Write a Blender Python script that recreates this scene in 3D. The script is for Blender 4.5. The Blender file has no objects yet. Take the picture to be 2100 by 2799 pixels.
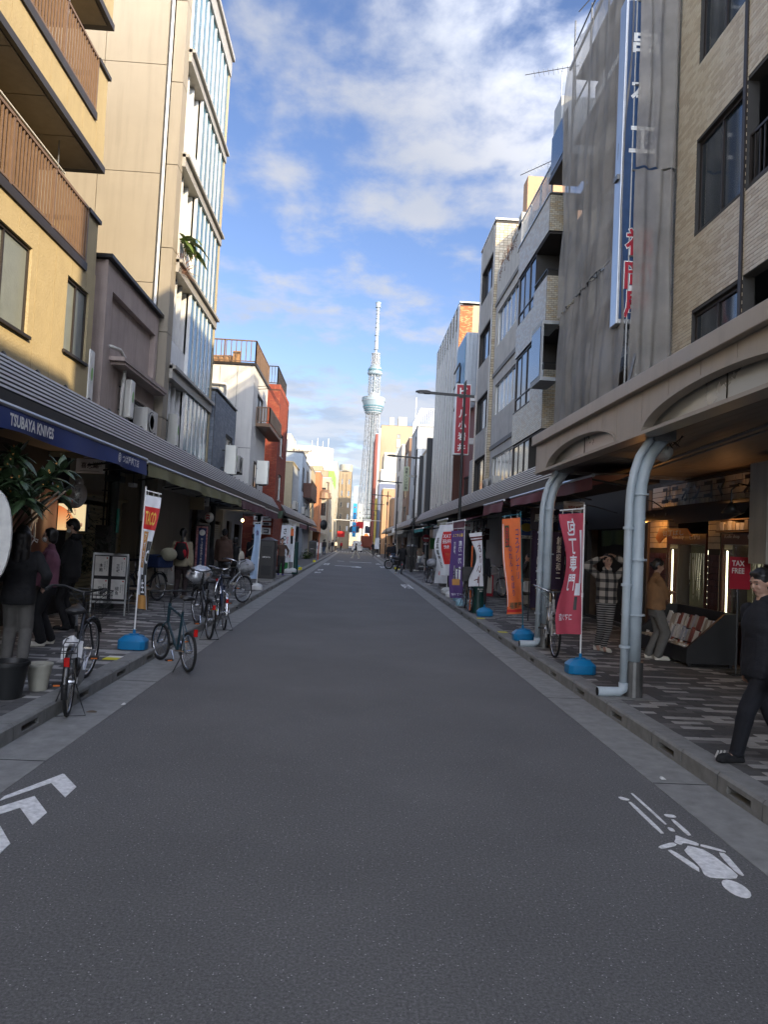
import bpy, bmesh, math, random
from mathutils import Vector, Matrix, noise
R = math.radians
rnd = random.Random(7)
sc = bpy.context.scene
col = sc.collection

# ------------------------------------------------------------ camera
cam = bpy.data.cameras.new('camera'); co = bpy.data.objects.new('camera', cam); col.objects.link(co)
cam.sensor_fit = 'VERTICAL'; cam.sensor_height = 36.0; cam.lens = 36.0 * 1960.0 / 2799.0
cam.clip_start = 0.05; cam.clip_end = 6000
YAW, PITCH, ROLL, EYE = 2.2745, 2.4951, 2.8, 1.75
_m = Matrix.Rotation(R(-YAW), 3, 'Z') @ Matrix.Rotation(R(90 + PITCH), 3, 'X') @ Matrix.Rotation(R(ROLL), 3, 'Z')
co.matrix_world = Matrix.Translation((0, 0, EYE)) @ _m.to_4x4()
sc.camera = co
# ------------------------------------------------------------ sky, sun, exposure
SUN_EL, SUN_AZ = 24.0, 140.0      # azimuth clockwise from +Y (the street)
w = bpy.data.worlds.new('World'); sc.world = w; w.use_nodes = True
def build_world():
    nt = w.node_tree; N = nt.nodes; L = nt.links; N.clear()
    out = N.new('ShaderNodeOutputWorld'); bg = N.new('ShaderNodeBackground'); bg.inputs['Strength'].default_value = 0.15
    sky = N.new('ShaderNodeTexSky'); sky.sky_type = 'NISHITA'; sky.sun_disc = False
    sky.sun_elevation = R(SUN_EL); sky.sun_rotation = R(SUN_AZ)
    sky.air_density = 1.0; sky.dust_density = 0.4; sky.ozone_density = 2.2
    tc = N.new('ShaderNodeTexCoord'); sep = N.new('ShaderNodeSeparateXYZ'); L.new(tc.outputs['Generated'], sep.inputs[0])
    def M(op, a, b=None, c=None, clamp=False):
        n = N.new('ShaderNodeMath'); n.operation = op; n.use_clamp = clamp
        for i, v in enumerate((a, b, c)):
            if v is None: continue
            if isinstance(v, (int, float)): n.inputs[i].default_value = v
            else: L.new(v, n.inputs[i])
        return n.outputs[0]
    z = M('MAXIMUM', sep.outputs[2], 0.0)
    d = M('ADD', z, 0.10)
    px = M('DIVIDE', sep.outputs[0], d); py = M('DIVIDE', sep.outputs[1], d)
    cb = N.new('ShaderNodeCombineXYZ'); L.new(px, cb.inputs[0]); L.new(py, cb.inputs[1])
    def noise_(scale, det, rough, off, sx=1.0, dist=0.0):
        mp = N.new('ShaderNodeMapping'); mp.inputs['Location'].default_value = off; mp.inputs['Scale'].default_value = (sx, 1, 1)
        L.new(cb.outputs[0], mp.inputs[0])
        n = N.new('ShaderNodeTexNoise'); n.inputs['Scale'].default_value = scale; n.inputs['Detail'].default_value = det
        n.inputs['Roughness'].default_value = rough; n.inputs['Distortion'].default_value = dist
        L.new(mp.outputs[0], n.inputs['Vector']); return n.outputs[0]
    big = noise_(1.1, 3, .5, CL_OFF[0])
    med = noise_(4.6, 8, .56, CL_OFF[1], 1.15, .12)
    def SS(v, a, b, lo=0., hi=1.):
        n = N.new('ShaderNodeMapRange'); n.interpolation_type = 'SMOOTHSTEP'; L.new(v, n.inputs[0])
        n.inputs[1].default_value = a; n.inputs[2].default_value = b; n.inputs[3].default_value = lo; n.inputs[4].default_value = hi; return n.outputs[0]
    # cover by elevation: cloud deck high up, thin streaks below it, a grey bank low down
    hi_band = M('MULTIPLY', SS(z, .375, .43), SS(z, .54, .66, 1, .35))
    mid_band = M('MULTIPLY', SS(z, .25, .29), SS(z, .33, .37, 1, 0))
    low_band = SS(z, .19, .26, 1, 0)
    cover = M('ADD', M('MULTIPLY', hi_band, .135), M('ADD', M('MULTIPLY', mid_band, .075), M('MULTIPLY', low_band, .25)))
    dens = M('ADD', M('ADD', M('MULTIPLY', med, .62), M('MULTIPLY', big, .38)), cover)
    fac = SS(dens, .54, .75)
    fac = M('MULTIPLY', fac, .80)
    # cloud colour: bright tops, blue-grey thick parts near the horizon
    shade = noise_(2.1, 5, .55, CL_OFF[2])
    thick = M('MULTIPLY', SS(shade, .40, .62), SS(z, .14, .40, 1, .25))
    cr = N.new('ShaderNodeMix'); cr.data_type = 'RGBA'; L.new(thick, cr.inputs[0])
    cr.inputs[6].default_value = (1.26, 1.27, 1.32, 1); cr.inputs[7].default_value = (.80, .94, 1.16, 1)
    # clouds scatter the sun forward: the nearer the sun they stand, the brighter they are
    dp = N.new('ShaderNodeVectorMath'); dp.operation = 'DOT_PRODUCT'; L.new(tc.outputs['Generated'], dp.inputs[0])
    dp.inputs[1].default_value = (math.sin(R(SUN_AZ))*math.cos(R(SUN_EL)), math.cos(R(SUN_AZ))*math.cos(R(SUN_EL)), math.sin(R(SUN_EL)))
    ph = M('ADD', 1.0, M('MULTIPLY', SS(dp.outputs['Value'], -.42, .95), 16.0))
    cv = N.new('ShaderNodeVectorMath'); cv.operation = 'SCALE'; L.new(cr.outputs[2], cv.inputs[0]); L.new(ph, cv.inputs['Scale'])
    hs = N.new('ShaderNodeHueSaturation'); hs.inputs['Saturation'].default_value = 1.08; hs.inputs['Value'].default_value = .40
    L.new(sky.outputs[0], hs.inputs['Color'])
    tn = N.new('ShaderNodeMix'); tn.data_type = 'RGBA'; tn.blend_type = 'MULTIPLY'; tn.inputs[0].default_value = 1; L.new(hs.outputs[0], tn.inputs[6]); tn.inputs[7].default_value = (1.0, .88, .96, 1)
    mx = N.new('ShaderNodeMix'); mx.data_type = 'RGBA'; L.new(fac, mx.inputs[0]); L.new(tn.outputs[2], mx.inputs[6]); L.new(cv.outputs[0], mx.inputs[7])
    L.new(mx.outputs[2], bg.inputs[0]); L.new(bg.outputs[0], out.inputs[0])
CL_OFF = [(3.1, 1.7, 0), (0.4, 5.2, 0), (7.7, 2.2, 0)]
build_world()
sl = bpy.data.lights.new('sun', 'SUN'); sl.energy = 2.0; sl.angle = R(.55); sl.color = (1.0, .80, .52)
so = bpy.data.objects.new('sun', sl); col.objects.link(so); so.location = (60, -70, 40)
sdir = Vector((math.sin(R(SUN_AZ)) * math.cos(R(SUN_EL)), math.cos(R(SUN_AZ)) * math.cos(R(SUN_EL)), math.sin(R(SUN_EL))))
so.rotation_euler = sdir.to_track_quat('Z', 'Y').to_euler()
sc.view_settings.view_transform = 'Standard'; sc.view_settings.look = 'None'; sc.view_settings.gamma = 1
sc.view_settings.use_curve_mapping = False
sc.view_settings.exposure = 2.02
sc.render.engine = 'CYCLES'
sc.cycles.max_bounces = 8; sc.cycles.diffuse_bounces = 4; sc.cycles.glossy_bounces = 3; sc.cycles.transparent_max_bounces = 12
sc.cycles.caustics_reflective = False; sc.cycles.caustics_refractive = False
sc.cycles.use_denoising = True
sc.cycles.sample_clamp_indirect = 6

# ------------------------------------------------------------ materials
_mc = {}
def mat(name, c, rough=.7, metal=0, var=.12, scale=6., bump=0., bscale=60., streak=0., emit=None, alpha=None, spec=.5, coat=0, tint=None, trans=0):
    """procedural surface: base colour broken by noise, optional vertical weather streaks and fine relief"""
    if name in _mc: return _mc[name]
    m = bpy.data.materials.new(name); m.use_nodes = True; nt = m.node_tree; N = nt.nodes; L = nt.links
    b = N['Principled BSDF']; b.inputs['Roughness'].default_value = rough; b.inputs['Metallic'].default_value = metal
    b.inputs['Specular IOR Level'].default_value = spec
    if coat: b.inputs['Coat Weight'].default_value = coat; b.inputs['Coat Roughness'].default_value = .15
    if trans: b.inputs['Transmission Weight'].default_value = trans
    c = tuple(c)
    tc = N.new('ShaderNodeTexCoord')
    no = N.new('ShaderNodeTexNoise'); no.inputs['Scale'].default_value = scale; no.inputs['Detail'].default_value = 6; no.inputs['Roughness'].default_value = .6
    L.new(tc.outputs['Object'], no.inputs['Vector'])
    mx = N.new('ShaderNodeMix'); mx.data_type = 'RGBA'
    mr = N.new('ShaderNodeMapRange'); mr.inputs[1].default_value = .3; mr.inputs[2].default_value = .7; L.new(no.outputs[0], mr.inputs[0]); L.new(mr.outputs[0], mx.inputs[0])
    c2 = tint if tint else tuple(min(1, x * (1 + var)) for x in c)
    mx.inputs[6].default_value = tuple(x * (1 - var) for x in c) + (1,); mx.inputs[7].default_value = tuple(c2) + (1,)
    outc = mx.outputs[2]
    if streak:
        mp = N.new('ShaderNodeMapping'); mp.inputs['Scale'].default_value = (3.2, 3.2, .22); L.new(tc.outputs['Object'], mp.inputs[0])
        n2 = N.new('ShaderNodeTexNoise'); n2.inputs['Scale'].default_value = 1.6; n2.inputs['Detail'].default_value = 7; n2.inputs['Roughness'].default_value = .65
        L.new(mp.outputs[0], n2.inputs['Vector'])
        r2 = N.new('ShaderNodeMapRange'); r2.inputs[1].default_value = .48; r2.inputs[2].default_value = .78; r2.inputs[4].default_value = streak; L.new(n2.outputs[0], r2.inputs[0])
        m2 = N.new('ShaderNodeMix'); m2.data_type = 'RGBA'; L.new(r2.outputs[0], m2.inputs[0]); L.new(outc, m2.inputs[6]); m2.inputs[7].default_value = tuple(x * .42 for x in c) + (1,)
        outc = m2.outputs[2]
    L.new(outc, b.inputs['Base Color'])
    if bump:
        n3 = N.new('ShaderNodeTexNoise'); n3.inputs['Scale'].default_value = bscale; n3.inputs['Detail'].default_value = 4; L.new(tc.outputs['Object'], n3.inputs['Vector'])
        bp = N.new('ShaderNodeBump'); bp.inputs['Strength'].default_value = min(1, bump); bp.inputs['Distance'].default_value = .01; L.new(n3.outputs[0], bp.inputs['Height']); L.new(bp.outputs[0], b.inputs['Normal'])
    rr = N.new('ShaderNodeMapRange'); rr.inputs[3].default_value = max(.02, rough - .12); rr.inputs[4].default_value = min(1, rough + .1); L.new(no.outputs[0], rr.inputs[0]); L.new(rr.outputs[0], b.inputs['Roughness'])
    if emit: b.inputs['Emission Color'].default_value = tuple(emit[:3]) + (1,); b.inputs['Emission Strength'].default_value = emit[3]
    if alpha is not None: b.inputs['Alpha'].default_value = alpha
    _mc[name] = m; return m
def flat(name, c, rough=.6, **k): return mat(name, c, rough, var=k.pop('var', .05), **k)

def asphalt():
    m = bpy.data.materials.new('asphalt'); m.use_nodes = True; N = m.node_tree.nodes; L = m.node_tree.links; b = N['Principled BSDF']
    tc = N.new('ShaderNodeTexCoord')
    def no(s, d=4, r=.6):
        n = N.new('ShaderNodeTexNoise'); n.inputs['Scale'].default_value = s; n.inputs['Detail'].default_value = d; n.inputs['Roughness'].default_value = r; L.new(tc.outputs['Object'], n.inputs['Vector']); return n.outputs[0]
    r = N.new('ShaderNodeValToRGB'); L.new(no(70, 5, .85), r.inputs[0])
    e = r.color_ramp.elements; e[0].position = .30; e[0].color = (.045, .045, .047, 1); e[1].position = .72; e[1].color = (.24, .24, .245, 1)
    e2 = r.color_ramp.elements.new(.52); e2.color = (.130, .129, .126, 1)
    # bright stone specks
    vo = N.new('ShaderNodeTexVoronoi'); vo.inputs['Scale'].default_value = 80; L.new(tc.outputs['Object'], vo.inputs['Vector'])
    wn = N.new('ShaderNodeSeparateColor'); L.new(vo.outputs['Color'], wn.inputs[0])
    s1 = N.new('ShaderNodeMath'); s1.operation = 'GREATER_THAN'; s1.inputs[1].default_value = .935; L.new(wn.outputs[0], s1.inputs[0])
    s2 = N.new('ShaderNodeMath'); s2.operation = 'LESS_THAN'; s2.inputs[1].default_value = .26; L.new(vo.outputs['Distance'], s2.inputs[0])
    s3 = N.new('ShaderNodeMath'); s3.operation = 'MULTIPLY'; L.new(s1.outputs[0], s3.inputs[0]); L.new(s2.outputs[0], s3.inputs[1])
    mx = N.new('ShaderNodeMix'); mx.data_type = 'RGBA'; L.new(s3.outputs[0], mx.inputs[0]); L.new(r.outputs[0], mx.inputs[6]); mx.inputs[7].default_value = (.42, .42, .41, 1)
    big = N.new('ShaderNodeMapRange'); big.inputs[1].default_value = .3; big.inputs[2].default_value = .7; big.inputs[3].default_value = .86; big.inputs[4].default_value = 1.14; L.new(no(.55, 5), big.inputs[0])
    m2 = N.new('ShaderNodeMix'); m2.data_type = 'RGBA'; m2.blend_type = 'MULTIPLY'; m2.inputs[0].default_value = 1; L.new(mx.outputs[2], m2.inputs[6]); L.new(big.outputs[0], m2.inputs[7])
    L.new(m2.outputs[2], b.inputs['Base Color']); b.inputs['Roughness'].default_value = .82
    bp = N.new('ShaderNodeBump'); bp.inputs['Strength'].default_value = .55; bp.inputs['Distance'].default_value = .006; L.new(no(150, 3, .7), bp.inputs['Height']); L.new(bp.outputs[0], b.inputs['Normal'])
    return m
M = dict(
 asphalt=asphalt(),
 paint=mat('road_paint', (.80, .81, .80), .6, var=.26, scale=26, bump=.4, bscale=120),
 gutter=mat('gutter_concrete', (.25,.25,.24), .85, var=.22, scale=7, bump=.35, bscale=90),
 kerb=mat('kerb_concrete', (.23,.23,.22), .85, var=.2, scale=9, bump=.3, bscale=80),
 slot=flat('slot_black', (.008, .008, .008), .9),
 pd=mat('paver_dark', (.085,.082,.080), .8, var=.18, scale=14, bump=.2),
 pm=mat('paver_mid', (.14,.133,.127), .8, var=.18, scale=14, bump=.2),
 pl=mat('paver_light', (.36,.345,.325), .8, var=.14, scale=14, bump=.2),
 black=mat('black_metal', (.012, .013, .014), .45, var=.2),
 blackp=mat('black_plastic', (.014, .014, .015), .5, var=.2),
 chrome=mat('chrome', (.62, .63, .65), .22, 1, var=.05),
 alu=mat('aluminium', (.48, .49, .50), .38, 1, var=.08),
 rubber=mat('rubber', (.013, .013, .013), .8, var=.2),
 white=mat('white_paint', (.72, .73, .72), .5, var=.05, streak=.25),
 whitep=mat('white_plastic', (.74, .74, .72), .4, var=.04),
 pipe=mat('pale_blue_pipe', (.43,.50,.545), .42, var=.06, streak=.15),
 steel=mat('dull_steel', (.19, .19, .185), .45, .7, var=.2, streak=.3),
 glass=mat('window_glass', (.020, .028, .034), .06, 0, var=.3, scale=.6, spec=1.0),
 glassb=mat('blue_glass', (.10, .19, .235), .07, 0, var=.25, scale=.5, spec=1.0),
 frost=mat('frosted_glass', (.20, .225, .21), .35, 0, var=.1, spec=.8, bump=.3, bscale=40),
 dframe=mat('dark_bronze_frame', (.035, .028, .024), .45, .3, var=.1),
 aframe=mat('aluminium_frame', (.42, .43, .43), .4, .8, var=.06),
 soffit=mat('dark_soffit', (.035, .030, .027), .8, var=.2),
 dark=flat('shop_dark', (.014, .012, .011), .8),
 brown=mat('brown_metal', (.20,.125,.075), .5, .2, var=.12),
 ac=mat('ac_unit_beige', (.50, .49, .45), .5, var=.05, streak=.25),
 skin=mat('skin', (.42, .25, .18), .5, var=.06, scale=20),
 hair=mat('black_hair', (.010, .009, .009), .45, var=.3, scale=60),
 wood=mat('weathered_wood', (.16, .12, .085), .8, var=.3, scale=12, bump=.3),
 leaf=mat('loquat_leaf', (.040, .070, .030), .38, var=.35, scale=5, spec=.6),
)
# ------------------------------------------------------------ mesh builder
class MB:
    def __init__(s): s.v = []; s.f = []; s.mi = []; s.cur = 0
    def add(s, vs, fs):
        o = len(s.v); s.v.extend(vs); s.f.extend([tuple(i + o for i in f) for f in fs]); s.mi.extend([s.cur] * len(fs)); return s
    def box(s, x0, x1, y0, y1, z0, z1):
        if x0 > x1: x0, x1 = x1, x0
        if y0 > y1: y0, y1 = y1, y0
        if z0 > z1: z0, z1 = z1, z0
        return s.add([(x0,y0,z0),(x1,y0,z0),(x1,y1,z0),(x0,y1,z0),(x0,y0,z1),(x1,y0,z1),(x1,y1,z1),(x0,y1,z1)],
            [(3,2,1,0),(4,5,6,7),(0,1,5,4),(1,2,6,5),(2,3,7,6),(3,0,4,7)])
    def obox(s, c, sz, m=None):
        m = m or Matrix.Identity(3); c = Vector(c); h = Vector(sz) / 2; vs = []
        for z in (-1, 1):
            for x, y in ((-1,-1),(1,-1),(1,1),(-1,1)): vs.append(tuple(c + m @ Vector((x*h.x, y*h.y, z*h.z))))
        return s.add(vs, [(3,2,1,0),(4,5,6,7),(0,1,5,4),(1,2,6,5),(2,3,7,6),(3,0,4,7)])
    def bar(s, a, b, w, h, up=(0,0,1)):
        a = Vector(a); b = Vector(b); d = (b - a); l = d.length; d.normalize(); u = Vector(up); x = d.cross(u)
        if x.length < 1e-4: x = d.cross(Vector((0,1,0)))
        x.normalize(); z = x.cross(d); m = Matrix((x, d, z)).transposed(); return s.obox((a + b) / 2, (w, l, h), m)
    def cyl(s, a, b, r0, r1=None, n=8, cap=True):
        r1 = r0 if r1 is None else r1; a = Vector(a); b = Vector(b); d = (b - a).normalized()
        x = d.orthogonal().normalized(); y = d.cross(x); vs = []
        for p, r in ((a, r0), (b, r1)):
            for i in range(n):
                t = 2 * math.pi * i / n; vs.append(tuple(p + x * (r * math.cos(t)) + y * (r * math.sin(t))))
        fs = [(i, (i+1) % n, n + (i+1) % n, n + i) for i in range(n)]
        if cap: fs += [tuple(range(n-1, -1, -1)), tuple(range(n, 2*n))]
        return s.add(vs, fs)
    def tube(s, pts, r, n=6, closed=False, rs=None):
        pts = [Vector(p) for p in pts]; k = len(pts); vs = []; prev = None
        for i, p in enumerate(pts):
            if closed: d = pts[(i+1) % k] - pts[i-1]
            else: d = pts[min(i+1, k-1)] - pts[max(i-1, 0)]
            d.normalize()
            x = (prev - d * prev.dot(d)) if prev is not None else d.orthogonal()
            if x.length < 1e-5: x = d.orthogonal()
            x.normalize(); prev = x; y = d.cross(x); rr = rs[i] if rs else r
            for j in range(n):
                t = 2*math.pi*j/n; vs.append(tuple(p + x*(rr*math.cos(t)) + y*(rr*math.sin(t))))
        fs = []
        for i in range(k if closed else k-1):
            a = i*n; b = ((i+1) % k)*n
            for j in range(n): fs.append((a+j, a+(j+1) % n, b+(j+1) % n, b+j))
        if not closed: fs += [tuple(range(n-1, -1, -1)), tuple(range((k-1)*n, k*n))]
        return s.add(vs, fs)
    def lathe(s, prof, c=(0,0,0), n=16, axis='Z'):
        vs = []; k = len(prof)
        for r, z in prof:
            for j in range(n):
                t = 2*math.pi*j/n; p = (r*math.cos(t), r*math.sin(t), z)
                if axis == 'Y': p = (p[0], p[2], p[1])
                if axis == 'X': p = (p[2], p[0], p[1])
                vs.append((c[0]+p[0], c[1]+p[1], c[2]+p[2]))
        fs = [(i*n+j, i*n+(j+1) % n, (i+1)*n+(j+1) % n, (i+1)*n+j) for i in range(k-1) for j in range(n)]
        fs += [tuple(range(n-1, -1, -1)), tuple(range((k-1)*n, k*n))]
        return s.add(vs, fs)
    def ell(s, c, r, m=None, nu=12, nv=8):
        c = Vector(c); m = m or Matrix.Identity(3); vs = [tuple(c + m @ Vector((0,0,-r[2])))]
        for i in range(1, nv):
            ph = math.pi*i/nv - math.pi/2
            for j in range(nu):
                t = 2*math.pi*j/nu; vs.append(tuple(c + m @ Vector((r[0]*math.cos(ph)*math.cos(t), r[1]*math.cos(ph)*math.sin(t), r[2]*math.sin(ph)))))
        vs.append(tuple(c + m @ Vector((0,0,r[2])))); e = len(vs)-1
        fs = [(0, 1+(j+1) % nu, 1+j) for j in range(nu)]
        for i in range(nv-2):
            for j in range(nu): a = 1+i*nu; fs.append((a+j, a+(j+1) % nu, a+nu+(j+1) % nu, a+nu+j))
        a = 1+(nv-2)*nu; fs += [(a+j, a+(j+1) % nu, e) for j in range(nu)]
        return s.add(vs, fs)
    def prism(s, pts, a, b, plane='XY'):
        """extrude a polygon given in a plane between coordinates a and b of the third axis"""
        n = len(pts); vs = []
        for h in (a, b):
            for p in pts:
                vs.append({'XY': (p[0],p[1],h), 'XZ': (p[0],h,p[1]), 'YZ': (h,p[0],p[1])}[plane])
        return s.add(vs, [tuple(range(n-1,-1,-1)), tuple(range(n, 2*n))] + [(i, (i+1) % n, n+(i+1) % n, n+i) for i in range(n)])
    def sheet(s, fn, nu, nv, thick=None):
        vs = [tuple(fn(i/nu, j/nv)) for j in range(nv+1) for i in range(nu+1)]
        return s.add(vs, [(j*(nu+1)+i, j*(nu+1)+i+1, (j+1)*(nu+1)+i+1, (j+1)*(nu+1)+i) for j in range(nv) for i in range(nu)])
    def xf(s, m):
        s.v = [tuple(m @ Vector(p)) for p in s.v]; return s
    def build(s, name, m, parent=None, world=True, smooth=False, bevel=0, **tags):
        me = bpy.data.meshes.new(name)
        o = bpy.data.objects.new(name, me); off = Vector((0,0,0))
        if parent is not None:
            o.parent = parent
            if world:
                q = parent
                while q is not None: off += q.location; q = q.parent
        vs = [(a-off.x, b-off.y, c-off.z) for a, b, c in s.v] if off.length else s.v
        me.from_pydata(vs, [], s.f)
        ms = m if isinstance(m, (list, tuple)) else [m]
        for k in ms: me.materials.append((M.get(k) or _mc[k]) if isinstance(k, str) else k)
        if len(ms) > 1: me.polygons.foreach_set('material_index', s.mi)
        if smooth: me.polygons.foreach_set('use_smooth', [True]*len(me.polygons))
        me.validate(); me.update()
        bm = bmesh.new(); bm.from_mesh(me); bmesh.ops.recalc_face_normals(bm, faces=bm.faces); bm.to_mesh(me); bm.free()
        if bevel:
            bv = o.modifiers.new('bevel', 'BEVEL'); bv.width = bevel; bv.segments = 2; bv.limit_method = 'ANGLE'
        col.objects.link(o)
        for k, v in tags.items(): o[k] = v
        return o
def thing(name, label, cat, loc=(0,0,0), rotz=0, group=None):
    o = bpy.data.objects.new(name, None); col.objects.link(o); o.location = loc; o.rotation_euler = (0,0,rotz); o.empty_display_size = .2
    o['label'] = label; o['category'] = cat
    if group: o['group'] = group
    bpy.context.view_layer.update() if False else None
    return o
def tag(o, label, cat, group=None):
    o['label'] = label; o['category'] = cat
    if group: o['group'] = group
    return o
def struct(o): o['kind'] = 'structure'; return o
def smooth_angle(o, a=40):
    me = o.data; me.polygons.foreach_set('use_smooth', [True]*len(me.polygons))
    try: me.set_sharp_from_angle(angle=R(a))
    except Exception: pass
    return o
def copytree(o, parent=None):
    c = o.copy(); col.objects.link(c)
    if parent is not None: c.parent = parent
    for ch in list(o.children): copytree(ch, c)
    return c
# ------------------------------------------------------------ lettering
_tc = {}
_ts = bpy.data.scenes.new('workbench')
def tmpdg(o):
    '''evaluate one object alone in a scratch scene'''
    _ts.collection.objects.link(o); vl = _ts.view_layers[0]; vl.update(); return vl.depsgraph
def glyphs(body, bold=0., spacing=1.0, line=1.0, align='CENTER'):
    k = (body, bold, spacing, line, align)
    if k in _tc: return _tc[k]
    cu = bpy.data.curves.new('t', 'FONT'); cu.body = body; cu.offset = bold; cu.align_x = align; cu.space_character = spacing; cu.space_line = line; cu.resolution_u = 2
    o = bpy.data.objects.new('t', cu); dg = tmpdg(o)
    me = bpy.data.meshes.new_from_object(o.evaluated_get(dg))
    bm = bmesh.new(); bm.from_mesh(me); bmesh.ops.triangulate(bm, faces=bm.faces)
    vs = [tuple(v.co) for v in bm.verts]; fs = [tuple(v.index for v in f.verts) for f in bm.faces]; bm.free()
    bpy.data.objects.remove(o); bpy.data.curves.remove(cu); bpy.data.meshes.remove(me)
    if vs:
        x0 = min(v[0] for v in vs); x1 = max(v[0] for v in vs); y0 = min(v[1] for v in vs); y1 = max(v[1] for v in vs)
        vs = [((v[0]-x0)/(x1-x0+1e-9), (v[1]-y0)/(y1-y0+1e-9)) for v in vs]; asp = (x1-x0)/(y1-y0+1e-9)
    else: asp = 1
    _tc[k] = (vs, fs, asp); return _tc[k]
def text(body, o, u, v, W, H=None, parent=None, m='black', bold=.0, off=.005, world=True, name='lettering', line=1.0, fit=True):
    """flat lettering centred at o, running along u, upright along v, W wide and H high"""
    vs, fs, asp = glyphs(body, bold, 1.0, line)
    if not vs: return None
    if H is None: H = W / asp
    u = Vector(u).normalized(); v = Vector(v).normalized(); n = u.cross(v); o = Vector(o) + n*off; b = MB()
    b.add([tuple(o + u*((x-.5)*W) + v*((y-.5)*H)) for x, y in vs], fs)
    return b.build(name, m, parent, world)
def vtext(s): return '\n'.join(s)
XP, XN, YP, YN, ZP = (1,0,0), (-1,0,0), (0,1,0), (0,-1,0), (0,0,1)
ORD = ('first','second','third','fourth','fifth','sixth','seventh','eighth','ninth')
# ============================================================ SETTING: ground, road, kerbs, pavements
g = MB(); g.box(-700, 900, -120, 2600, -.6, -.03); struct(g.build('ground', mat('ground', (.12,.12,.115), .9, scale=.2)))
b = MB()
b.add([(-2.22,-30,0),(2.40,-30,0),(2.40,420,0),(-2.22,420,0)], [(0,1,2,3)])
road = struct(b.build('road', 'asphalt'))
# side streets that cut the pavements
b = MB(); b.add([(-40,32.6,.004),(-2.68,32.6,.004),(-2.68,36.2,.004),(-40,36.2,.004)], [(0,1,2,3)]); b.add([(2.84,46.2,.004),(40,46.2,.004),(40,50.6,.004),(2.84,50.6,.004)], [(0,1,2,3)])
struct(b.build('side_street', 'asphalt'))
def gutter(x0, x1, name):
    o = MB(); o.box(x0, x1, -30, 420, -.1, .004); q = struct(o.build(name, 'gutter'))
    for i in range(26):
        y = 2.47 + i * 3.05
        j = MB(); j.box(x0+.002, x1-.002, y, y+.012, .0045, .0055); j.build('expansion_joint', 'slot', q)
    return q
gutter(-2.68, -2.22, 'gutter'); gutter(2.40, 2.84, 'gutter')
# kerb stones: one block with a drain slot or plain, dropped end to end
def kerb_mesh(L, slot, sx):
    """stone profile along y, face towards the road at x=0, top back at x=sx*.2"""
    W = .205*sx; h = .146; ch = .02*sx; e = .006
    b = MB(); prof = [(0,-.05),(0,h-.022),(ch,h),(W,h),(W,-.05)]
    if not slot:
        b.prism([(p[0], p[1]) for p in prof], e, L-e, 'XZ'); return b
    s0, s1, z0, z1 = L*.5-.16, L*.5+.16, .035, .088
    b.prism(prof, e, s0, 'XZ'); b.prism(prof, s1, L-e, 'XZ')
    b.prism([(0,-.05),(0,z0),(W,z0),(W,-.05)], s0, s1, 'XZ')
    b.prism([(0,z1),(0,h-.022),(ch,h),(W,h),(W,z1)], s0, s1, 'XZ')
    b.prism([(.13*sx,z0),(.13*sx,z1),(W,z1),(W,z0)], s0, s1, 'XZ')
    return b
def kerb_run(x, sx, gaps, name):
    base = MB(); base.box(x+.012*sx, x+.19*sx, -12, 140, -.06, .02); root = struct(base.build(name, 'slot'))
    L = .6; protos = {}; y = -1.2; i = 0; n = 0; far = MB()
    while y < 200:
        if any(a-.01 < y+.3 < c for a, c in gaps): y += L; i += 1; continue
        slot = (i % 2 == 0)
        if n < 150:
            if slot not in protos: protos[slot] = kerb_mesh(L, slot, sx).build('kerb_stone', 'kerb', root, world=False); o = protos[slot]
            else: o = protos[slot].copy(); col.objects.link(o)
            o.location = (x, y, rnd.uniform(-.002, .002)); n += 1
        else:
            k = kerb_mesh(L, slot, sx); far.add([(p[0]+x, p[1]+y, p[2]) for p in k.v], k.f)
        y += L; i += 1
    f = far.build('kerb_stones', 'kerb', root); f['kind'] = 'stuff'
    return root
GL = [(32.4, 36.3)]; GR = [(45.8, 50.7)]
kerb_run(-2.68, -1, GL, 'kerb'); kerb_run(2.84, 1, GR, 'kerb')
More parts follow.
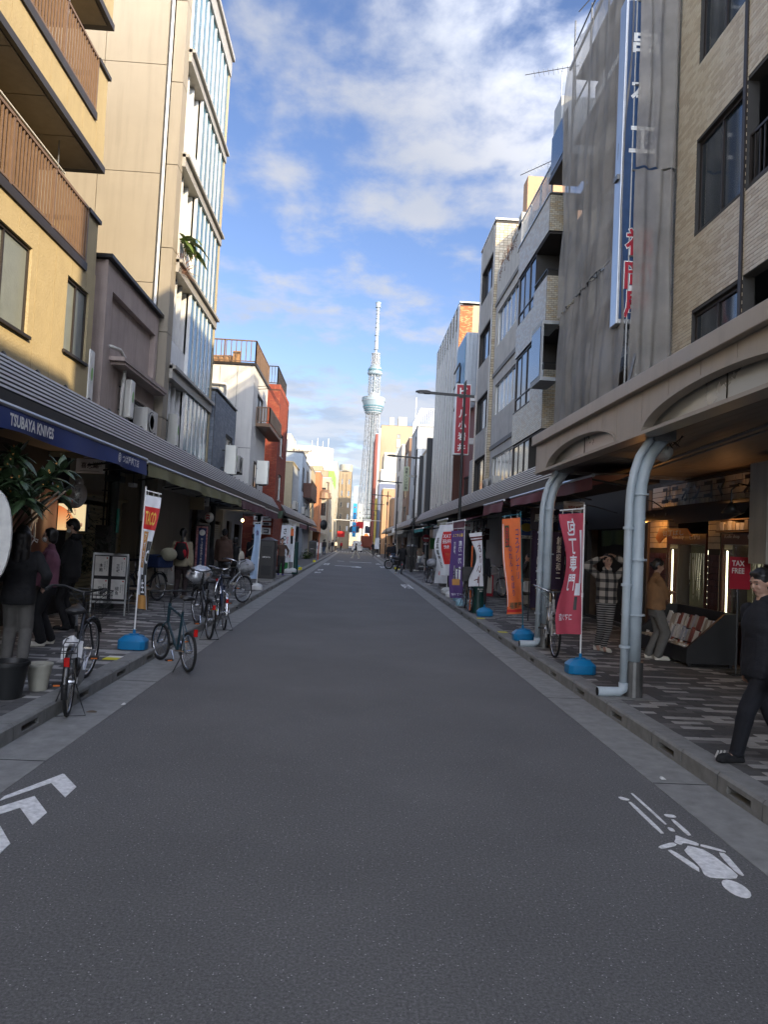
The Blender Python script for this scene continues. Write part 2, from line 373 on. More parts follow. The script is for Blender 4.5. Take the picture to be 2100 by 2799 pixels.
# pavements: bed plus real pavers with recessed joints
def pavement(xa, xb, gaps, name):
    s = 1 if xb > xa else -1
    bed = MB(); ys = [-12] + [q for gq in gaps for q in gq] + [300]
    for k in range(0, len(ys), 2): bed.box(xa, xb, ys[k], ys[k+1], -.05, .128)
    root = struct(bed.build(name, mat('joint_sand', (.035,.034,.033), .95)))
    cells = []; LX, LY = .30, .098          # long side across the walk, rows of .098 along it
    r2 = random.Random(3 if s > 0 else 11)
    y = 2.2; row = 0
    state = 0
    while y < 34 if s < 0 else y < 45:
        x = 0 if row % 2 else -.15
        while x < abs(xb-xa):
            xl = max(x, 0); xr = min(x+LX, abs(xb-xa))
            if xr-xl > .05 and not any(a < y+.1 and y < c for a, c in gaps):
                n_ = noise.noise(Vector((x*1.1+s*9, y*.9, row*.33)))
                p = r2.random(); light = p < .20 + .22*max(0, n_+.1)*1.6
                k = 2 if light else (1 if r2.random() < .30 + .5*n_ else 0)
                cells.append((xl, xr, y, k))
            x += LX
        y += LY; row += 1
    # nearest 300 as single parts, the rest joined
    cells.sort(key=lambda c: (xa+s*c[0])**2*.3 + c[2]**2 if c[2] > 3.2 else 9e9)
    pr = {}; near = 0; rest = [MB(), MB(), MB()]
    def one(w): return [(0,0,0),(w,0,0),(w,LY-.006,0),(0,LY-.006,0),(.003,.003,.0),(w-.003,.003,0),(w-.003,LY-.009,0),(.003,LY-.009,0)]
    for xl, xr, y, k in cells:
        w_ = xr-xl-.006; x0 = xa+s*xl+.003 if s > 0 else xa-xr+.003; z = .1465+r2.uniform(-.0012,.0012)
        top = [(0,0,-.02),(w_,0,-.02),(w_,LY-.006,-.02),(0,LY-.006,-.02),(0,0,-.002),(w_,0,-.002),(w_,LY-.006,-.002),(0,LY-.006,-.002),(.003,.003,0),(w_-.003,.003,0),(w_-.003,LY-.009,0),(.003,LY-.009,0)]
        fs = [(0,1,5,4),(1,2,6,5),(2,3,7,6),(3,0,4,7),(4,5,9,8),(5,6,10,9),(6,7,11,10),(7,4,8,11),(8,9,10,11)]
        if near < 290 and xr-xl > .29:
            if k not in pr:
                t = MB(); t.add(top, fs); pr[k] = t.build('paver', ('pd','pm','pl')[k], root, world=False); o = pr[k]
            else: o = pr[k].copy(); col.objects.link(o)
            o.location = (x0, y, z); near += 1
        else: rest[k].add([(a+x0, b_+y, c_+z) for a, b_, c_ in top], fs)
    for k in range(3):
        f = rest[k].build('pavers', ('pd','pm','pl')[k], root); f['kind'] = 'stuff'
    far = MB()
    ya = 34.001 if s < 0 else 45.001
    for a, c in (((36.25, 300),) if s < 0 else ((50.65, 300),)): far.box(xa+.003*s, xb, a, c, .1, .146)
    far.build('far_paving', mat('far_paving', (.115,.112,.108), .85, var=.35, scale=5), root)
    return root
pavement(-2.885, -6.2, GL, 'pavement'); pavement(3.045, 6.9, GR, 'pavement')
# pavement crossing stripes at the left side street
b = MB()
for k in range(5): b.box(-4.6, -3.0, 32.9+k*.62, 33.2+k*.62, .006, .010)
tag(b.build('crossing_stripes', 'paint'), 'white crossing stripes painted over the side street on the left', 'road marking')
# ---------------------------------------------------------------- road markings
def marking(polys, label, cat='road marking', name='road_marking'):
    b = MB()
    for p in polys: b.prism(p, .002, .006)
    return tag(b.build(name, 'paint'), label, cat)
def sub(pts, it=2):
    for _ in range(it):
        q = []
        for i, p in enumerate(pts):
            n = pts[(i+1) % len(pts)]; q += [(p[0]*.8+n[0]*.2, p[1]*.8+n[1]*.2), (p[0]*.2+n[0]*.8, p[1]*.2+n[1]*.8)]
        pts = q
    return pts
ped = [[(1.997,5.185),(2.025,5.188),(2.068,5.141),(2.049,5.124),(2.005,5.134)],
[(2.123,5.273),(2.146,5.275),(2.145,4.701),(2.122,4.687)],[(2.032,5.087),(2.062,5.089),(2.06,4.541),(2.028,4.544)],
[(2.195,4.876),(2.263,4.869),(2.268,4.824),(2.2,4.824)],[(2.203,4.78),(2.231,4.783),(2.23,4.532),(2.196,4.523)],
[(2.12,4.645),(2.15,4.629),(2.145,4.576),(2.113,4.591)],
[(2.089,4.454),(2.118,4.523),(2.152,4.47),(2.21,4.40),(2.19,4.366),(2.12,4.413),(2.086,4.373),(2.059,4.41)],
[(2.219,4.393),(2.314,4.317),(2.322,4.282),(2.20,4.362)],[(1.924,4.335),(2.047,4.408),(2.062,4.366),(1.94,4.305)],
[(1.959,4.286),(1.993,4.294),(2.049,4.075),(2.017,3.997)],
[(2.125,4.366),(2.21,4.294),(2.232,3.99),(2.194,3.939),(2.054,3.943),(2.032,3.98),(2.06,4.071),(2.064,4.289),(2.095,4.322)],
[(2.265,4.278),(2.307,4.266),(2.266,3.985),(2.246,3.978),(2.236,4.054)]]
ped = [sub(p, 1) for p in ped] + [[(2.13+.06*math.cos(t*.3927), 3.822+.1*math.sin(t*.3927)) for t in range(16)]]
marking(ped, 'white painted pedestrian figure on the asphalt by the right gutter')
ch = [[(-2.169,4.792),(-1.985,5.256),(-1.97,5.25),(-1.792,5.003),(-1.79,4.809),(-1.988,5.07),(-2.163,4.70)],
      [(-2.20,4.47),(-1.986,4.81),(-1.795,4.545),(-1.796,4.352),(-1.987,4.611),(-2.19,4.28)],
      [(-2.16,4.0),(-1.967,4.321),(-1.89,4.213),(-1.802,4.092),(-1.796,3.92),(-1.967,4.13),(-2.15,3.82)]]
for p, l in zip(ch, ('far', 'middle', 'near')): marking([p], 'white painted chevron at the left road edge, the %s one of three' % l)
marking([[(-1.29,50.9),(.42,50.9),(.42,51.2),(-1.29,51.2)]], 'white stop line across the left part of the road, long and thin')
marking([[(-.10,49.3),(.58,49.3),(.58,49.7),(-.10,49.7)],[(.2,49.9),(.58,49.9),(.58,50.6),(.2,50.6)]], 'two short white dashes painted just before the long stop line')
marking([[(-.3,62),(1.6,62),(1.6,62.35),(-.3,62.35)]], 'white line across the road under the walking man')
marking([[(-1.4,63),(-.8,63),(-.8,63.4),(-1.4,63.4)]], 'faint short white dash left of the line under the walking man')
def roadword(s, x, y, W, H, label):
    tag(text(s, (x,y,.003), XP, YP, W, H, None, 'paint', bold=.02, off=.002, name='road_lettering'), label, 'road marking')
roadword('歩行者', 2.29, 30.0, .4, 3.0, 'white painted characters on the road near the right gutter, closest pair')
roadword('歩行', -1.88, 39.0, .34, 1.6, 'white painted characters by the left gutter, closest set')
roadword('注意', -1.9, 42.6, .34, 2.0, 'white painted characters by the left gutter, just beyond the closest set')
roadword('歩行者', -1.95, 53.5, .4, 4.5, 'white painted characters by the left gutter near the mirror post')
roadword('注意', 2.2, 52.5, .45, 3.2, 'white painted characters by the right gutter beside the motorcycle')
roadword('止', 2.1, 60, .45, 3.0, 'white painted character by the right gutter beyond the motorcycle')
for i in range(9):
    b = MB(); b.box(-2.0+i*.47, -1.75+i*.47, 118, 121.5, .003, .007)
    tag(b.build('crosswalk_bar', 'paint'), 'white crosswalk bar in front of the van, %s from the left' % ORD[i], 'road marking', 'crosswalk bars under the van')
# ============================================================ BUILDINGS
def V3(*a): return Vector(a)
def facade(b, P, U, V, N, W, H, ops, depth=.12):
    """wall sheet with real openings and reveals"""
    P, U, V, N = Vector(P), Vector(U), Vector(V), Vector(N)
    us = sorted({0, W, *[q for o in ops for q in o[:2]]}); vs = sorted({0, H, *[q for o in ops for q in o[2:4]]})
    us = [q for q in us if 0 <= q <= W]; vs = [q for q in vs if 0 <= q <= H]
    for i in range(len(us)-1):
        j = 0
        while j < len(vs)-1:
            def hole(jj): cu, cv = (us[i]+us[i+1])/2, (vs[jj]+vs[jj+1])/2; return any(o[0] < cu < o[1] and o[2] < cv < o[3] for o in ops)
            if hole(j): j += 1; continue
            k = j
            while k < len(vs)-1 and not hole(k): k += 1
            b.add([tuple(P+U*a+V*c) for a, c in ((us[i],vs[j]),(us[i+1],vs[j]),(us[i+1],vs[k]),(us[i],vs[k]))], [(0,1,2,3)]); j = k
    for o in ops:
        c = [(o[0],o[2]),(o[1],o[2]),(o[1],o[3]),(o[0],o[3])]
        for q in range(4):
            a, d = c[q], c[(q+1) % 4]
            b.add([tuple(P+U*a[0]+V*a[1]), tuple(P+U*d[0]+V*d[1]), tuple(P+U*d[0]+V*d[1]-N*depth), tuple(P+U*a[0]+V*a[1]-N*depth)], [(0,1,2,3)])
def window(par, P, U, V, N, o, n=2, fm='dframe', gm='glass', inset=.07, fw=.045, sill=False, rail=None, name='window', big=True):
    P, U, V, N = Vector(P), Vector(U), Vector(V), Vector(N)
    u0, u1, v0, v1 = o[:4]; e = .003; u0 += e; u1 -= e; v0 += e; v1 -= e
    m3 = Matrix((U, V, N)).transposed()
    def bx(b, a, c, d, f, n0, n1): b.obox(P+U*(a+c)/2+V*(d+f)/2+N*(n0+n1)/2, (abs(c-a), abs(f-d), abs(n1-n0)), m3)
    b = MB(); i0, i1 = -inset-.03, -inset+.03
    bx(b, u0, u1, v1-fw, v1, i0, i1); bx(b, u0, u1, v0, v0+fw, i0, i1)
    bx(b, u0, u0+fw, v0+fw, v1-fw, i0, i1); bx(b, u1-fw, u1, v0+fw, v1-fw, i0, i1)
    w_ = (u1-u0-2*fw)/n
    for k in range(1, n): c = u0+fw+w_*k; bx(b, c-fw*.4, c+fw*.4, v0+fw, v1-fw, i0+.004, i1-.004)
    rs = [v0+fw, v1-fw]
    if rail: rr = v0+(v1-v0)*rail; bx(b, u0+fw, u1-fw, rr-fw*.4, rr+fw*.4, i0+.004, i1-.004); rs = [v0+fw, rr-fw*.4, rr+fw*.4, v1-fw]
    f = b.build(name, fm, par)
    for k in range(n):
        for q in range(0, len(rs), 2):
            p = MB(); j = (k % 2)*.012-.006
            bx(p, u0+fw+w_*k+.003, u0+fw+w_*(k+1)-.003, rs[q]+.002, rs[q+1]-.002, -inset-.008+j, -inset+j); p.build('pane', gm, f)
    if sill: s = MB(); bx(s, u0-.05, u1+.05, v0-.05, v0-.004, -inset, .05); s.build('sill', fm, par)
    return f
def tilewall(par, P, U, V, N, W, H, ops, tw, th, jt, proud, ms, name='tile', single=0, key=None, bond=.5, wts=None, seed=1):
    P, U, V, N = Vector(P), Vector(U), Vector(V), Vector(N); r = random.Random(seed)
    cells = []; v = jt/2; row = 0
    while v+th <= H+.001:
        u = -(bond*(tw+jt) if row % 2 else 0) + jt/2
        while u < W:
            a, c = max(u, jt/2), min(u+tw, W-jt/2)
            if c-a > .02:
                segs = [(a, c)]
                for o in ops:
                    if v+th > o[2] and v < o[3]:
                        ns = []
                        for s0, s1 in segs:
                            if s1 <= o[0] or s0 >= o[1]: ns.append((s0, s1))
                            else:
                                if o[0]-s0 > .02: ns.append((s0, o[0]))
                                if s1-o[1] > .02: ns.append((o[1], s1))
                        segs = ns
                for s0, s1 in segs: cells.append((s0, s1, v, r.randrange(1000)))
            u += tw+jt
        v += th+jt; row += 1
    if single and key: cells.sort(key=key)
    acc = [MB() for _ in ms]; n = 0; pr = {}
    for s0, s1, v, q in cells:
        k = (q % len(ms)) if wts is None else (0 if q < wts else 1 + q % (len(ms)-1))
        full = abs((s1-s0)-tw) < .002
        if n < single and full:
            o0 = P+U*s0+V*v
            if k not in pr:
                t = MB(); _tile(t, Vector((0,0,0)), U, V, N, tw, th, proud); pr[k] = t.build(name, ms[k], par, world=False); o = pr[k]
            else: o = pr[k].copy(); col.objects.link(o)
            off = Vector((0,0,0)); qq = par
            while qq is not None: off += qq.location; qq = qq.parent
            o.location = o0-off+N*((q % 7)*.0004); n += 1
        else: _tile(acc[k], P+U*s0+V*v+N*((q % 7)*.0004), U, V, N, s1-s0, th, proud)
    for k, a in enumerate(acc):
        if a.v: o = a.build(name+'s', ms[k], par); o['kind'] = 'stuff'
def _tile(b, o, U, V, N, w_, h, p):
    a = [o, o+U*w_, o+U*w_+V*h, o+V*h]; t = [q+N*p for q in a]
    b.add([tuple(q) for q in a+t], [(4,5,6,7),(0,1,5,4),(1,2,6,5),(2,3,7,6),(3,0,4,7)])
def shellbox(b, x0, x1, y0, y1, z0, z1, skip=''):
    """box faces without the ones replaced by facades: s=street side (x0 is the street face), c=camera side (y0)"""
    if 's' not in skip: b.add([(x0,y0,z0),(x0,y1,z0),(x0,y1,z1),(x0,y0,z1)], [(0,1,2,3)])
    b.add([(x1,y0,z0),(x1,y1,z0),(x1,y1,z1),(x1,y0,z1)], [(0,1,2,3)])
    if 'c' not in skip: b.add([(x0,y0,z0),(x1,y0,z0),(x1,y0,z1),(x0,y0,z1)], [(0,1,2,3)])
    b.add([(x0,y1,z0),(x1,y1,z0),(x1,y1,z1),(x0,y1,z1)], [(0,1,2,3)])
    b.add([(x0,y0,z1),(x1,y0,z1),(x1,y1,z1),(x0,y1,z1)], [(0,1,2,3)]); b.add([(x0,y0,z0),(x1,y0,z0),(x1,y1,z0),(x0,y1,z0)], [(0,1,2,3)])
def railing(par, a, c, h, m='brown', pitch=.11, post=1.2, name='railing', w=.022, top=.05):
    """balcony railing between two base points: rails, posts, balusters"""
    a, c = Vector(a), Vector(c); L = (c-a).length; d = (c-a)/L; up = Vector((0,0,h))
    b = MB(); b.bar(a+up, c+up, top, .045); b.bar(a+Vector((0,0,.08)), c+Vector((0,0,.08)), .035, .035)
    n = max(1, round(L/post))
    for i in range(n+1): p = a+d*(L*i/n); b.bar(p, p+up, .05, .05, up=(1,0,0))
    r_ = b.build(name, m, par); k = int(L/pitch)
    q = MB()
    pr = None
    for i in range(1, k):
        p = a+d*(L*i/k)
        if pr is None: t = MB(); t.bar(Vector((0,0,.08)), up-Vector((0,0,.02)), w, w, up=(1,0,0)); pr = t.build('baluster', m, r_, world=False); o = pr
        else: o = pr.copy(); col.objects.link(o)
        off = Vector((0,0,0)); z = r_
        while z is not None: off += z.location; z = z.parent
        o.location = p-off
    return r_
def acunit(x, y, z, rot, label, group='air conditioner outdoor units', s=1.):
    t = thing('air_conditioner', label, 'air conditioner', (x,y,z), rot, group)
    b = MB(); b.box(-.40*s,.40*s,-.15*s,.15*s,.06,.62*s); b.build('casing', 'ac', t, world=False, bevel=.012)
    b = MB(); b.lathe([(.23*s,-.165*s),(.23*s,-.152*s)], (-.1*s,0,.34*s), 20, 'Y'); b.build('fan_grille', 'blackp', t, world=False)
    b = MB()
    for k in range(1, 5): b.lathe([(.05*k*s,-.172*s),(.05*k*s+.008,-.172*s),(.05*k*s+.008,-.166*s)], (-.1*s,0,.34*s), 20, 'Y')
    b.build('grille_rings', 'ac', t, world=False)
    b = MB(); b.box(-.3*s,-.22*s,-.16*s,.16*s,0,.06); b.box(.22*s,.3*s,-.16*s,.16*s,0,.06); b.build('feet', 'black', t, world=False)
    return t
def genb(name, label, xs, y0, y1, z1, wm, depth=9, z0=0, sw=(), cw=(), cap=None, fm='dframe', gm='glass', nwin=2, group=None, cat='building', side=None):
    """plain building: xs street face x (sign gives the side), sw street windows (y0,y1,z0,z1), cw camera-side windows (distance from street face u0,u1,z0,z1)"""
    s = side or (1 if xs > 0 else -1); t = thing(name, label, cat, (xs, y0, 0), 0, group)
    b = MB(); shellbox(b, xs, xs+s*depth, y0, y1, z0, z1, 'sc')
    if not sw and not cw and z1 > 6 and name != 'building':
        zz = [3.6+2.9*k for k in range(int((z1-3.6)/2.9))]; sw = [(y0+.9+2.7*k, y0+2.4+2.7*k, z, z+1.4) for k in range(int((y1-y0-.9)/2.7)) for z in zz]; cw = [(.9+1.9*k, 1.9+1.9*k, z, z+1.3) for k in range(min(3, int((depth-1)/1.9))) for z in zz]
    so_ = [(a-y0, c-y0, d-z0, e-z0) for a, c, d, e in sw]; co_ = [(a, c, d-z0, e-z0) for a, c, d, e in cw]
    facade(b, (xs,y0,z0), YP, ZP, (-s,0,0), y1-y0, z1-z0, so_); facade(b, (xs,y0,z0), (s,0,0), ZP, YN, depth, z1-z0, co_)
    b.build('wall', wm, t)
    for o in so_: window(t, (xs,y0,z0), YP, ZP, (-s,0,0), o, nwin, fm, gm)
    for o in co_: window(t, (xs,y0,z0), (s,0,0), ZP, YN, o, 1 if o[1]-o[0] < .7 else 2, fm, gm)
    c = MB(); x1 = xs+s*depth; xa = xs-s*.04
    c.box(xa, xa+s*.2, y0-.04, y1+.04, z1, z1+.09); c.box(xa+s*.2, x1, y0-.04, y0+.16, z1, z1+.09); c.box(xa+s*.2, x1, y1-.16, y1+.04, z1, z1+.09)
    c.build('parapet_cap', cap or 'aframe', t)
    return t
# ---- wall materials
mat('w_yellow', (.44,.355,.20), .85, var=.06, scale=3, bump=.9, bscale=28, streak=.22)
mat('w_pink', (.38,.31,.275), .88, var=.10, scale=3, bump=.7, bscale=35, streak=.4)
mat('w_beigepanel', (.30,.262,.20), .7, var=.05, scale=1.4, bump=.1, streak=.28)
mat('w_white', (0.660,0.649,0.616), .8, var=.05, scale=2, bump=.3, streak=.35)
mat('w_bluetile', (0.158,0.188,0.232), .6, var=.18, scale=8, bump=.2); mat('w_bluetile2', (0.210,0.240,0.285), .6, var=.18, scale=8)
mat('w_joint', (.05,.048,.045), .9, var=.1); mat('w_jointbrick', (.10,.045,.032), .9, var=.1)
mat('brick_a', (.29,.06,.032), .8, var=.16, scale=9, bump=.3); mat('brick_b', (.27,.055,.033), .8, var=.16, scale=9, bump=.3); mat('brick_c', (.33,.085,.045), .8, var=.16, scale=9, bump=.3)
mat('brick_o', (.42,.17,.075), .8, var=.2, scale=9, bump=.3); mat('brick_p', (.50,.15,.055), .8, var=.2, scale=9); mat('brick_q', (.66,.30,.13), .8, var=.2, scale=9)
mat('tile_a', (0.550,0.463,0.325), .35, var=.08, scale=9); mat('tile_b', (0.587,0.512,0.375), .35, var=.08, scale=9); mat('tile_c', (0.475,0.388,0.263), .35, var=.08, scale=9)
mat('tile_g', (0.465,0.420,0.330), .35, var=.1, scale=9); mat('tile_h', (0.540,0.495,0.390), .35, var=.1, scale=9)
mat('w_concrete', (.50,.48,.43), .85, var=.12, scale=2, bump=.2, streak=.5)
mat('w_greyblue', (0.324,0.378,0.432), .7, var=.06, streak=.25); mat('w_lightgrey', (.38,.40,.41), .75, var=.07, streak=.35)
mat('w_cream', (.44,.37,.24), .85, var=.06, streak=.2); mat('w_cream2', (.42,.39,.31), .85, var=.05, streak=.15)
mat('w_tan', (.33,.26,.17), .8, var=.06, streak=.25); mat('w_brown', (.24,.15,.10), .8, var=.08, streak=.25)
mat('w_black', (.018,.020,.024), .5, var=.1); mat('w_orange', (.42,.25,.14), .8, var=.08, streak=.2); mat('w_yel', (.68,.52,.10), .7, var=.08, streak=.2)
mat('w_navy', (.11,.13,.20), .6, var=.08); mat('w_redbrown', (.20,.055,.04), .7, var=.1); mat('w_green', (.22,.52,.06), .6, var=.08)
mat('fin', (0.468,0.468,0.448), .45, .25, var=.1, streak=.3); mat('w_corr', (0.390,0.436,0.481), .45, .4, var=.06, streak=.15)
for _k in list(_mc): M[_k] = _mc[_k]

# ---- LEFT 1: yellow apartment house with verandas -----------------------------------------
t = thing('apartment_house', 'yellow stucco apartment house with brown railed verandas at left edge of the street', 'building', (-4.9, 8, 0))
b = MB(); Xf = -4.9
ops = [(9.0-4, 10.5-4, .95, 2.24), (11.78-4, 12.72-4, 1.1, 2.34)]
facade(b, (Xf,4,3.55), YP, ZP, XP, 8.96, 2.77, ops, .14)
b.add([(Xf,12.96,3.0),(-11,12.96,3.0),(-11,12.96,14),(Xf-1.15,12.96,14),(Xf-1.15,12.96,6.32),(Xf,12.96,6.32)], [(0,1,2,3,4,5)])
b.add([(Xf-1.15,4,6.3),(Xf-1.15,12.96,6.3),(Xf-1.15,12.96,14.2),(Xf-1.15,4,14.2)], [(0,1,2,3)])
b.add([(-11,4,3),(-11,12.96,3),(-11,12.96,14.2),(-11,4,14.2)], [(0,1,2,3)])
b.add([(Xf,4,0),(-11,4,0),(-11,4,14.2),(Xf-1.15,4,14.2),(Xf-1.15,4,6.3),(Xf,4,6.3)], [(0,1,2,3,4,5)])
b.box(-11, Xf-1.15, 4, 12.96, 14.2, 14.4)
b.build('wall', 'w_yellow', t)
for i in range(13):
    j = MB(); y = 5.1+i*.62
    if y > 12.9: break
    if any(o[0]+4 < y < o[1]+4 for o in ops): j.box(Xf+.001, Xf+.004, y-.006, y+.006, 5.92, 6.3)
    else: j.box(Xf+.001, Xf+.004, y-.006, y+.006, 3.56, 6.3)
    j.build('panel_joint', mat('joint_yellow', (.40,.32,.18), .9), t)
window(t, (Xf,4,3.55), YP, ZP, XP, ops[0], 2, 'dframe', 'frost', sill=True)
window(t, (Xf,4,3.55), YP, ZP, XP, ops[1], 2, 'dframe', 'frost', sill=True)
for k, zb in enumerate((6.32, 9.0, 11.68)):
    # veranda slab with stucco band, brown railing and dark end cap
    if k:
        b = MB(); b.box(Xf-1.15, Xf, 4, 12.94, zb-.68, zb-.12); b.build('veranda_band', 'w_yellow', t)
        for i in range(13):
            y = 5.1+i*.62
            if y < 12.8: j = MB(); j.box(Xf+.001, Xf+.004, y-.006, y+.006, zb-.56, zb-.1); j.build('panel_joint', mat('joint_yellow', (0,0,0)), t)
        b = MB(); b.box(Xf-1.15, Xf+.03, 4, 12.98, zb-.80, zb-.682); b.build('soffit_trim', 'dframe', t)
        for i in range(8):
            s_ = MB(); s_.box(Xf-1.10, Xf-.05, 4.2+i*1.08, 4.2+i*1.08+1.06, zb-.815, zb-.803); s_.build('soffit_board', mat('soffit_beige', (.30,.25,.18), .7), t)
    b = MB(); b.box(Xf-.04, Xf+.035, 4, 12.45, zb-.118, zb+.02); b.build('veranda_edge', 'dframe', t)
    railing(t, (Xf-.01,4.3,zb), (Xf-.01,12.42,zb), .98, post=1.35, w=.028, pitch=.10, m='brown')
    b = MB(); b.box(Xf-.12, Xf-.01, 12.45, 12.94, zb-.118, zb+.93); b.box(Xf-1.1, Xf-.121, 12.84, 12.94, zb-.118, zb+.93); b.build('end_pier', 'w_yellow', t)
    b = MB(); b.box(Xf-.15, Xf+.04, 12.42, 12.98, zb+.932, zb+1.0); b.box(Xf-1.1, Xf-.151, 12.80, 12.98, zb+.932, zb+1.0); b.build('pier_cap', 'dframe', t)
    b = MB(); facade(b, (Xf-1.12,4,zb+.02), YP, ZP, XP, 8.9, 1.85, [(1.2,3.0,.02,1.75),(4.4,6.2,.02,1.75)], .1); b.build('inner_wall', 'w_yellow', t)
    for o in ((1.2,3.0,.02,1.75),(4.4,6.2,.02,1.75)): window(t, (Xf-1.12,4,zb+.02), YP, ZP, XP, o, 2, 'dframe', 'glass')
b = MB(); b.box(Xf-1.0, Xf-.35, 7.2, 8.6, 6.36, 8.1); b.build('storage_cabinet', 'w_cream', t)
# clothes drying poles hang under the veranda
for zb in (8.2, 10.88):
    p = thing('laundry_pole', 'pale pole on hooked hangers under the %s veranda soffit of the yellow house' % ('lower' if zb < 9 else 'upper'), 'laundry pole', (Xf-.35, 9.5, zb-.45))
    b = MB(); b.cyl((Xf-.35,6.9,zb-.42), (Xf-.35,12.2,zb-.42), .016); b.build('pole', 'whitep', p)
    for y in (8.6, 11.9):
        b = MB(); b.tube([(Xf-.35,y,zb),(Xf-.35,y+.02,zb-.3),(Xf-.35,y+.02,zb-.5),(Xf-.30,y+.02,zb-.56),(Xf-.24,y+.02,zb-.5)], .011, 5); b.tube([(Xf-.7,y,zb),(Xf-.5,y+.02,zb-.3),(Xf-.35,y+.02,zb-.36)], .011, 5); b.build('hanger_hook', 'aframe', p)
p = thing('drain_pipe', 'brown rainwater pipe under the lower veranda ceiling of the yellow house', 'pipe', (-5.7,9,8)); b = MB(); b.tube([(-5.9,7.0,8.0),(-5.9,11.6,7.9),(-5.9,12.3,7.75),(-5.98,12.5,7.5)], .05, 8); b.build('pipe', 'brown', p)

# ---- LEFT 2: small pinkish stucco house with a blank framed panel --------------------------
t = thing('stucco_house', 'low brownish pink stucco house with blank recessed panel beside the yellow house', 'building', (-4.9, 13.6, 0))
b = MB(); facade(b, (-4.9,13.55,3.3), YP, ZP, XP, 3.5, 3.55, [(.32,3.3,1.85,3.05),(1.5,2.9,.1,1.3)], .12)
shellbox(b, -4.9, -10, 13.55, 17.05, 3.3, 6.85, 's'); b.build('wall', 'w_pink', t)
b = MB(); b.box(-5.03,-5.02,13.8,16.9,5.1,6.4); b.build('blank_panel', 'w_pink', t)
b = MB(); b.box(-10,-4.80,13.45,17.12,6.86,6.93); b.build('roof_cap', 'black', t)
b = MB(); b.box(-4.9,-4.6,13.9,17.05,5.02,5.10); b.box(-4.9,-4.62,14.0,17.0,4.96,5.017); b.build('ledge', 'w_pink', t)
window(t, (-4.9,13.55,3.3), YP, ZP, XP, (1.5,2.9,.1,1.3), 2, 'dframe', 'glass')
b = MB(); b.tube([(-4.84,13.75,5.25),(-4.8,14.2,5.3),(-4.78,14.45,5.2),(-4.78,14.5,4.9),(-4.78,14.42,4.5),(-4.78,14.4,3.8)], .035, 8); b.build('hose', 'ac', t, smooth=True)
# ---- LEFT 3: tall beige panel building with glass street front ------------------------------
t = thing('office_block', 'tall beige panelled building with blue glazed street front and white frames', 'building', (-4.7, 17.2, 0))
gx, y0, y1, zt = -4.7, 17.2, 22.35, 16.8
b = MB(); b.box(-15, -5.12, y0+.02, y1, 0, zt); b.build('wall', 'w_beigepanel', t)
zs = [0, 2.2, 5.0, 7.72, 10.4, 13.1, 15.8, 16.8]
xsn = [-15, -12.6, -10.2, -7.85, -6.62, -5.13]
for i in range(len(zs)-1):
    for j in range(len(xsn)-1):
        p = MB(); p.box(xsn[j]+.008, xsn[j+1]-.008, y0-.03, y0+.019, zs[i]+.008, zs[i+1]-.008); p.build('wall_panel', 'w_beigepanel', t)
b = MB(); b.cyl((-5.05,y0-.06,2), (-5.05,y0-.06,zt), .035, n=8); b.build('rain_pipe', 'white', t)
for i in range(8):
    p = MB(); p.box(-4.99, gx-.02, y0-.03, y0+.4, .4+i*2.05, .4+(i+1)*2.05-.02); p.build('corner_cladding', 'w_beigepanel', t)
fl = [2.9, 5.54, 8.18, 10.83, 13.5, 16.3]
for i, z in enumerate(fl):
    b = MB(); b.box(gx-.35, gx+.06, y0+.35, y1+.03, z-.02, z+.34 if i < 5 else zt+.1); b.box(gx-.3, gx+.14, y0+.35, y1+.06, z+.22 if i < 5 else zt, z+.30 if i < 5 else zt+.14); b.build('floor_beam', mat('beam_grey', (.36,.34,.30), .5, .2), t)
    if i == 5: break
    zt2 = fl[i+1]-.02; zb = z+.34
    recess = i < 4 and True
    n = 9; yy = [y0+.42+(y1-.1-y0-.42)*k/n for k in range(n+1)]
    ng = 3
    if i == 4: ng = 0
    # recessed balcony bays near the camera, glazed bays beyond
    if ng:
        b = MB(); b.box(gx-1.0, gx-.96, yy[0], yy[ng], zb, zt2); b.build('back_wall', 'w_greyblue', t)
        b = MB(); b.box(gx-1.0, gx-.36, yy[0], yy[ng], zt2-.05, zt2-.01); b.build('ceiling', 'w_greyblue', t)
        for k in range(ng*8):
            y = yy[0]+(yy[ng]-yy[0])*k/(ng*8); p = MB(); p.box(gx-.10, gx-.06, y+.006, y+(yy[ng]-yy[0])/(ng*8)-.006, zb+.02, zb+.62+.0*k); p.build('balcony_board', 'white', t)
        for k in (1, 2, 3): p = MB(); p.box(gx-.32, gx-.12, yy[k]-.03, yy[k]+.03, zb, zt2-.01); p.build('white_fin', 'white', t)
    for k in range(ng, n):
        p = MB(); p.box(gx-.02, gx-.005, yy[k]+.02, yy[k+1]-.02, zb, zt2-.01); p.build('pane', 'glassb', t)
        p = MB(); p.box(gx-.06, gx+.022, yy[k]-.018, yy[k]+.018, zb, zt2-.01); p.build('mullion', 'white', t)
    b = MB(); b.box(gx-.34, gx-.30, yy[ng], yy[n], zb, zt2-.01); b.build('blind', mat('blind', (.20,.23,.24), .8, var=.15, streak=.2), t)
b = MB(); b.box(gx-.4, gx+.02, y1-.1, y1+.05, 2.5, zt); b.build('end_column', 'w_cream', t)
p = thing('vent_cap', 'round silver vent cap on the beige panel wall', 'vent', (-6.9, y0-.1, 10.9)); b = MB(); b.lathe([(.12,0),(.12,-.14),(.10,-.17),(0.01,-.17)], (-6.95,y0-.03,11.72), 20, 'Y'); b.build('cap', 'alu', p)
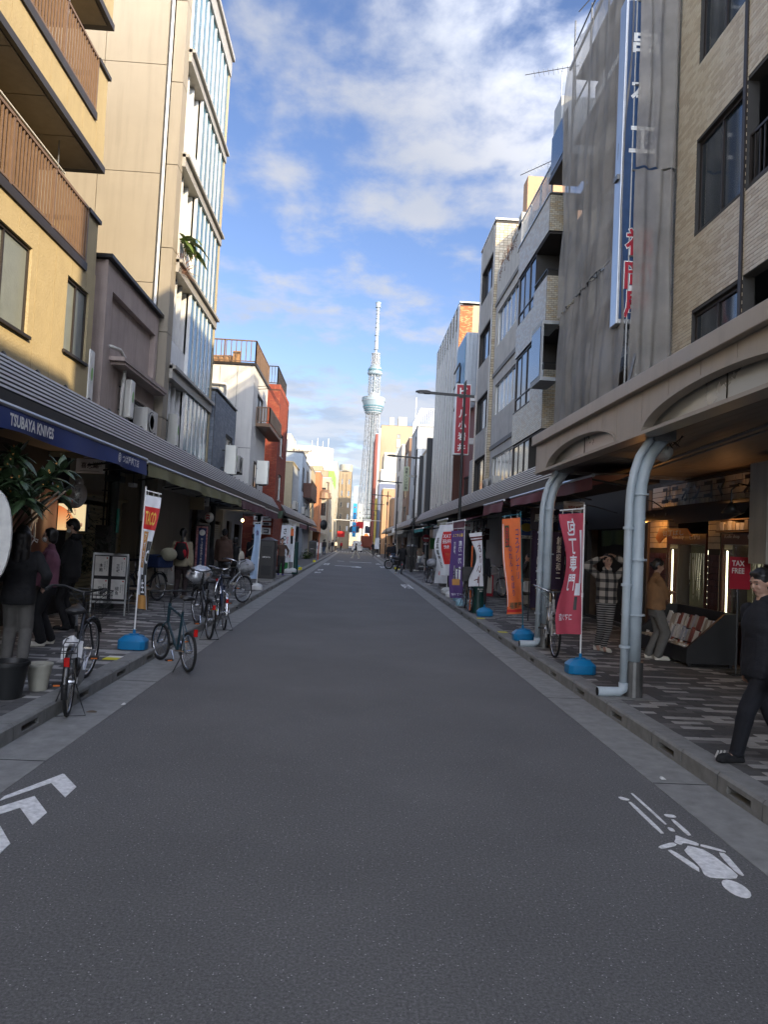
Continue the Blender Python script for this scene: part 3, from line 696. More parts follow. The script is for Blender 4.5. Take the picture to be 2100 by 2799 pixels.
# balcony plants on the glass building
def leafy(name, label, cat, c, n, spread, ll, m='leaf', seed=1, droop=.3, group=None, par=None, wd=.32, up=.5):
    r = random.Random(seed); t_ = thing(name, label, cat, c, 0, group) if par is None else par
    b = MB(); st = MB()
    for i in range(n):
        a = r.uniform(0, 6.283); el = r.uniform(-.2, 1.2)*up; L = ll*r.uniform(.6, 1.15); d = Vector((math.cos(a)*math.cos(el), math.sin(a)*math.cos(el), math.sin(el)))
        o = Vector(c)+Vector((r.gauss(0,1)*spread[0], r.gauss(0,1)*spread[1], abs(r.gauss(0,1))*spread[2])); s_ = d.cross(Vector((0,0,1))).normalized()*L*wd*.5
        pts = []
        for k in range(5):
            f = k/4; p = o+d*(L*f)+Vector((0,0,-droop*L*f*f)); wv = s_*math.sin(math.pi*min(1, f*.9+.08))
            pts += [p-wv, p+Vector((0,0,-.04*L)), p+wv]
        b.add([tuple(p) for p in pts], [q for k in range(4) for q in ((k*3,k*3+1,k*3+4,k*3+3),(k*3+1,k*3+2,k*3+5,k*3+4))])
    b.build('foliage', m, t_, smooth=True); return t_
mat('banana_leaf', (.10,.15,.03), .45, var=.3); M['banana_leaf'] = _mc['banana_leaf']; mat('twig', (.16,.08,.05), .8); M['twig'] = _mc['twig']
leafy('banana_plant', 'green plant with broad leaves hanging over a balcony of the glazed building', 'plant', (-4.72,18.25,9.05), 26, (.05,.22,.12), .62, 'banana_leaf', 4, .7, wd=.3)
p = thing('dry_shrub', 'leafless reddish twiggy shrub on a balcony of the glazed building', 'plant', (-4.6,17.9,8.4)); b = MB(); r_ = random.Random(5)
for i in range(40):
    o = Vector((-4.68,17.9,8.3)); pts = [o]
    d = Vector((r_.uniform(-.1,.6), r_.uniform(-1,1), r_.uniform(-.3,1.2)))
    for k in range(4): pts.append(pts[-1]+d*.12+Vector((r_.uniform(-.05,.05), r_.uniform(-.05,.05), r_.uniform(-.04,.04))))
    b.tube(pts, .006, 4)
b.build('twigs', 'twig', p)
# ---- LEFT 4: dark blue tiled low building ---------------------------------------------------
t = thing('tiled_building', 'low slate blue tiled building between the glazed block and the white house', 'building', (-4.57, 22.6, 0))
o4 = [(2.0,3.4,1.0,2.35)]
b = MB(); shellbox(b, -4.59, -12, 22.62, 26.5, 2.8, 6.35, 'sc'); facade(b, (-4.59,22.62,2.8), YP, ZP, XP, 3.88, 3.55, o4, .14); facade(b, (-4.59,22.62,2.8), XN, ZP, YN, 7.4, 3.55, []); b.build('wall', 'w_joint', t)
tilewall(t, (-4.588,22.64,2.8), YP, ZP, XP, 3.86, 3.5, o4, .145, .095, .007, .012, ['w_bluetile','w_bluetile2','w_bluetile'], seed=3)
tilewall(t, (-4.6,22.618,2.8), XN, ZP, YN, 4.6, 3.5, [], .145, .095, .007, .012, ['w_bluetile','w_bluetile','w_bluetile2'], seed=4)
b = MB(); b.box(-12,-4.53,22.58,26.52,6.352,6.40); b.build('parapet_cap', 'aframe', t)
window(t, (-4.59,22.62,2.8), YP, ZP, XP, o4[0], 2, 'aframe', 'glass', rail=.62)
# ---- LEFT 5: white three-storey house with brown roof railing and balcony --------------------
t = thing('white_house', 'white stucco house with brown roof railing and small brown balcony', 'building', (-4.37, 28.95, 0))
o5 = [(1.15,2.75,1.05,2.15),(1.2,3.2,3.75,5.0)]
b = MB(); shellbox(b, -4.37, -13, 28.95, 33.4, 2.8, 8.67, 's'); facade(b, (-4.37,28.95,2.8), YP, ZP, XP, 4.45, 5.87, o5, .12); b.build('wall', 'w_white', t)
for o in o5: window(t, (-4.37,28.95,2.8), YP, ZP, XP, o, 2, 'dframe', 'glass')
for x in (-5.05, -5.75, -6.5, -7.3, -8.1):
    j = MB(); j.box(x-.01, x+.01, 28.943, 28.949, 2.9, 8.6); j.build('panel_joint', mat('joint_grey', (.22,.22,.21), .9), t)
M['joint_grey'] = _mc['joint_grey']
b = MB(); b.box(-13,-4.37,28.94,28.949,5.3,5.325); b.build('panel_joint', 'joint_grey', t)
b = MB(); b.box(-13,-4.30,28.88,33.46,8.672,8.76); b.build('parapet_cap', 'dframe', t)
railing(t, (-12,28.98,8.76), (-4.36,28.98,8.76), .92, post=1.3, pitch=.20, w=.03, m='brown'); railing(t, (-4.36,28.98,8.76), (-4.36,33.35,8.76), .92, post=1.3, pitch=.12, w=.03, m='brown')
b = MB(); b.box(-4.37,-3.78,30.0,34.6,6.38,6.52); b.build('balcony_floor', 'brown', t)
railing(t, (-3.80,30.03,6.52), (-3.80,34.55,6.52), .66, post=1.4, pitch=.10, w=.05, m='brown'); railing(t, (-4.35,30.03,6.52), (-3.80,30.03,6.52), .66, post=1.3, pitch=.10, w=.05, m='brown')
b = MB(); b.tube([(-6.6,28.86,8.5),(-6.6,28.86,8.15),(-6.6,28.86,7.95),(-6.5,28.86,7.88),(-5.5,28.86,7.84),(-5.42,28.86,7.75),(-5.42,28.86,4.6)], .055, 10); b.build('drain_pipe', 'whitep', t, smooth=True)
b = MB(); b.box(-6.86,-6.74,28.90,28.94,6.0,8.6); b.build('downpipe', 'dframe', t)
for dz in (0, .12):
    b = MB(); b.tube([(-4.36,30.1,7.95+dz),(-3.9,30.1,8.0+dz),(-3.85,32.2,7.92+dz),(-3.85,34.4,7.98+dz)], .014, 5); b.build('laundry_bar', 'black', t)
p = thing('roof_shed', 'rust brown rooftop drum and boards behind the white house railing', 'rooftop clutter', (-6.2,30.0,8.8)); b = MB(); b.cyl((-6.9,30.2,8.95), (-5.5,30.0,8.95), .35, n=16); b.box(-7.1,-6.8,29.6,30.4,8.77,9.55); b.box(-5.4,-5.1,29.6,29.9,8.77,9.4); b.build('drum', mat('rust_wood', (.35,.20,.10), .8, var=.3), p); b = MB(); b.box(-9.8,-7.6,30,31,8.78,9.3); b.build('grey_box', 'w_greyblue', p)
# ---- LEFT 6: red brick building --------------------------------------------------------------
t = thing('brick_building', 'dark red brick building with narrow windows and roof railing', 'building', (-4.2, 37, 0))
o6 = [(1.2,2.6,3.35,4.55),(1.2,2.8,1.0,2.35)]
b = MB(); shellbox(b, -4.22, -12, 37.02, 41.8, 0, 9.7, 'sc'); facade(b, (-4.22,37.02,0), YP, ZP, XP, 4.78, 9.7, [(a,c,d+2.8,e+2.8) for a,c,d,e in o6], .16); facade(b, (-4.22,37.02,0), XN, ZP, YN, 7.8, 9.7, []); b.build('wall', 'w_jointbrick', t)
tilewall(t, (-4.218,37.0,0), YP, ZP, XP, 4.8, 9.42, [(a,c,d+2.8,e+2.8) for a,c,d,e in o6], .21, .060, .012, .014, ['brick_a','brick_b','brick_c'], seed=5)
tilewall(t, (-4.2,37.018,0), XN, ZP, YN, 3.2, 9.42, [], .21, .060, .012, .014, ['brick_a','brick_b','brick_c'], single=200, key=lambda c: -c[2]+c[0]*2, seed=6)
tilewall(t, (-4.218,37.0,9.43), YP, ZP, XP, 4.8, .25, [], .065, .24, .012, .016, ['brick_c','brick_a'], seed=7, bond=0); tilewall(t, (-4.2,37.018,9.43), XN, ZP, YN, 6, .25, [], .065, .24, .012, .016, ['brick_c','brick_a'], seed=8, bond=0)
for o in o6: window(t, (-4.22,37.02,2.8), YP, ZP, XP, o, 1, 'aframe', 'glass', sill=True)
railing(t, (-7.5,37.2,9.72), (-4.4,37.2,9.72), .95, post=1.1, pitch=.15, m='dframe'); railing(t, (-4.4,37.2,9.72), (-4.4,41.6,9.72), .95, post=1.1, pitch=.15, m='dframe')
b = MB(); b.box(-5.6,-5.0,37.6,38.4,9.72,10.35); b.build('roof_box', 'black', t)
# ---- LEFT 7 onwards ---------------------------------------------------------------------------
t = genb('cream_shed_building', 'small cream coloured building with grey panelled street side beyond the brick building', -4.4, 48.6, 54.0, 6.9, 'w_cream', cap='w_cream')
for k in range(5): p = MB(); p.box(-4.39,-4.36,48.9,53.7,4.1+k*.53,4.1+k*.53+.51); p.build('side_panel', 'w_lightgrey', t)
genb('grey_building', 'plain blue grey building with dark cornice behind the small cream building', -4.4, 56.8, 60.9, 8.6, 'w_greyblue', cap='dframe', sw=[(57.6,59.8,5.6,7.6)])
t = genb('pale_building', 'pale grey building with rust brown balcony on the left', -4.4, 61.3, 68.4, 8.3, 'w_lightgrey', sw=[(62.5,65.5,6.2,7.8),(62.5,65.5,3.6,5.0)], cap='dframe')
b = MB(); b.box(-4.4,-3.75,59.2,68,5.2,5.35); b.box(-3.80,-3.75,59.2,68,5.35,6.4); b.box(-4.4,-3.80,59.2,59.25,5.35,6.4); b.build('balcony', mat('rust_panel', (.10,.04,.025), .6), t)
railing(t, (-3.78,59.2,6.4), (-3.78,68,6.4), .3, pitch=.4, m='brown'); 
b = MB(); b.bar((-4.35,61.5,4.2),(-3.8,61.5,5.2),.06,.06); b.bar((-4.35,66,4.2),(-3.8,66,5.2),.06,.06); b.build('bracket', 'black', t)
genb('yellow_grey_building', 'narrow yellowish grey building beyond the rust brown balcony', -4.5, 69, 77, 8.8, 'w_cream', sw=[(70,72,5.5,7),(73.5,75.5,5.5,7)])
t = genb('orange_brick_shop', 'orange brick and white narrow building with round canopies on the left', -4.35, 84, 90, 9.7, 'brick_o', depth=1.6, cw=[(.5,1.2,6.6,7.4),(.5,1.2,4.4,5.2)])
b = MB(); b.lathe([(1.0,-.2),(.8,.5),(.1,.9)], (-3.9,85.5,6.9), 14); b.build('awning_dome', 'brown', t)
t = genb('cream_block', 'cream coloured block with roof railing in front of the green panelled building', -3.35, 92, 99, 9.75, 'w_cream2', depth=2.6, cw=[(.6,2.0,7.5,8.5),(.5,1.1,4.9,6.5)], sw=[(93,95,4,8)])
railing(t, (-5.9,92.1,9.85), (-3.4,92.1,9.85), .8, pitch=.3, m='brown')
b = MB(); b.box(-5.2,-3.5,91.3,92,7.3,8.2); b.build('balcony', 'w_brown', t)
b = MB(); b.tube([(-3.9,91.9,9.2),(-3.6,91.9,9.2),(-3.6,91.9,4)], .05, 6); b.build('pipe', 'brown', t)
t = thing('green_panel_building', 'brown building with a bright lime green panelled corner', 'building', (-4.6,101,0)); b = MB(); b.box(-9,-4.05,101,112,0,11.6); b.build('wall', 'w_tan', t); b = MB(); b.box(-4.04,-3.3,100.9,112,9.7,11.55); b.build('green_panel', 'w_green', t); b = MB(); b.box(-4.04,-3.32,101,112,0,9.69); b.build('wall_lower', 'w_cream2', t)
for k in range(3): j = MB(); j.box(-4.0+k*.3, -3.98+k*.3, 100.89, 100.899, 9.72, 11.5); j.build('panel_joint', 'joint_grey', t)
genb('tan_building', 'tan coloured building with a dark window left of the green panels', -5.2, 104, 116, 12.5, 'w_tan', cw=[(.3,1.0,10.4,11.2)])
t = genb('cream_tower', 'large pale cream block behind the green panelled building', -3.4, 118, 134, 14.7, 'w_cream2', depth=14, sw=[(120+3*k,121.5+3*k,z,z+1.3) for k in range(4) for z in (5,8,11)], cw=[(.3+.9*k,.8+.9*k,z,z+1.1) for k in range(2) for z in (5.2,8,10.8)])
b = MB(); b.box(-8.2,-4.6,118,126,14.7,16.2); b.build('penthouse', 'w_cream2', t)
for k in range(4): b = MB(); b.cyl((-7.8+k*.9,119,16.2), (-7.8+k*.9,119,18.2+.5*(k % 2)), .04, n=5); b.build('antenna', 'aframe', t)
t = genb('hotel', 'cream hotel with rounded corner and its name in dark letters near the roof', -8.2, 140, 158, 20.0, 'w_cream2', depth=12, cw=[(2.6,3.2,16.3,18.4),(4.2,4.8,16.3,18.4)])
text('Richmond', (-11.0,139.95,18.9), XP, ZP, 3.6, .85, t, mat('sign_brown', (.05,.035,.03), .6), bold=.01, off=.03); M['sign_brown'] = _mc['sign_brown']
b = MB(); b.lathe([(3.2,0),(3.2,20),(0.1,20.02)], (-8.2,143.2,0), 20); b.build('round_corner', 'w_cream2', t)
t = genb('hotel_wing', 'grey glazed stair wing with white frame left of the hotel name', -13.2, 139, 150, 22.0, 'w_cream2', depth=9, cw=[(.6,8,15,21)])
t = genb('grey_brown_tower', 'tall tan and cream apartment tower at the end of the left side', -1.35, 172, 190, 18.6, 'w_tan', depth=2.9, cw=[(u,u+.5,z,z+1.3) for z in (4.2,7,9.8,12.6,15.4) for u in (.3,1.9)], gm='glass', fm='w_cream2')
b = MB(); b.box(-2.5,-2.15,171.8,171.99,4,18); b.box(-3.4,-3.1,171.8,171.99,4,18); b.build('pilaster', mat('w_tan2', (.34,.26,.17), .8), t)
b = MB(); b.lathe([(1.6,18.7),(1.6,20.2),(.1,20.3)], (-2.8,173,0), 18); b.build('roof_room', 'w_cream2', t)
t = genb('balcony_block', 'white apartment block with stacked green grey balconies far down the left', -4.35, 172, 182, 18.4, 'w_cream2', depth=3, cw=[(1.6,2.4,z,z+1.2) for z in (6,8.6,11.2,13.8,16.4)])
for z in (8.3, 11.2, 14.1, 16.8): b = MB(); b.box(-5.6,-4.4,170.9,172,z-1.1,z-.1); b.build('balcony', mat('olive_panel', (.28,.28,.20), .7), t)
t = genb('blue_glass_tower', 'distant blue glass tower between the tan tower and the broadcasting tower', -1.4, 400, 425, 32.5, 'w_lightgrey', depth=2.1, cap='w_lightgrey', side=1)
t = genb('far_white_block', 'white distant block left of the broadcasting tower base', .9, 260, 280, 15.5, 'w_cream2', depth=1.6, cw=[(.5,1.0,z,z+.8) for z in (8,10,12)])
t = genb('far_grey_block', 'low grey building with green roof shrubs below the broadcasting tower', 3.0, 262, 285, 10.0, 'w_lightgrey', depth=5)
leafy('roof_shrub', 'green shrubs on the roof of the low grey building below the tower', 'shrub', (5,262.5,10.2), 160, (1.3,.6,.35), .9, 'banana_leaf', 9, .3)
t = genb('street_end_building', 'wide cream building closing the view at the end of the street', -7, 310, 322, 5.2, 'w_cream', depth=20, side=1)
# ============================================================ RIGHT SIDE BUILDINGS
# ---- R1: tiled shop building, near right
t = thing('tiled_shop_building', 'large building clad in small cream tiles with dark bronze windows, nearest on the right', 'building', (6.2, 3, 0))
Y0 = -1.0; o1 = [(9.0-Y0,11.45-Y0,z0,z0+1.85) for z0 in (4.6,7.95,11.3)] + [(11.55-Y0,13.25-Y0,z0,z0+1.8) for z0 in (4.6,7.95,11.3)]
b = MB(); facade(b, (6.22,Y0,0), YP, ZP, XN, 15.1, 15.2, [o for o in o1]+[(10.5,14.5,.15,2.7)], .2); shellbox(b, 6.22, 16, Y0, 14.1, 0, 15.2, 's'); b.build('wall', 'w_joint', t)
zc = 3.4
tilewall(t, (6.218,9.2,zc), YP, ZP, XN, 4.88, 11.6, [(o[0]-10.2,o[1]-10.2,o[2]-zc,o[3]-zc) for o in o1], .205, .058, .010, .008, ['tile_a','tile_b','tile_c'], single=280, key=lambda c: abs(c[2]-5.0)*1.2+abs(c[0]-2.2), seed=9)
for o in o1[3:]: window(t, (6.22,Y0,0), YP, ZP, XN, o, 2, 'dframe', 'glass', inset=.1, fw=.06)
for o in o1[:3]:
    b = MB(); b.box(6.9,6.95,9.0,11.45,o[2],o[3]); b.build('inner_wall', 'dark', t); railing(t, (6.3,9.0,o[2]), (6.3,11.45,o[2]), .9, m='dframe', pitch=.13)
b = MB(); b.box(6.18,6.30,11.455,11.545,4.5,13.2); b.build('post', 'dframe', t)
b = MB(); b.box(6.10,6.2,8.9,13.35,4.5,4.58); b.build('sill', 'dframe', t)
b = MB(); b.cyl((6.10,13.5,4.0),(6.10,13.5,5.05),.06,n=10); b.cyl((6.10,13.5,5.05),(6.10,13.5,5.18),.075,n=10); b.build('vent_pipe', 'white', t)
# fluorescent tube glimpsed in the upper shop window
b = MB(); b.box(6.7,6.75,9.6,10.4,6.0,6.03); b.build('ceiling_tube', mat('tube_light', (.8,.8,.8), .5, emit=(1,.97,.9,4)), t); M['tube_light'] = _mc['tube_light']
# ---- R2: building under repair, wrapped in grey mesh
t = thing('building_under_repair', 'tiled building under repair hidden behind grey scaffold mesh', 'building', (6.35, 14.15, 0))
b = MB(); shellbox(b, 6.4, 15, 14.16, 20.2, 0, 15.4); b.build('wall', 'w_joint', t)
tilewall(t, (6.398,14.2,3.6), YP, ZP, XN, 5.9, 11.5, [(1.2,3.2,1.4,3),(1.2,3.2,4.7,6.3),(1.2,3.2,8,9.6)], .205, .065, .012, .008, ['tile_g','tile_h'], seed=12)
tilewall(t, (6.4,14.158,3.6), XP, ZP, YN, .6, 11.5, [], .205, .065, .012, .008, ['tile_g'], seed=13)
for z in (5.0, 8.3, 11.6): b = MB(); b.box(6.36,6.39,15.4,17.4,z,z+1.6); b.build('window', 'dframe', t)
def netmat():
    m = bpy.data.materials.new('scaffold_mesh'); m.use_nodes = True; N = m.node_tree.nodes; L = m.node_tree.links; b = N['Principled BSDF']
    tc = N.new('ShaderNodeTexCoord'); no = N.new('ShaderNodeTexNoise'); no.inputs['Scale'].default_value = 1.3; no.inputs['Detail'].default_value = 6; L.new(tc.outputs['Object'], no.inputs['Vector'])
    r = N.new('ShaderNodeValToRGB'); L.new(no.outputs[0], r.inputs[0]); r.color_ramp.elements[0].color = (.24,.225,.205,1); r.color_ramp.elements[1].color = (.36,.34,.31,1); L.new(r.outputs[0], b.inputs['Base Color'])
    b.inputs['Roughness'].default_value = .9
    mr = N.new('ShaderNodeMapRange'); mr.inputs[1].default_value = .3; mr.inputs[2].default_value = .7; mr.inputs[3].default_value = .56; mr.inputs[4].default_value = .78; L.new(no.outputs[0], mr.inputs[0]); L.new(mr.outputs[0], b.inputs['Alpha'])
    return m
M['net'] = netmat()
t = thing('scaffold', 'steel pipe scaffold standing in front of the building under repair', 'scaffold', (5.3, 14.2, 3.8))
for y in (14.22, 16.0, 17.3, 18.72):
    b = MB(); b.cyl((5.32,y,3.8),(5.32,y,15.6 if y < 18 else 16.2),.024,n=6); b.build('standard_pipe', 'steel', t)
    b = MB(); b.cyl((6.15,y,3.8),(6.15,y,15.4),.024,n=6); b.build('standard_pipe', 'steel', t)
for z in (5.6, 7.4, 9.2, 11.0, 12.8, 14.6):
    b = MB(); b.box(5.38,6.0,14.3,18.7,z-.05,z); b.build('walk_board', mat('deck_grey', (.17,.16,.15), .7), t)
    b = MB(); b.cyl((5.32,14.2,z+.9),(5.32,18.75,z+.9),.022,n=6); b.build('guard_pipe', 'steel', t)
    b = MB(); b.cyl((5.32,14.2,z+.45),(6.15,14.2,z+.45),.022,n=6); b.build('guard_pipe', 'steel', t)
    b = MB(); b.cyl((5.34,14.4,z),(5.34,18.5,z+1.7),.018,n=6); b.build('brace', 'steel', t)
b = MB(); b.cyl((5.27,14.1,14.95),(5.27,18.9,14.95),.035,n=8); b.build('top_rail', 'steel', t)
t = thing('scaffold_net', 'grey brown dust mesh draped over the scaffold, sagging between its ties', 'scaffold net', (5.24, 14.1, 4.7))
def netf(yA, yB, z0, z1, sag, seed):
    def f(u, v):
        y = yA+(yB-yA)*u; z = z0+(z1-z0)*v; q = Vector((y*1.5+seed, z*.55, seed))
        x = 5.22 - .07*noise.noise(q) - .12*max(0, noise.noise(Vector((y*4+z*.5, z*.25+seed, 3)))) - sag*math.sin(math.pi*u)*.5*(1-v*.7)
        bow = .05*math.sin(z*1.9+seed)
        x -= .05*abs(math.sin(y*5.2+2*noise.noise(Vector((z*.4, y, seed)))))
        return (x+bow*.3, y, z - (.10*math.sin(math.pi*u) if v > .99 else 0))
    return f
for k, (za, zb, sg) in enumerate(((4.75,8.05,.25),(8.0,14.95,.1))):
    b = MB(); b.sheet(netf(14.12,18.85,za,zb,sg,k*3.1), 60, 70); b.build('street_side_sheet', 'net', t, smooth=True)
def netside(za, zb, seed):
    def f(u, v):
        x = 5.36+.82*u; z = za+(zb-za)*v
        return (x - .05*noise.noise(Vector((z*.6,seed,0)))*(1-u), 14.10 - .05*math.sin(x*22+2*noise.noise(Vector((x*3,z*.4,seed)))) - .05*noise.noise(Vector((x*3,z*.8,seed))) - .03, z)
    return f
for k, (za, zb) in enumerate(((4.75,9.62),(9.66,15.0))):
    b = MB(); b.sheet(netside(za,zb,k*5.), 24, 60); b.build('side_sheet', 'net', t, smooth=True)
b = MB(); b.bar((4.9,13.4,4.1),(5.5,14.1,5.9),.05,.05); b.build('loose_pole', 'steel', t)
# ---- vertical blue sign poking through the net
t = thing('vertical_sign', 'tall blue projecting sign with white and red characters, half covered by the scaffold mesh', 'sign', (5.5, 14.3, 6.4))
b = MB(); b.box(5.10,5.94,14.22,14.58,6.45,13.35); b.build('cabinet', 'alu', t, bevel=.015)
b = MB(); b.box(5.15,5.90,14.205,14.222,6.55,13.25); b.build('face', mat('sign_blue', (.018,.055,.14), .35), t); M['sign_blue'] = _mc['sign_blue']
mat('sign_white', (.75,.75,.73), .4, emit=None); M['sign_white'] = _mc['sign_white']; mat('sign_red', (.38,.012,.03), .4); M['sign_red'] = _mc['sign_red']
for s_, z, m_ in (('串',12.35,'sign_white'),('本',11.35,'sign_white'),('工',10.3,'sign_white'),('福',8.15,'sign_red'),('岡',7.45,'sign_red'),('屋',6.85,'sign_red')):
    if m_ == 'sign_red': text(s_, (5.52,14.203,z), XP, ZP, .60, .60, t, 'sign_white', bold=.045, off=.002)
    text(s_, (5.52,14.199,z), XP, ZP, .56, .56, t, m_, bold=.02, off=.003)
b = MB(); b.box(5.05,5.099,14.3,14.5,9.5,9.6); b.cyl((5.6,14.4,5.2),(5.6,14.4,6.44),.035,n=6); b.build('bracket', 'steel', t)
# ---- R3: tiled apartment with tiled balconies
t = thing('tiled_apartments', 'cream tiled apartment building with stacked balconies and tall blue reflecting windows', 'building', (5.4, 21, 0))
b = MB(); b.box(5.48,15,22.62,25.05,0,12.5); b.box(6.7,15,20.9,22.62,0,12.5); b.build('core_wall', 'w_joint', t)
T3 = ['tile_g','tile_h','tile_c']
def spandrel(y0, y1, z0, z1, x0=5.4, side=True, sd=.85):
    b = MB(); b.box(x0, x0+.14, y0, y1, z0, z1)
    if side: b.box(x0+.14, x0+sd, y0, y0+.12, z0, z1)
    b.build('parapet', 'w_joint', t)
    tilewall(t, (x0-.001,y0,z0), YP, ZP, XN, y1-y0, z1-z0, [], .145, .052, .009, .007, T3, seed=int(z0*7))
    if side: tilewall(t, (x0,y0-.001,z0), XP, ZP, YN, sd, z1-z0, [], .145, .052, .009, .007, T3, single=60, key=lambda c: c[2], seed=int(z0*9))
spandrel(21, 25.05, 11.4, 12.52); spandrel(21, 22.6, 8.5, 10.06); spandrel(22.6, 25.05, 8.5, 9.62, side=False); spandrel(21, 22.6, 5.4, 7.2); spandrel(22.6, 25.05, 5.4, 6.55, side=False)
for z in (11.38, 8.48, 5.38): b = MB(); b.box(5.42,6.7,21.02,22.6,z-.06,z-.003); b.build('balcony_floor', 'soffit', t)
for z in (9.62, 6.55, 3.9):
    zt = 11.38 if z > 9 else (8.48 if z > 6 else 5.38)
    o = (0, 2.4, 0, zt-z-.01)
    window(t, (5.42,22.63,z), YP, ZP, XN, o, 3, 'dframe', 'glass', inset=.05, rail=.24)
    b = MB(); b.box(6.6,6.68,21.1,22.6,z-.1,zt); b.build('back_wall', 'w_joint', t)
    window(t, (6.6,21.2,z-.1), YP, ZP, XN, (.2,1.2,.1,zt-z-.2), 1, 'dframe', 'frost', inset=-.06)
for z in (10.08, 7.22):
    b = MB(); b.bar((5.42,21.05,z+.16),(5.42,22.6,z+.16),.05,.04); b.bar((5.42,21.05,z+.16),(6.2,21.05,z+.16),.05,.04)
    for y in (21.05, 21.8, 22.55): b.bar((5.42,y,z),(5.42,y,z+.16),.03,.03,up=(1,0,0))
    b.build('top_rail', 'black', t)
b = MB(); b.box(5.36,6.3,20.95,25.1,12.522,12.57); b.build('coping', 'aframe', t)
railing(t, (5.45,21.05,12.57), (5.45,25,12.57), .95, m='aframe', pitch=.12, w=.016)
b = MB(); b.box(5.47,5.475,21.1,25,12.65,13.45); b.build('glass_screen', mat('screen_glass', (.30,.38,.42), .15, alpha=.45), t)
b = MB(); b.box(5.38,15,20.1,20.85,12.9,15.0); b.build('upper_room', 'w_lightgrey', t); b = MB(); b.box(5.3,6.2,19.4,20.9,12.75,12.9); b.box(5.36,5.40,19.4,20.1,12.9,14.2); b.build('glazed_corner', 'dframe', t)
b = MB(); b.box(5.325,5.355,19.5,20.8,13.0,14.1); b.build('pane', 'glass', t)
for i in range(3): b = MB(); b.box(5.2,5.24,21.55+i*1.0,21.6+i*1.0,9.0-i*.0,9.4); b.build('drain_slot', 'black', t) if False else None
b = MB(); b.box(4.95,5.45,19.6,20.75,6.5,6.6); b.box(4.95,5.0,19.6,20.75,6.6,8.1); b.box(4.95,5.45,19.6,20.75,8.1,8.2); b.build('bay_frame', 'w_lightgrey', t); b = MB(); b.box(4.935,4.948,19.7,20.7,6.65,8.05); b.build('bay_pane', 'glass', t)
# antennas
def antenna(x, y, z, h, rot, label):
    a = thing('tv_antenna', label, 'antenna', (x,y,z), rot); b = MB(); b.cyl((0,0,0),(0,0,h),.02,n=6); b.build('mast', 'aframe', a, world=False)
    b = MB(); b.cyl((-.1,-.5,h),(.0,1.1,h+.03),.014,n=5)
    for i in range(9): b.cyl((-.16,-.3+i*.14,h+.02),(.16,-.3+i*.14,h+.02),.007,n=4)
    for k in range(5): b.cyl((-.05,-.5,h-.28+.14*k),(.05,-.5-.06*abs(k-2),h-.28+.14*k),.008,n=4)
    b.build('elements', 'aframe', a, world=False); return a
antenna(5.6, 22.2, 12.6, 1.5, R(40), 'television antenna on the tiled apartment roof, lower of the two')
antenna(5.5, 20.6, 14.9, 1.2, R(70), 'television antenna beside the glazed corner high on the right')
# ---- R4: concrete banded building
t = thing('concrete_building', 'grey concrete building with wide window bands and dark roof storey', 'building', (5.45, 25.1, 0))
o = [(.15,3.95,z,z+h) for z, h in ((3.6,1.85),(7.15,1.28),(10.05,1.45))]
b = MB(); facade(b, (5.47,25.1,0), YP, ZP, XN, 4.4, 13.35, o, .15); shellbox(b, 5.47, 15, 25.1, 29.5, 0, 13.35, 's'); b.build('wall', 'w_concrete', t)
for q in o: window(t, (5.47,25.1,0), YP, ZP, XN, q, 5, 'aframe', 'glass', inset=.08)
for z in (9.0, 5.95, 12.0): b = MB(); b.box(5.42,5.468,25.1,29.5,z-.16,z); b.build('groove_band', 'joint_grey', t)
b = MB(); b.box(5.44,5.6,25.1,25.6,12.6,13.9); b.box(5.44,5.6,25.1,26.6,13.36,13.6); b.build('corner_upstand', 'w_concrete', t)
b = MB(); b.prism([(26.0,13.4),(30,13.4),(30,16.2),(26.0,15.1)], 6.9, 12, 'YZ'); b.build('roof_storey', 'w_brown', t)
b = MB(); b.box(6.6,8.2,29.5,30.3,13.4,17.6); b.box(8.3,12,27,30,13.4,15.6); b.build('stair_tower', 'w_orange', t)
p = thing('roof_creeper', 'reddish leafless creeper on the concrete building roof edge', 'plant', (5.5,26,13.2)); b = MB(); r_ = random.Random(8)
for i in range(90):
    o_ = Vector((5.5, 25.8+r_.random()*3.2, 12.9+r_.random()*.5)); pts = [o_]
    for k in range(4): pts.append(pts[-1]+Vector((r_.uniform(-.08,.1), r_.uniform(-.2,.2), r_.uniform(-.18,.26))))
    b.tube(pts, .008, 4)
b.build('twigs', 'twig', p)
# ---- R5: tiled slab building with recessed window bays
t = thing('tiled_office', 'beige tiled building with corrugated spandrels between tall window bays', 'building', (5.4, 29.8, 0))
ow = [(.35,3.0,z,z+h) for z, h in ((3.4,2.3),(6.95,1.5),(10.05,1.5),(13.0,1.45))]
b = MB(); facade(b, (5.38,29.8,0), YP, ZP, XN, 3.5, 15.75, ow, .16); shellbox(b, 5.38, 14, 29.8, 33.3, 0, 15.75, 's'); b.build('wall', 'w_joint', t)
for q in ow: window(t, (5.38,29.8,0), YP, ZP, XN, q, 3, 'dframe', 'glass', inset=.12)
tilewall(t, (5.379,29.8,3), YP, ZP, XN, .34, 12.7, [], .16, .095, .012, .008, ['tile_a','tile_b'], seed=21, bond=0); tilewall(t, (5.379,32.82,3), YP, ZP, XN, .46, 12.7, [], .16, .095, .012, .008, ['tile_a','tile_b'], seed=22, bond=0)
tilewall(t, (5.38,29.798,3), XP, ZP, YN, 3.0, 12.7, [], .16, .095, .012, .008, ['tile_a','tile_b','tile_c'], single=120, key=lambda c: -c[2], seed=23, bond=0)
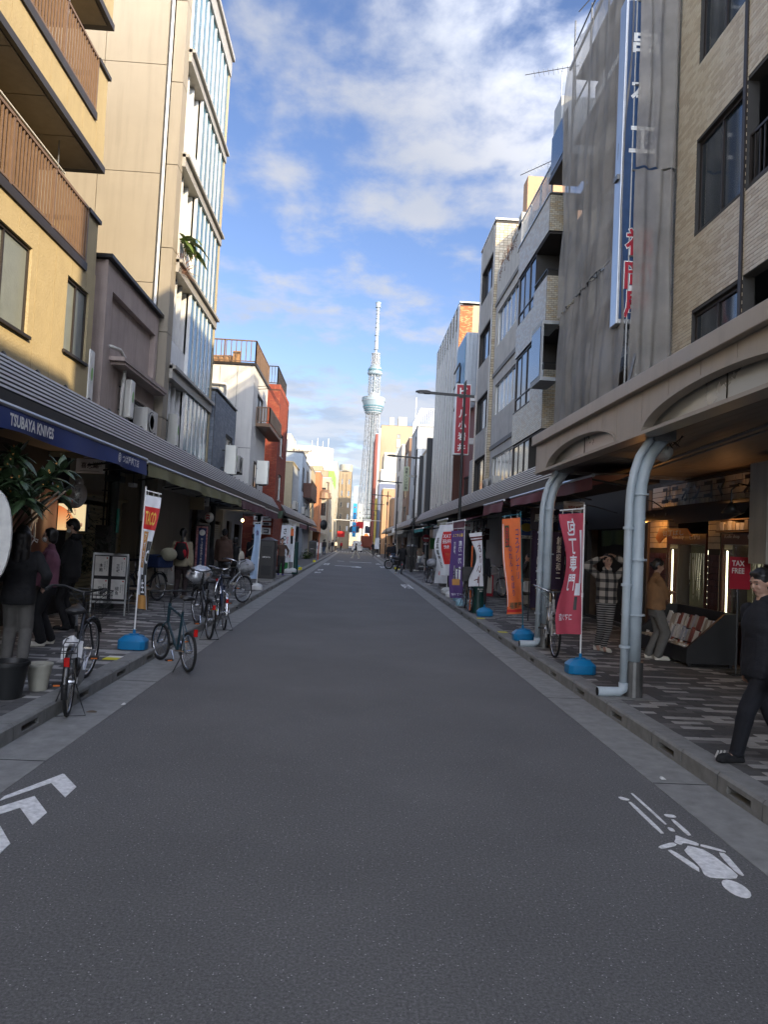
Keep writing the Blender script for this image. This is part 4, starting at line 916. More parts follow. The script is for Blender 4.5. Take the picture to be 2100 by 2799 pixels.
for z0, z1 in ((5.75,6.9),(8.5,10.0),(11.6,12.95),(14.5,15.7)):
    n = int((z1-z0)/.075)
    for i in range(n): p = MB(); zz = z0+(z1-z0)*i/n; p.box(5.352,5.379,30.16,32.8,zz+.008,zz+(z1-z0)/n-.006); p.build('ribbed_strip', 'w_concrete', t)
b = MB(); b.box(5.34,8.5,29.75,33.35,15.752,15.83); b.build('coping', 'white', t)
railing(t, (6.8,30,15.83), (6.8,33,15.83), 1.0, m='white', pitch=.25, w=.03)
# ---- R6: gap building with corrugated sign box and red sign
t = thing('narrow_dark_building', 'narrow dark red framed building behind the red beer shop sign', 'building', (5.9, 33.4, 0))
b = MB(); shellbox(b, 5.95, 13, 33.35, 40.3, 0, 9.2, 's'); facade(b, (5.95,33.35,0), YP, ZP, XN, 6.95, 9.2, [(.4,1.6,6.4,8.6),(.5,6.4,3.6,5.6)], .1); b.build('wall', 'w_redbrown', t)
window(t, (5.95,33.35,0), YP, ZP, XN, (.4,1.6,6.4,8.6), 2, 'dframe', 'glass'); window(t, (5.95,33.35,0), YP, ZP, XN, (.5,6.4,3.6,5.6), 5, 'dframe', 'glass')
b = MB(); b.box(5.90,5.945,34.8,37.6,4.3,6.3); b.build('metal_panel', 'w_concrete', t)
t = thing('signboard_box', 'large blue grey corrugated metal signboard box above the red sign', 'billboard', (5.4, 37.2, 9))
b = MB(); b.box(5.4,7.6,37.24,40.35,9.1,13.1); b.build('box_body', 'w_corr', t)
for i in range(11): p = MB(); p.box(5.42+i*.197,5.42+i*.197+.15,37.205,37.238,9.12,13.08); p.build('corrugation', 'w_corr', t)
b = MB(); b.box(5.34,5.398,37.4,40.2,9.3,12.9); b.build('street_face', mat('sky_blue_board', (.16,.30,.45), .5), t)
b = MB(); b.tube([(5.2,40,11.5),(5.2,38.0,11.6),(5.2,37.7,11.3),(5.2,37.8,10.4),(5.2,38.2,9.6),(5.2,39.5,9.3)], .05, 8); b.tube([(5.2,40,10.6),(5.2,38.4,10.7),(5.2,37.8,10.4)], .035, 6); b.build('bent_pipe', 'black', t)
t = thing('beer_sign', 'tall red projecting sign with white vertical katakana characters', 'sign', (5.45, 36.2, 6.4))
sy, k_ = 36.0, 36.0/38
b = MB(); b.box(4.80,5.58,sy,sy+.3,6.42,10.05); b.build('cabinet', 'white', t, bevel=.02); b = MB(); b.box(4.85,5.53,sy-.012,sy-.001,6.48,9.99); b.build('face', mat('beer_red', (.36,.012,.028), .4), t)
for i, s_ in enumerate('ビール小岩井'):
    z = 9.66-i*.575; text('丨' if s_ == 'ー' else s_, (5.19,sy-.014,z), XP, ZP, .40 if s_ != 'ー' else .07, .42, t, 'sign_white', bold=.03, off=.003)
b = MB(); b.box(5.58,6.0,sy+.05,sy+.25,9.2,9.5); b.box(5.58,6.0,sy+.05,sy+.25,7.0,7.3); b.build('bracket', 'white', t)
# ---- R7: building with vertical fins
t = thing('finned_building', 'grey metal clad building with vertical fins, louvred openings and an orange brick end', 'building', (5.4, 40.5, 0))
b = MB(); b.box(5.6,14,40.52,52.0,0,15.6); b.build('wall', 'fin', t)
for i in range(9):
    y = 40.6+i*1.32; p = MB(); p.box(5.36,5.6,y,y+.42,3.4,15.75+.06*(i % 2)); p.build('fin', 'fin', t)
    for k, z in enumerate((4.0, 7.1, 10.2, 13.0)):
        if y+1.3 > 52: continue
        p = MB(); p.box(5.57,5.598,y+.44,y+1.30,z+1.0,z+2.6); p.build('window', 'glass', t)
        for q in range(5): p = MB(); p.obox((5.52,y+.87,z+.1+q*.17), (.12,.84,.035), Matrix.Rotation(R(35),3,'Y')); p.build('louvre', 'fin', t)
for i in range(9):
    y = 41.04+i*1.32
    if y < 51:
        for q in range(6): p = MB(); p.obox((5.46,y+.43,14.5+q*.2), (.16,.86,.03), Matrix.Rotation(R(35),3,'Y')); p.build('louvre', 'w_cream2', t)
b = MB(); b.box(5.42,6.15,40.47,40.515,3,15.65); b.build('brick_backing', 'w_jointbrick', t)
tilewall(t, (5.42,40.468,8), XP, ZP, YN, .75, 7.6, [], .14, .055, .012, .01, ['brick_o','brick_p','brick_q'], seed=31)
b = MB(); b.box(6.16,9,40.46,40.515,3,15.65); b.build('cream_end_wall', 'w_cream', t)
b = MB(); b.prism([(5.84,12.9),(6.1,12.9),(6.1,13.6),(5.97,13.9),(5.84,13.6)], 40.44, 40.466, 'XZ'); b.build('arched_window', 'dark', t)
b = MB(); b.box(5.38,9,40.4,52.05,15.76,15.84); b.build('parapet_cap', 'aframe', t)
# ---- R8 ... further buildings on the right
t = thing('black_slab_building', 'flat roofed beige building with tall black slab wall at its near end', 'building', (5.4,54,0))
b = MB(); b.box(5.15,6.4,53.6,54.1,0,9.85); b.build('black_slab', 'w_black', t); b = MB(); b.box(5.32,12,54.1,59,0,9.3); b.build('wall', 'w_tan', t)
b = MB(); b.box(5.0,5.3,57.8,58.1,3,9.0); b.build('black_fin', 'w_black', t); b = MB(); b.box(5.30,5.318,54.3,57.6,3.2,9.0); b.build('panel', 'w_concrete', t)
t = genb('white_tile_building', 'pale grey building with white tiled corner strip and roof fence', 5.05, 61.5, 68, 12.0, 'w_lightgrey', sw=[(63,64.2,z,z+1.8) for z in (4,7,9.6)], cap='w_lightgrey')
tilewall(t, (5.05,61.498,3), XP, ZP, YN, .42, 9, [], .14, .08, .014, .012, ['white'], seed=41); tilewall(t, (5.049,61.5,3), YP, ZP, XN, .5, 9, [], .14, .08, .014, .012, ['white'], seed=42)
railing(t, (5.2,61.6,12.09), (8,61.6,12.09), 1.5, m='white', pitch=.16, w=.05); railing(t, (5.1,61.6,12.09), (5.1,67.8,12.09), 1.3, m='white', pitch=.3, w=.05)
acunit(7.0, 61.9, 12.15, 0, 'air conditioner outdoor unit on the roof of the white tiled building', None, 1.2)
genb('brown_glass_building', 'narrow brown building with dark strip windows past the white tiled one', 4.95, 70, 76, 12.2, 'w_brown', sw=[(71,75,z,z+2) for z in (3.6,6.4,9.2)])
genb('beige_grey_building', 'beige grey building with white roof railing beyond the brown one', 4.75, 78, 88, 12.6, 'w_concrete', sw=[(80,83,z,z+1.5) for z in (4,7,10)], cap='white')
genb('peach_building', 'small peach coloured building far along the right side', 4.6, 92, 99, 7.6, 'w_orange', sw=[(93,95,3.8,5.4)])
genb('orange_building', 'bright orange building face far along the right side', 4.0, 108, 116, 10.0, 'w_orange', cw=[(.6,.9,7.5,8),(1.2,1.5,5.6,6)])
genb('navy_building', 'dark navy blue plain building far along the right side', 3.75, 121, 128, 11.8, 'w_navy', depth=6)
genb('white_lined_building', 'white building with horizontal lines far along the right side', 4.4, 134, 142, 15.5, 'w_lightgrey', depth=7, cw=[(2,5.2,13.2,15)], gm='w_cream2', fm='w_cream2')
t = genb('yellow_building', 'bright yellow building with white panels far along the right side', 3.9, 143, 150, 10.6, 'w_yel', depth=2.2, cw=[(1.4,1.55,7,10)])
t = genb('cream_shaded_building', 'cream building with arched shadow in front of the tall tan tower', 5.3, 146, 158, 20.2, 'w_cream2', depth=9, cw=[(3,4.4,18.2,18.6),(1,2,14,15.5),(3,4,14,15.5),(5,6,14,15.5)])
t = genb('tall_tan_tower', 'tall tan apartment block with grey window column and white rooftop tanks', 5.2, 172, 190, 30.2, 'w_tan', depth=9.5, cw=[(3.9,4.7,z,z+1.0) for z in (12,15,18,21,24,27.2)], cap='w_brown', gm='frost')
b = MB(); b.box(9.05,9.95,171.9,171.98,8,11.9); [b.box(9.05,9.95,171.9,171.98,z+1.03,z+2.97) for z in (12,15,18,21,24)]; b.build('grey_strip', 'w_concrete', t)
b = MB(); b.box(4.55,5.16,172,190,0,29.5); b.build('pale_side', 'w_greyblue', t)
b = MB(); b.box(7.2,8.3,173,175,30.4,32.4); b.box(9.3,11.4,173,176,30.4,32.6); b.build('rooftop_tank', 'w_cream2', t); b = MB(); b.cyl((13.6,175,30),(13.6,175,38),.09,n=5); b.build('mast', 'white', t)
genb('dark_red_tower', 'slim dark red brick tower between the broadcasting tower and the tan block', 3.85, 168, 186, 27.4, 'w_redbrown', depth=.62)
for k in range(9): b = MB(); b.box(3.83,3.849,170+k*.4,171+k*.4,2+k*2.6,3.2+k*2.6); tag(b.build('white_balcony_panel', 'white'), 'small white balcony panel on the dark red tower, %s from the bottom' % ('first','second','third','fourth','fifth','sixth','seventh','eighth','ninth')[k], 'panel') if False else None
# ---- buildings behind the camera on the right: they shade the street as in the photograph
for k, (ya, yb, h) in enumerate(((-12,-1.2,11.8),(-25,-12.2,12.5),(-38,-25.3,12),(-52,-38.5,13))):
    o = genb('building', 'building behind the viewpoint on the right side of the street, %s' % ('closest','second','third','farthest')[k], 6.2, ya, yb, h, 'w_concrete', z0=0)
for k, (ya, yb, h) in enumerate(((-8,3.9,11.0),(-24,-8.3,13))):
    genb('building', 'building behind the viewpoint on the left side of the street, %s' % ('closer','farther')[k], -6.0, ya, yb, h, 'w_lightgrey', z0=0)

# ============================================================ BROADCASTING TOWER
TX, TY = 32.5, 1865
t = thing('broadcasting_tower', 'very tall white lattice broadcasting tower with two round decks at the end of the street', 'tower', (TX,TY,0))
mat('tower_white', (.27,.28,.285), .6, var=.04); M['tower_white'] = _mc['tower_white']; mat('tower_grey', (.20,.25,.265), .45, .1, var=.05); M['tower_grey'] = _mc['tower_grey']; mat('tower_glass', (.05,.14,.16), .2); M['tower_glass'] = _mc['tower_glass']
def lattice(prof, n, step, r1, r2, name, rot=0., inner=0):
    """prof: list of (z, radius); columns, rings and crossing diagonals"""
    def rad(z):
        for (a, ra), (c, rc) in zip(prof, prof[1:]):
            if a <= z <= c: return ra+(rc-ra)*(z-a)/(c-a)
        return prof[-1][1]
    def P(i, z, tri=True):
        a = 2*math.pi*(i/n)+rot; r = rad(z)
        f = max(0, 1-z/300)*.10; r *= 1-f*(1-math.cos(3*(a)))*.5 if tri else 1
        return Vector((TX+r*math.cos(a), TY+r*math.sin(a), z))
    b = MB(); z = prof[0][0]; zs = [z]
    while z < prof[-1][0]-1: z = min(prof[-1][0], z+step); zs.append(z)
    for i in range(n):
        for k in range(len(zs)-1): b.cyl(P(i,zs[k]), P(i,zs[k+1]), r1, n=4, cap=False)
    for k in range(len(zs)-1):
        for i in range(n):
            if k: b.cyl(P(i,zs[k]), P(i+1,zs[k]), r2, n=3, cap=False)
            if (i+k) % 2: b.cyl(P(i,zs[k]), P(i+1,zs[k+1]), r2, n=3, cap=False)
            else: b.cyl(P(i+1,zs[k]), P(i,zs[k+1]), r2, n=3, cap=False)
    o = b.build(name, 'tower_white', t); o['kind'] = 'stuff'; return o
pf = [(0,38),(60,32.5),(120,28),(200,23.5),(280,20),(345,18.5)]
lattice(pf, 20, 12.5, .72, .50, 'outer_lattice'); lattice([(0,10),(345,9)], 8, 16, .9, .5, 'core_lattice')
b = MB(); b.cyl((TX,TY,0),(TX,TY,495),4.0,n=12); b.build('core', 'tower_grey', t)
b = MB(); b.lathe([(19,338),(21,345),(24,352),(28,365),(30.5,374),(30.8,377),(29,378),(29,381),(26,382),(14,383)], (TX,TY,0), 40); b.build('lower_deck', 'tower_grey', t, smooth=True)
for z, r_, h in ((344.5,22.2,1.6),(350,24.6,1.8),(356.5,26.6,3.6)):
    for i in range(36):
        a = 2*math.pi*i/36; p = MB(); p.obox((TX+(r_+.4)*math.cos(a),TY+(r_+.4)*math.sin(a),z), (.6,2.9,h), Matrix.Rotation(a,3,'Z')); 
        if math.sin(a) < .2: p.build('deck_window', 'tower_glass', t)
for z in (340.8,347.3,353.2,371.5,378.6): b = MB(); q = {340.8:21.0,347.3:23.4,353.2:25.6,371.5:30.4,378.6:30.2}[z]; b.lathe([(q,z-.7),(q+.5,z-.7),(q+.5,z+.5),(q,z+.5)], (TX,TY,0), 40); b.build('deck_ring', 'tower_white', t, smooth=False)
b = MB(); b.lathe([(15,383),(15,392),(4,392.2)], (TX,TY,0), 10); b.build('collar', 'tower_white', t)
lattice([(390,15),(418,14),(440,15.5)], 12, 7, .9, .55, 'upper_lattice')
for k in range(9):
    z = 397+k*4.6; p = MB(); r_ = 16-.1*k
    for i in range(16): a = 2*math.pi*i/16+.2*k; p.obox((TX+r_*math.cos(a),TY+r_*math.sin(a),z), (3.2,1.2,.8), Matrix.Rotation(a,3,'Z'))
    p.build('equipment_ring', 'tower_grey', t)
b = MB(); b.lathe([(16,440),(19.5,443),(20,446),(18,448),(17,449),(18.5,450),(18.5,456),(16,460),(12.5,464),(12,466)], (TX,TY,0), 32); b.build('upper_deck', 'tower_grey', t, smooth=True)
for i in range(28):
    a = math.pi+math.pi*i/27; p = MB(); p.obox((TX+18.6*math.cos(a),TY+18.6*math.sin(a),453), (.5,1.5,4.2), Matrix.Rotation(a,3,'Z')); p.build('deck_window', 'tower_glass', t)
lattice([(464,11.5),(497,10.2)], 12, 5.5, .8, .5, 'top_lattice')
b = MB(); b.lathe([(11.2,496),(11.5,496),(11.5,498),(4,498.2)], (TX,TY,0), 20); b.build('top_ring', 'tower_white', t)
b = MB(); b.cyl((TX,TY,466),(TX,TY,498),7.8,n=12); b.build('core_shell', 'tower_white', t)
b = MB(); b.cyl((TX,TY,495),(TX,TY,632),3.1,n=10); b.build('mast', 'tower_white', t)
segs = [(510,530,5.4),(532,545,4.6),(547,566,5.2),(568,578,4.6),(580,590,4.2),(592,602,4.0),(604,612,4.2),(614,620,4.6),(622,632,6.4)]
for za, zb, r_ in segs:
    b = MB(); b.cyl((TX,TY,za),(TX,TY,zb),r_*.82,r_*(.82 if zb < 630 else 1.0),n=14); b.build('antenna_drum', 'tower_white', t)
    b = MB(); b.lathe([(r_+.8,za-1.3),(r_+.8,za+.3),(.5,za+.4)], (TX,TY,0), 16); b.build('antenna_ring', 'tower_grey', t)
b = MB(); b.lathe([(7.4,632),(7.4,634),(.2,634)], (TX,TY,0), 16); b.build('top_cap', 'tower_grey', t)
# ============================================================ ARCADES
mat('slat_white', (.78,.80,.82), .4, 0, var=.08); mat('arc_dark', (.020,.020,.021), .5, var=.2); mat('roof_tile_grey', (.085,.076,.068), .7, var=.3, scale=5)
mat('post_green', (.022,.032,.030), .5, var=.2); mat('awn_blue', (.018,.036,.15), .7, var=.12, scale=3); mat('awn_olive', (.20,.19,.095), .75, var=.12, scale=3); mat('awn_plum', (.10,.030,.042), .7, var=.15, scale=3)
mat('awn_maroon', (.16,.040,.050), .7, var=.15, scale=3); mat('awn_teal', (.015,.26,.22), .7, var=.1); mat('awn_cream', (.48,.44,.34), .7, var=.1)
for _k in list(_mc): M[_k] = _mc[_k]
def arcade(s, x, y0, y1, label, cut=None, xin=1.75):
    """slatted screen on the arcade roof edge; s=-1 left, +1 right; x = eave"""
    t = thing('arcade_roof', label, 'arcade roof', (x, y0, 3.1))
    for i in range(8):
        xx = x+s*.048*i; z = 3.20+.068*i
        b = MB(); b.box(xx, xx+s*.020, y0, y1, z+.008, z+.034); b.build('slat_edge', 'slat_white', t)
        b = MB(); b.prism([(xx+s*.004, z+.0075), (xx+s*.05, z+.0075), (xx+s*.05, z-.002), (xx+s*.018, z-.014)], y0, y1, 'XZ'); b.build('slat', 'black', t)
    n = int((y1-y0)/.9)
    for k in range(n+1):
        y = y0+.05+(y1-y0-.1)*k/n; b = MB(); b.bar((x+s*.03,y,3.14),(x+s*.43,y,3.76),.05,.06); b.build('rafter', 'arc_dark', t)
    b = MB(); b.box(x-s*.005, x+s*.10, y0, y1, 3.03, 3.185); b.build('fascia', 'arc_dark', t)
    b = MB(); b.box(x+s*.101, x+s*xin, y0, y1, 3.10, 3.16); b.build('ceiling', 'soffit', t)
    # old roof tiles seen between the slats
    r = random.Random(int(y0*3)); b = MB()
    for k in range(int((y1-y0)/.32)):
        y = y0+k*.32
        for q in range(2):
            if r.random() < .8: b.obox((x+s*(.27+q*.16), y+.16, 3.30+q*.17+r.uniform(-.01,.02)), (.20,.29,.02), Matrix.Rotation(s*R(-46),3,'Y'))
    o = b.build('tiles', 'roof_tile_grey', t); o['kind'] = 'stuff'
    b = MB(); b.cyl((x+s*.06,y0,3.045),(x+s*.06,y1,3.045),.03,n=6) if False else b.box(x+s*.44, x+s*.50, y0, y1, 3.155, 3.70); b.build('backing', 'arc_dark', t)
    return t
arcade(-1, -3.80, 3.0, 35.7, 'long dark slatted arcade roof on the left, nearest section in front of the yellow house')
arcade(-1, -3.90, 40.5, 58.2, 'slatted arcade roof on the left beyond the brick building')
arcade(-1, -3.92, 58.9, 74.0, 'third slatted arcade roof section on the left, ending near the round mirror')
arcade(1, 3.80, 12.9, 45.3, 'long dark slatted arcade roof on the right beyond the arched canopy')
arcade(1, 3.90, 50.8, 74, 'slatted arcade roof on the right beyond the side street')
arcade(1, 3.92, 75, 104, 'farthest slatted arcade roof section on the right')
for (x, y, lab) in ((-5.0,15.0,'dark green arcade post behind the wooden bench'), (-4.85,24.6,'dark arcade post with bracket behind the brown coated walker'), (-4.6,34.6,'dark arcade post beside the red brick wall'), (-4.6,41,'arcade post near the green box beyond the brick building'), (-4.6,52,'arcade post on the left beyond the white banners'),
                    (5.1,21.5,'dark green arcade post beside the orange banner on the right'), (5.0,31,'dark arcade post on the right behind the white banner'), (4.6,44.6,'dark arcade post next to the no entry sign')):
    p = thing('arcade_post', lab, 'post', (x,y,.146), 0, 'posts carrying the arcade roofs'); b = MB(); b.cyl((0,0,0),(0,0,2.954),.095,n=12); b.build('shaft', 'post_green', p, world=False)
    b = MB(); b.cyl((0,0,0),(0,0,.10),.14,n=12); b.build('foot', 'post_green', p, world=False); b = MB(); b.box(-.16,.16,-.16,.16,2.6,2.72); b.build('collar', 'post_green', p, world=False)
    if x == -5.0:
        b = MB(); b.box(.098,.12,-.06,.06,1.55,2.05); b.build('notice', mat('green_plate', (.02,.28,.20), .5), p, world=False); b = MB(); b.box(.0975,.115,-.05,.05,.55,.80); b.build('sticker', 'whitep', p, world=False)
def awning(s, xf, xb, y0, y1, zf, zb, drop, m, label, rail='alu', sag=.03, text_=None, group='shop awnings'):
    t = thing('awning', label, 'awning', (xf, y0, zf), 0, None)
    def f(u, v): 
        y = y0+(y1-y0)*u; return (xb+(xf-xb)*v, y, zb+(zf-zb)*v - sag*math.sin(math.pi*v)*(.6+.4*math.sin(y*3.1)))
    b = MB(); b.sheet(f, 24, 6); o = b.build('canopy_cloth', m, t, smooth=True)
    def g(u, v):
        y = y0+(y1-y0)*u; w_ = .022*math.sin(y*4.3+.6*math.sin(y*1.7))*v + .03*v*abs(math.sin(y*1.1)); return (xf-s*.012-s*w_, y, zf-.02-drop*v*(1+.06*math.sin(y*2.2)))
    b = MB(); b.sheet(g, 60, 4); b.build('valance', m, t, smooth=True)
    b = MB(); b.cyl((xf,y0-.02,zf+.005),(xf,y1+.02,zf+.005),.032,n=8); b.build('front_rail', rail, t)
    for y in (y0+.25, (y0+y1)/2, y1-.25): b = MB(); b.bar((xf+s*.02,y,zf-.03),(xb,y,zb-.28),.03,.03); b.build('arm', 'black', t)
    return t
t = awning(-1, -3.62, -4.5, 4.5, 12.35, 2.97, 3.09, .235, 'awn_blue', 'navy blue shop awning with white lettering, nearest on the left')
text('TSUBAYA KNIVES', (-3.60,7.90,2.825), YP, ZP, 1.06, .130, t, 'sign_white', bold=.035, off=.055)
text('つば屋庖丁店', (-3.60,11.32,2.835), YP, ZP, .82, .125, t, 'sign_white', bold=.01, off=.055)
b = MB(); 
for r_ in (.062, .052): pass
cc = Vector((-3.545,10.78,2.835)); b = MB()
for k in range(20):
    a0, a1 = 2*math.pi*k/20, 2*math.pi*(k+1)/20
    b.add([(cc.x,cc.y+r*math.cos(a),cc.z+r*1.1*math.sin(a)) for r, a in ((.064,a0),(.064,a1),(.05,a1),(.05,a0))], [(0,1,2,3)])
b.box(cc.x-.001,cc.x,cc.y-.006,cc.y+.006,cc.z-.05,cc.z+.05)
for dy in (-.02,.02): 
    for dz in (-.025,.0,.025): b.box(cc.x-.001,cc.x,cc.y+dy-.010,cc.y+dy+.010,cc.z+dz-.007,cc.z+dz+.007)
b.build('emblem', 'sign_white', t)
awning(-1, -3.66, -4.5, 12.6, 17.2, 2.96, 3.08, .22, 'awn_olive', 'olive green awning on the left right after the navy one', sag=.07)
awning(-1, -3.70, -4.5, 17.35, 23.2, 2.96, 3.08, .24, 'awn_olive', 'second olive green awning on the left, sagging over the pavement', sag=.07)
awning(-1, -3.72, -4.5, 23.4, 29.4, 2.96, 3.08, .28, 'awn_plum', 'plum coloured awning on the left after the olive ones')
awning(-1, -3.74, -4.5, 29.6, 34.6, 2.94, 3.08, .30, 'awn_plum', 'plum coloured awning on the left ending before the brick building')
awning(-1, -3.8, -4.6, 41, 49, 2.85, 3.05, .25, 'awn_cream', 'cream awning under the second arcade roof on the left')
awning(-1, -3.8, -4.6, 49.3, 57, 2.85, 3.05, .3, 'awn_plum', 'plum coloured awning under the second arcade roof on the left')
awning(-1, -3.8, -4.6, 60, 72, 2.85, 3.05, .28, 'awn_plum', 'plum coloured awning under the third arcade roof on the left')
awning(1, 3.72, 4.7, 11.15, 17.1, 2.98, 3.10, .20, 'awn_maroon', 'long maroon awning reaching behind the arched canopy pipe')
awning(1, 3.72, 4.7, 17.9, 20.6, 2.98, 3.10, .26, 'awn_maroon', 'short maroon awning on the right, second from the canopy')
awning(1, 3.55, 4.7, 23.0, 27.6, 2.62, 3.05, .26, 'awn_maroon', 'faded maroon awning hanging lower behind the near lamp post')
awning(1, 3.7, 4.7, 28.6, 32, 2.85, 3.05, .2, 'awn_olive', 'dull yellow awning on the right behind the lamp post')
awning(1, 3.5, 4.9, 36.5, 43.5, 2.62, 3.05, .15, 'awn_teal', 'bright teal awning on the right')
awning(1, 3.6, 4.9, 53, 64, 2.75, 3.05, .18, 'awn_cream', 'pale beige awning on the right beyond the side street')
awning(1, 3.7, 4.9, 66, 80, 2.8, 3.05, .2, 'awn_cream', 'farther pale awning on the right')
# ---- arched canopy, near right
t = thing('arched_canopy', 'beige metal canopy with arched fascia and plank ceiling at near right', 'canopy', (3.2, 3, 3.1))
mat('canopy_beige', (.40,.355,.30), .42, .15, var=.07, scale=2, streak=.3); M['canopy_beige'] = _mc['canopy_beige']; mat('canopy_metal', (.56,.56,.52), .30, .6, var=.05, scale=.6); M['canopy_metal'] = _mc['canopy_metal']
b = MB(); b.box(3.12,3.42,2,12.78,3.63,3.80); b.box(3.42,6.19,2,12.78,3.72,3.80); b.build('cap', 'canopy_beige', t, bevel=.008)
def archz(y):
    for c, hw, h in ((10.4,1.62,.335),(6.35,1.62,.335),(2.3,1.62,.335)):
        if abs(y-c) < hw: return 3.15+h*math.sqrt(max(0, 1-((y-c)/hw)**2))**.9
    return 3.15
ys = [2+10.7*k/214 for k in range(215)]
joints = [12.05, 11.35, 10.6, 9.9, 9.3, 8.76, 7.98, 7.3, 6.6, 5.95, 5.2, 4.6]
seg = sorted([2.0]+joints+[12.7])
for a, c in zip(seg, seg[1:]):
    b = MB(); yy = [a+.006+(c-a-.012)*k/14 for k in range(15)]
    top = [(y,3.628) for y in reversed(yy)]; b.prism([(y, archz(y)) for y in yy]+top, 3.20, 3.235, 'YZ'); b.build('fascia_panel', 'canopy_beige', t)
yy = [2+10.7*k/150 for k in range(151)]
for ya_, yb_ in ((8.7,12.1),(4.6,8.1),(.5,4.1)):
  b = MB()
  for y, y2 in zip(yy, yy[1:]):
    if not ya_ < y < yb_: continue
    if archz(y) > 3.151 or archz(y2) > 3.151: b.add([(3.19,y,archz(y)),(3.19,y2,archz(y2)),(3.33,y2,archz(y2)),(3.33,y,archz(y)),(3.19,y,archz(y)-.035),(3.19,y2,archz(y2)-.035)], [(0,1,2,3),(0,1,5,4)])
    if archz(y) > 3.18: b.add([(3.188,y,archz(y)-.04),(3.188,y2,archz(y2)-.04),(3.30,y2,archz(y2)-.045),(3.30,y,archz(y)-.045)], [(0,1,2,3)])
  b.build('arch_lip', 'canopy_beige', t)
b = MB(); b.box(3.33,3.36,2,12.7,3.15,3.63)
b.build('recessed_sheet', 'canopy_metal', t)
for c in (10.4, 6.35): j = MB(); j.box(3.324,3.3295,c-.006,c+.006,3.16,3.5); j.build('sheet_seam', 'slot', t)
b = MB(); b.box(3.2,6.1,12.68,12.74,3.15,3.62); b.build('end_panel', 'canopy_beige', t)
for k in range(22):
    x = 3.37+k*.128; b = MB(); b.box(x, x+.122, 2, 12.67, 3.205, 3.215); b.build('ceiling_plank', mat('plank_brown', (.20,.165,.135), .6, var=.12, scale=3), t)
b = MB(); b.box(3.36,6.2,2,12.67,3.22,3.26); b.build('ceiling_backing', 'black', t); b = MB(); b.box(3.16,3.37,2,12.7,3.11,3.148); b.build('gutter_lip', 'canopy_beige', t)
b = MB(); b.cyl((3.9,5,3.12),(4.6,12.2,3.12),.025,n=6); b.cyl((3.9,5,3.07),(4.6,12.2,3.07),.012,n=5); b.build('conduit', 'steel', t)
def column(x, y, lab):
    c = thing('canopy_column', lab, 'column', (x,y,.146), 0, 'bent pipe columns of the arched canopy')
    b = MB(); pts = [(0,0,.38),(0,0,2.30)]+[(.30*(1-math.cos(a)), 0, 2.30+.62*math.sin(a)) for a in (.3,.6,.9,1.2,1.45)]+[(.30,0,2.99)]
    pts = [(0,0,.38),(0,0,1.2),(0,0,2.2),(.015,0,2.42),(.05,0,2.60),(.11,0,2.76),(.20,0,2.90),(.30,0,3.02)]
    b.tube(pts, .074, 14); b.build('main_pipe', 'pipe', c, world=False, smooth=True)
    for z in (.92,1.55,2.30): b = MB(); b.cyl((0,0,z),(0,0,z+.02),.105,n=16); b.build('pipe_band', 'pipe', c, world=False)
    b = MB(); b.cyl((0,0,-.06),(0,0,.40),.105,n=18); b.build('base_sleeve', 'steel', c, world=False, smooth=False)
    b = MB(); pts = [(-.125,-.03,.12),(-.125,-.03,1.2),(-.125,-.03,2.18),(-.115,-.03,2.36),(-.085,-.03,2.55),(-.03,-.03,2.74),(.06,-.05,2.90),(.14,-.05,3.0)]
    b.tube(pts, .046, 12); b.build('drain_pipe', 'pipe', c, world=False, smooth=True)
    b = MB(); b.tube([(-.125,-.03,.16),(-.125,-.03,.085),(-.17,-.03,.055),(-.42,-.03,.05)], .055, 12); b.build('drain_elbow', 'pipe', c, world=False, smooth=True)
    b = MB(); b.lathe([(.048,0),(.048,-.004)], (-.4205,-.03,.05), 14, 'X'); b.build('pipe_mouth', 'slot', c, world=False)
    for z in (.55,1.25,1.9): b = MB(); b.cyl((-.125,-.03,z),(-.125,-.03,z+.03),.063,n=12); b.build('pipe_clip', 'pipe', c, world=False)
    b = MB(); b.box(-.30,.22,-.20,.16,-.001,.006); b.build('mortar_pad', 'kerb', c, world=False)
    b = MB(); b.box(.10,.36,-.12,.12,2.93,3.06); b.build('bracket', 'steel', c, world=False); return c
column(3.26, 8.12, 'pale blue bent pipe column of the canopy, nearest one by the kerb'); column(3.26, 11.95, 'pale blue bent pipe column at the far end of the canopy, behind the white bicycle')
p = thing('ceiling_speaker', 'grey ceiling loudspeaker and cables under the canopy next to the near column', 'speaker', (3.85,8.3,3.0)); b = MB(); b.lathe([(.03,.0),(.07,.02),(.10,.15),(.04,.17)], (3.62,8.2,2.98), 16, 'Y'); b.build('horn', 'ac', p, smooth=True)
b = MB(); r_ = random.Random(4)
for k in range(7): b.tube([(3.5+r_.random()*.3,8.2,3.18),(3.5+r_.random()*.3,8.2+r_.uniform(-.1,.1),3.03+r_.uniform(-.05,.05)),(3.55+r_.random()*.3,8.25,3.18)], .006, 5)
b.build('cables', 'black', p)
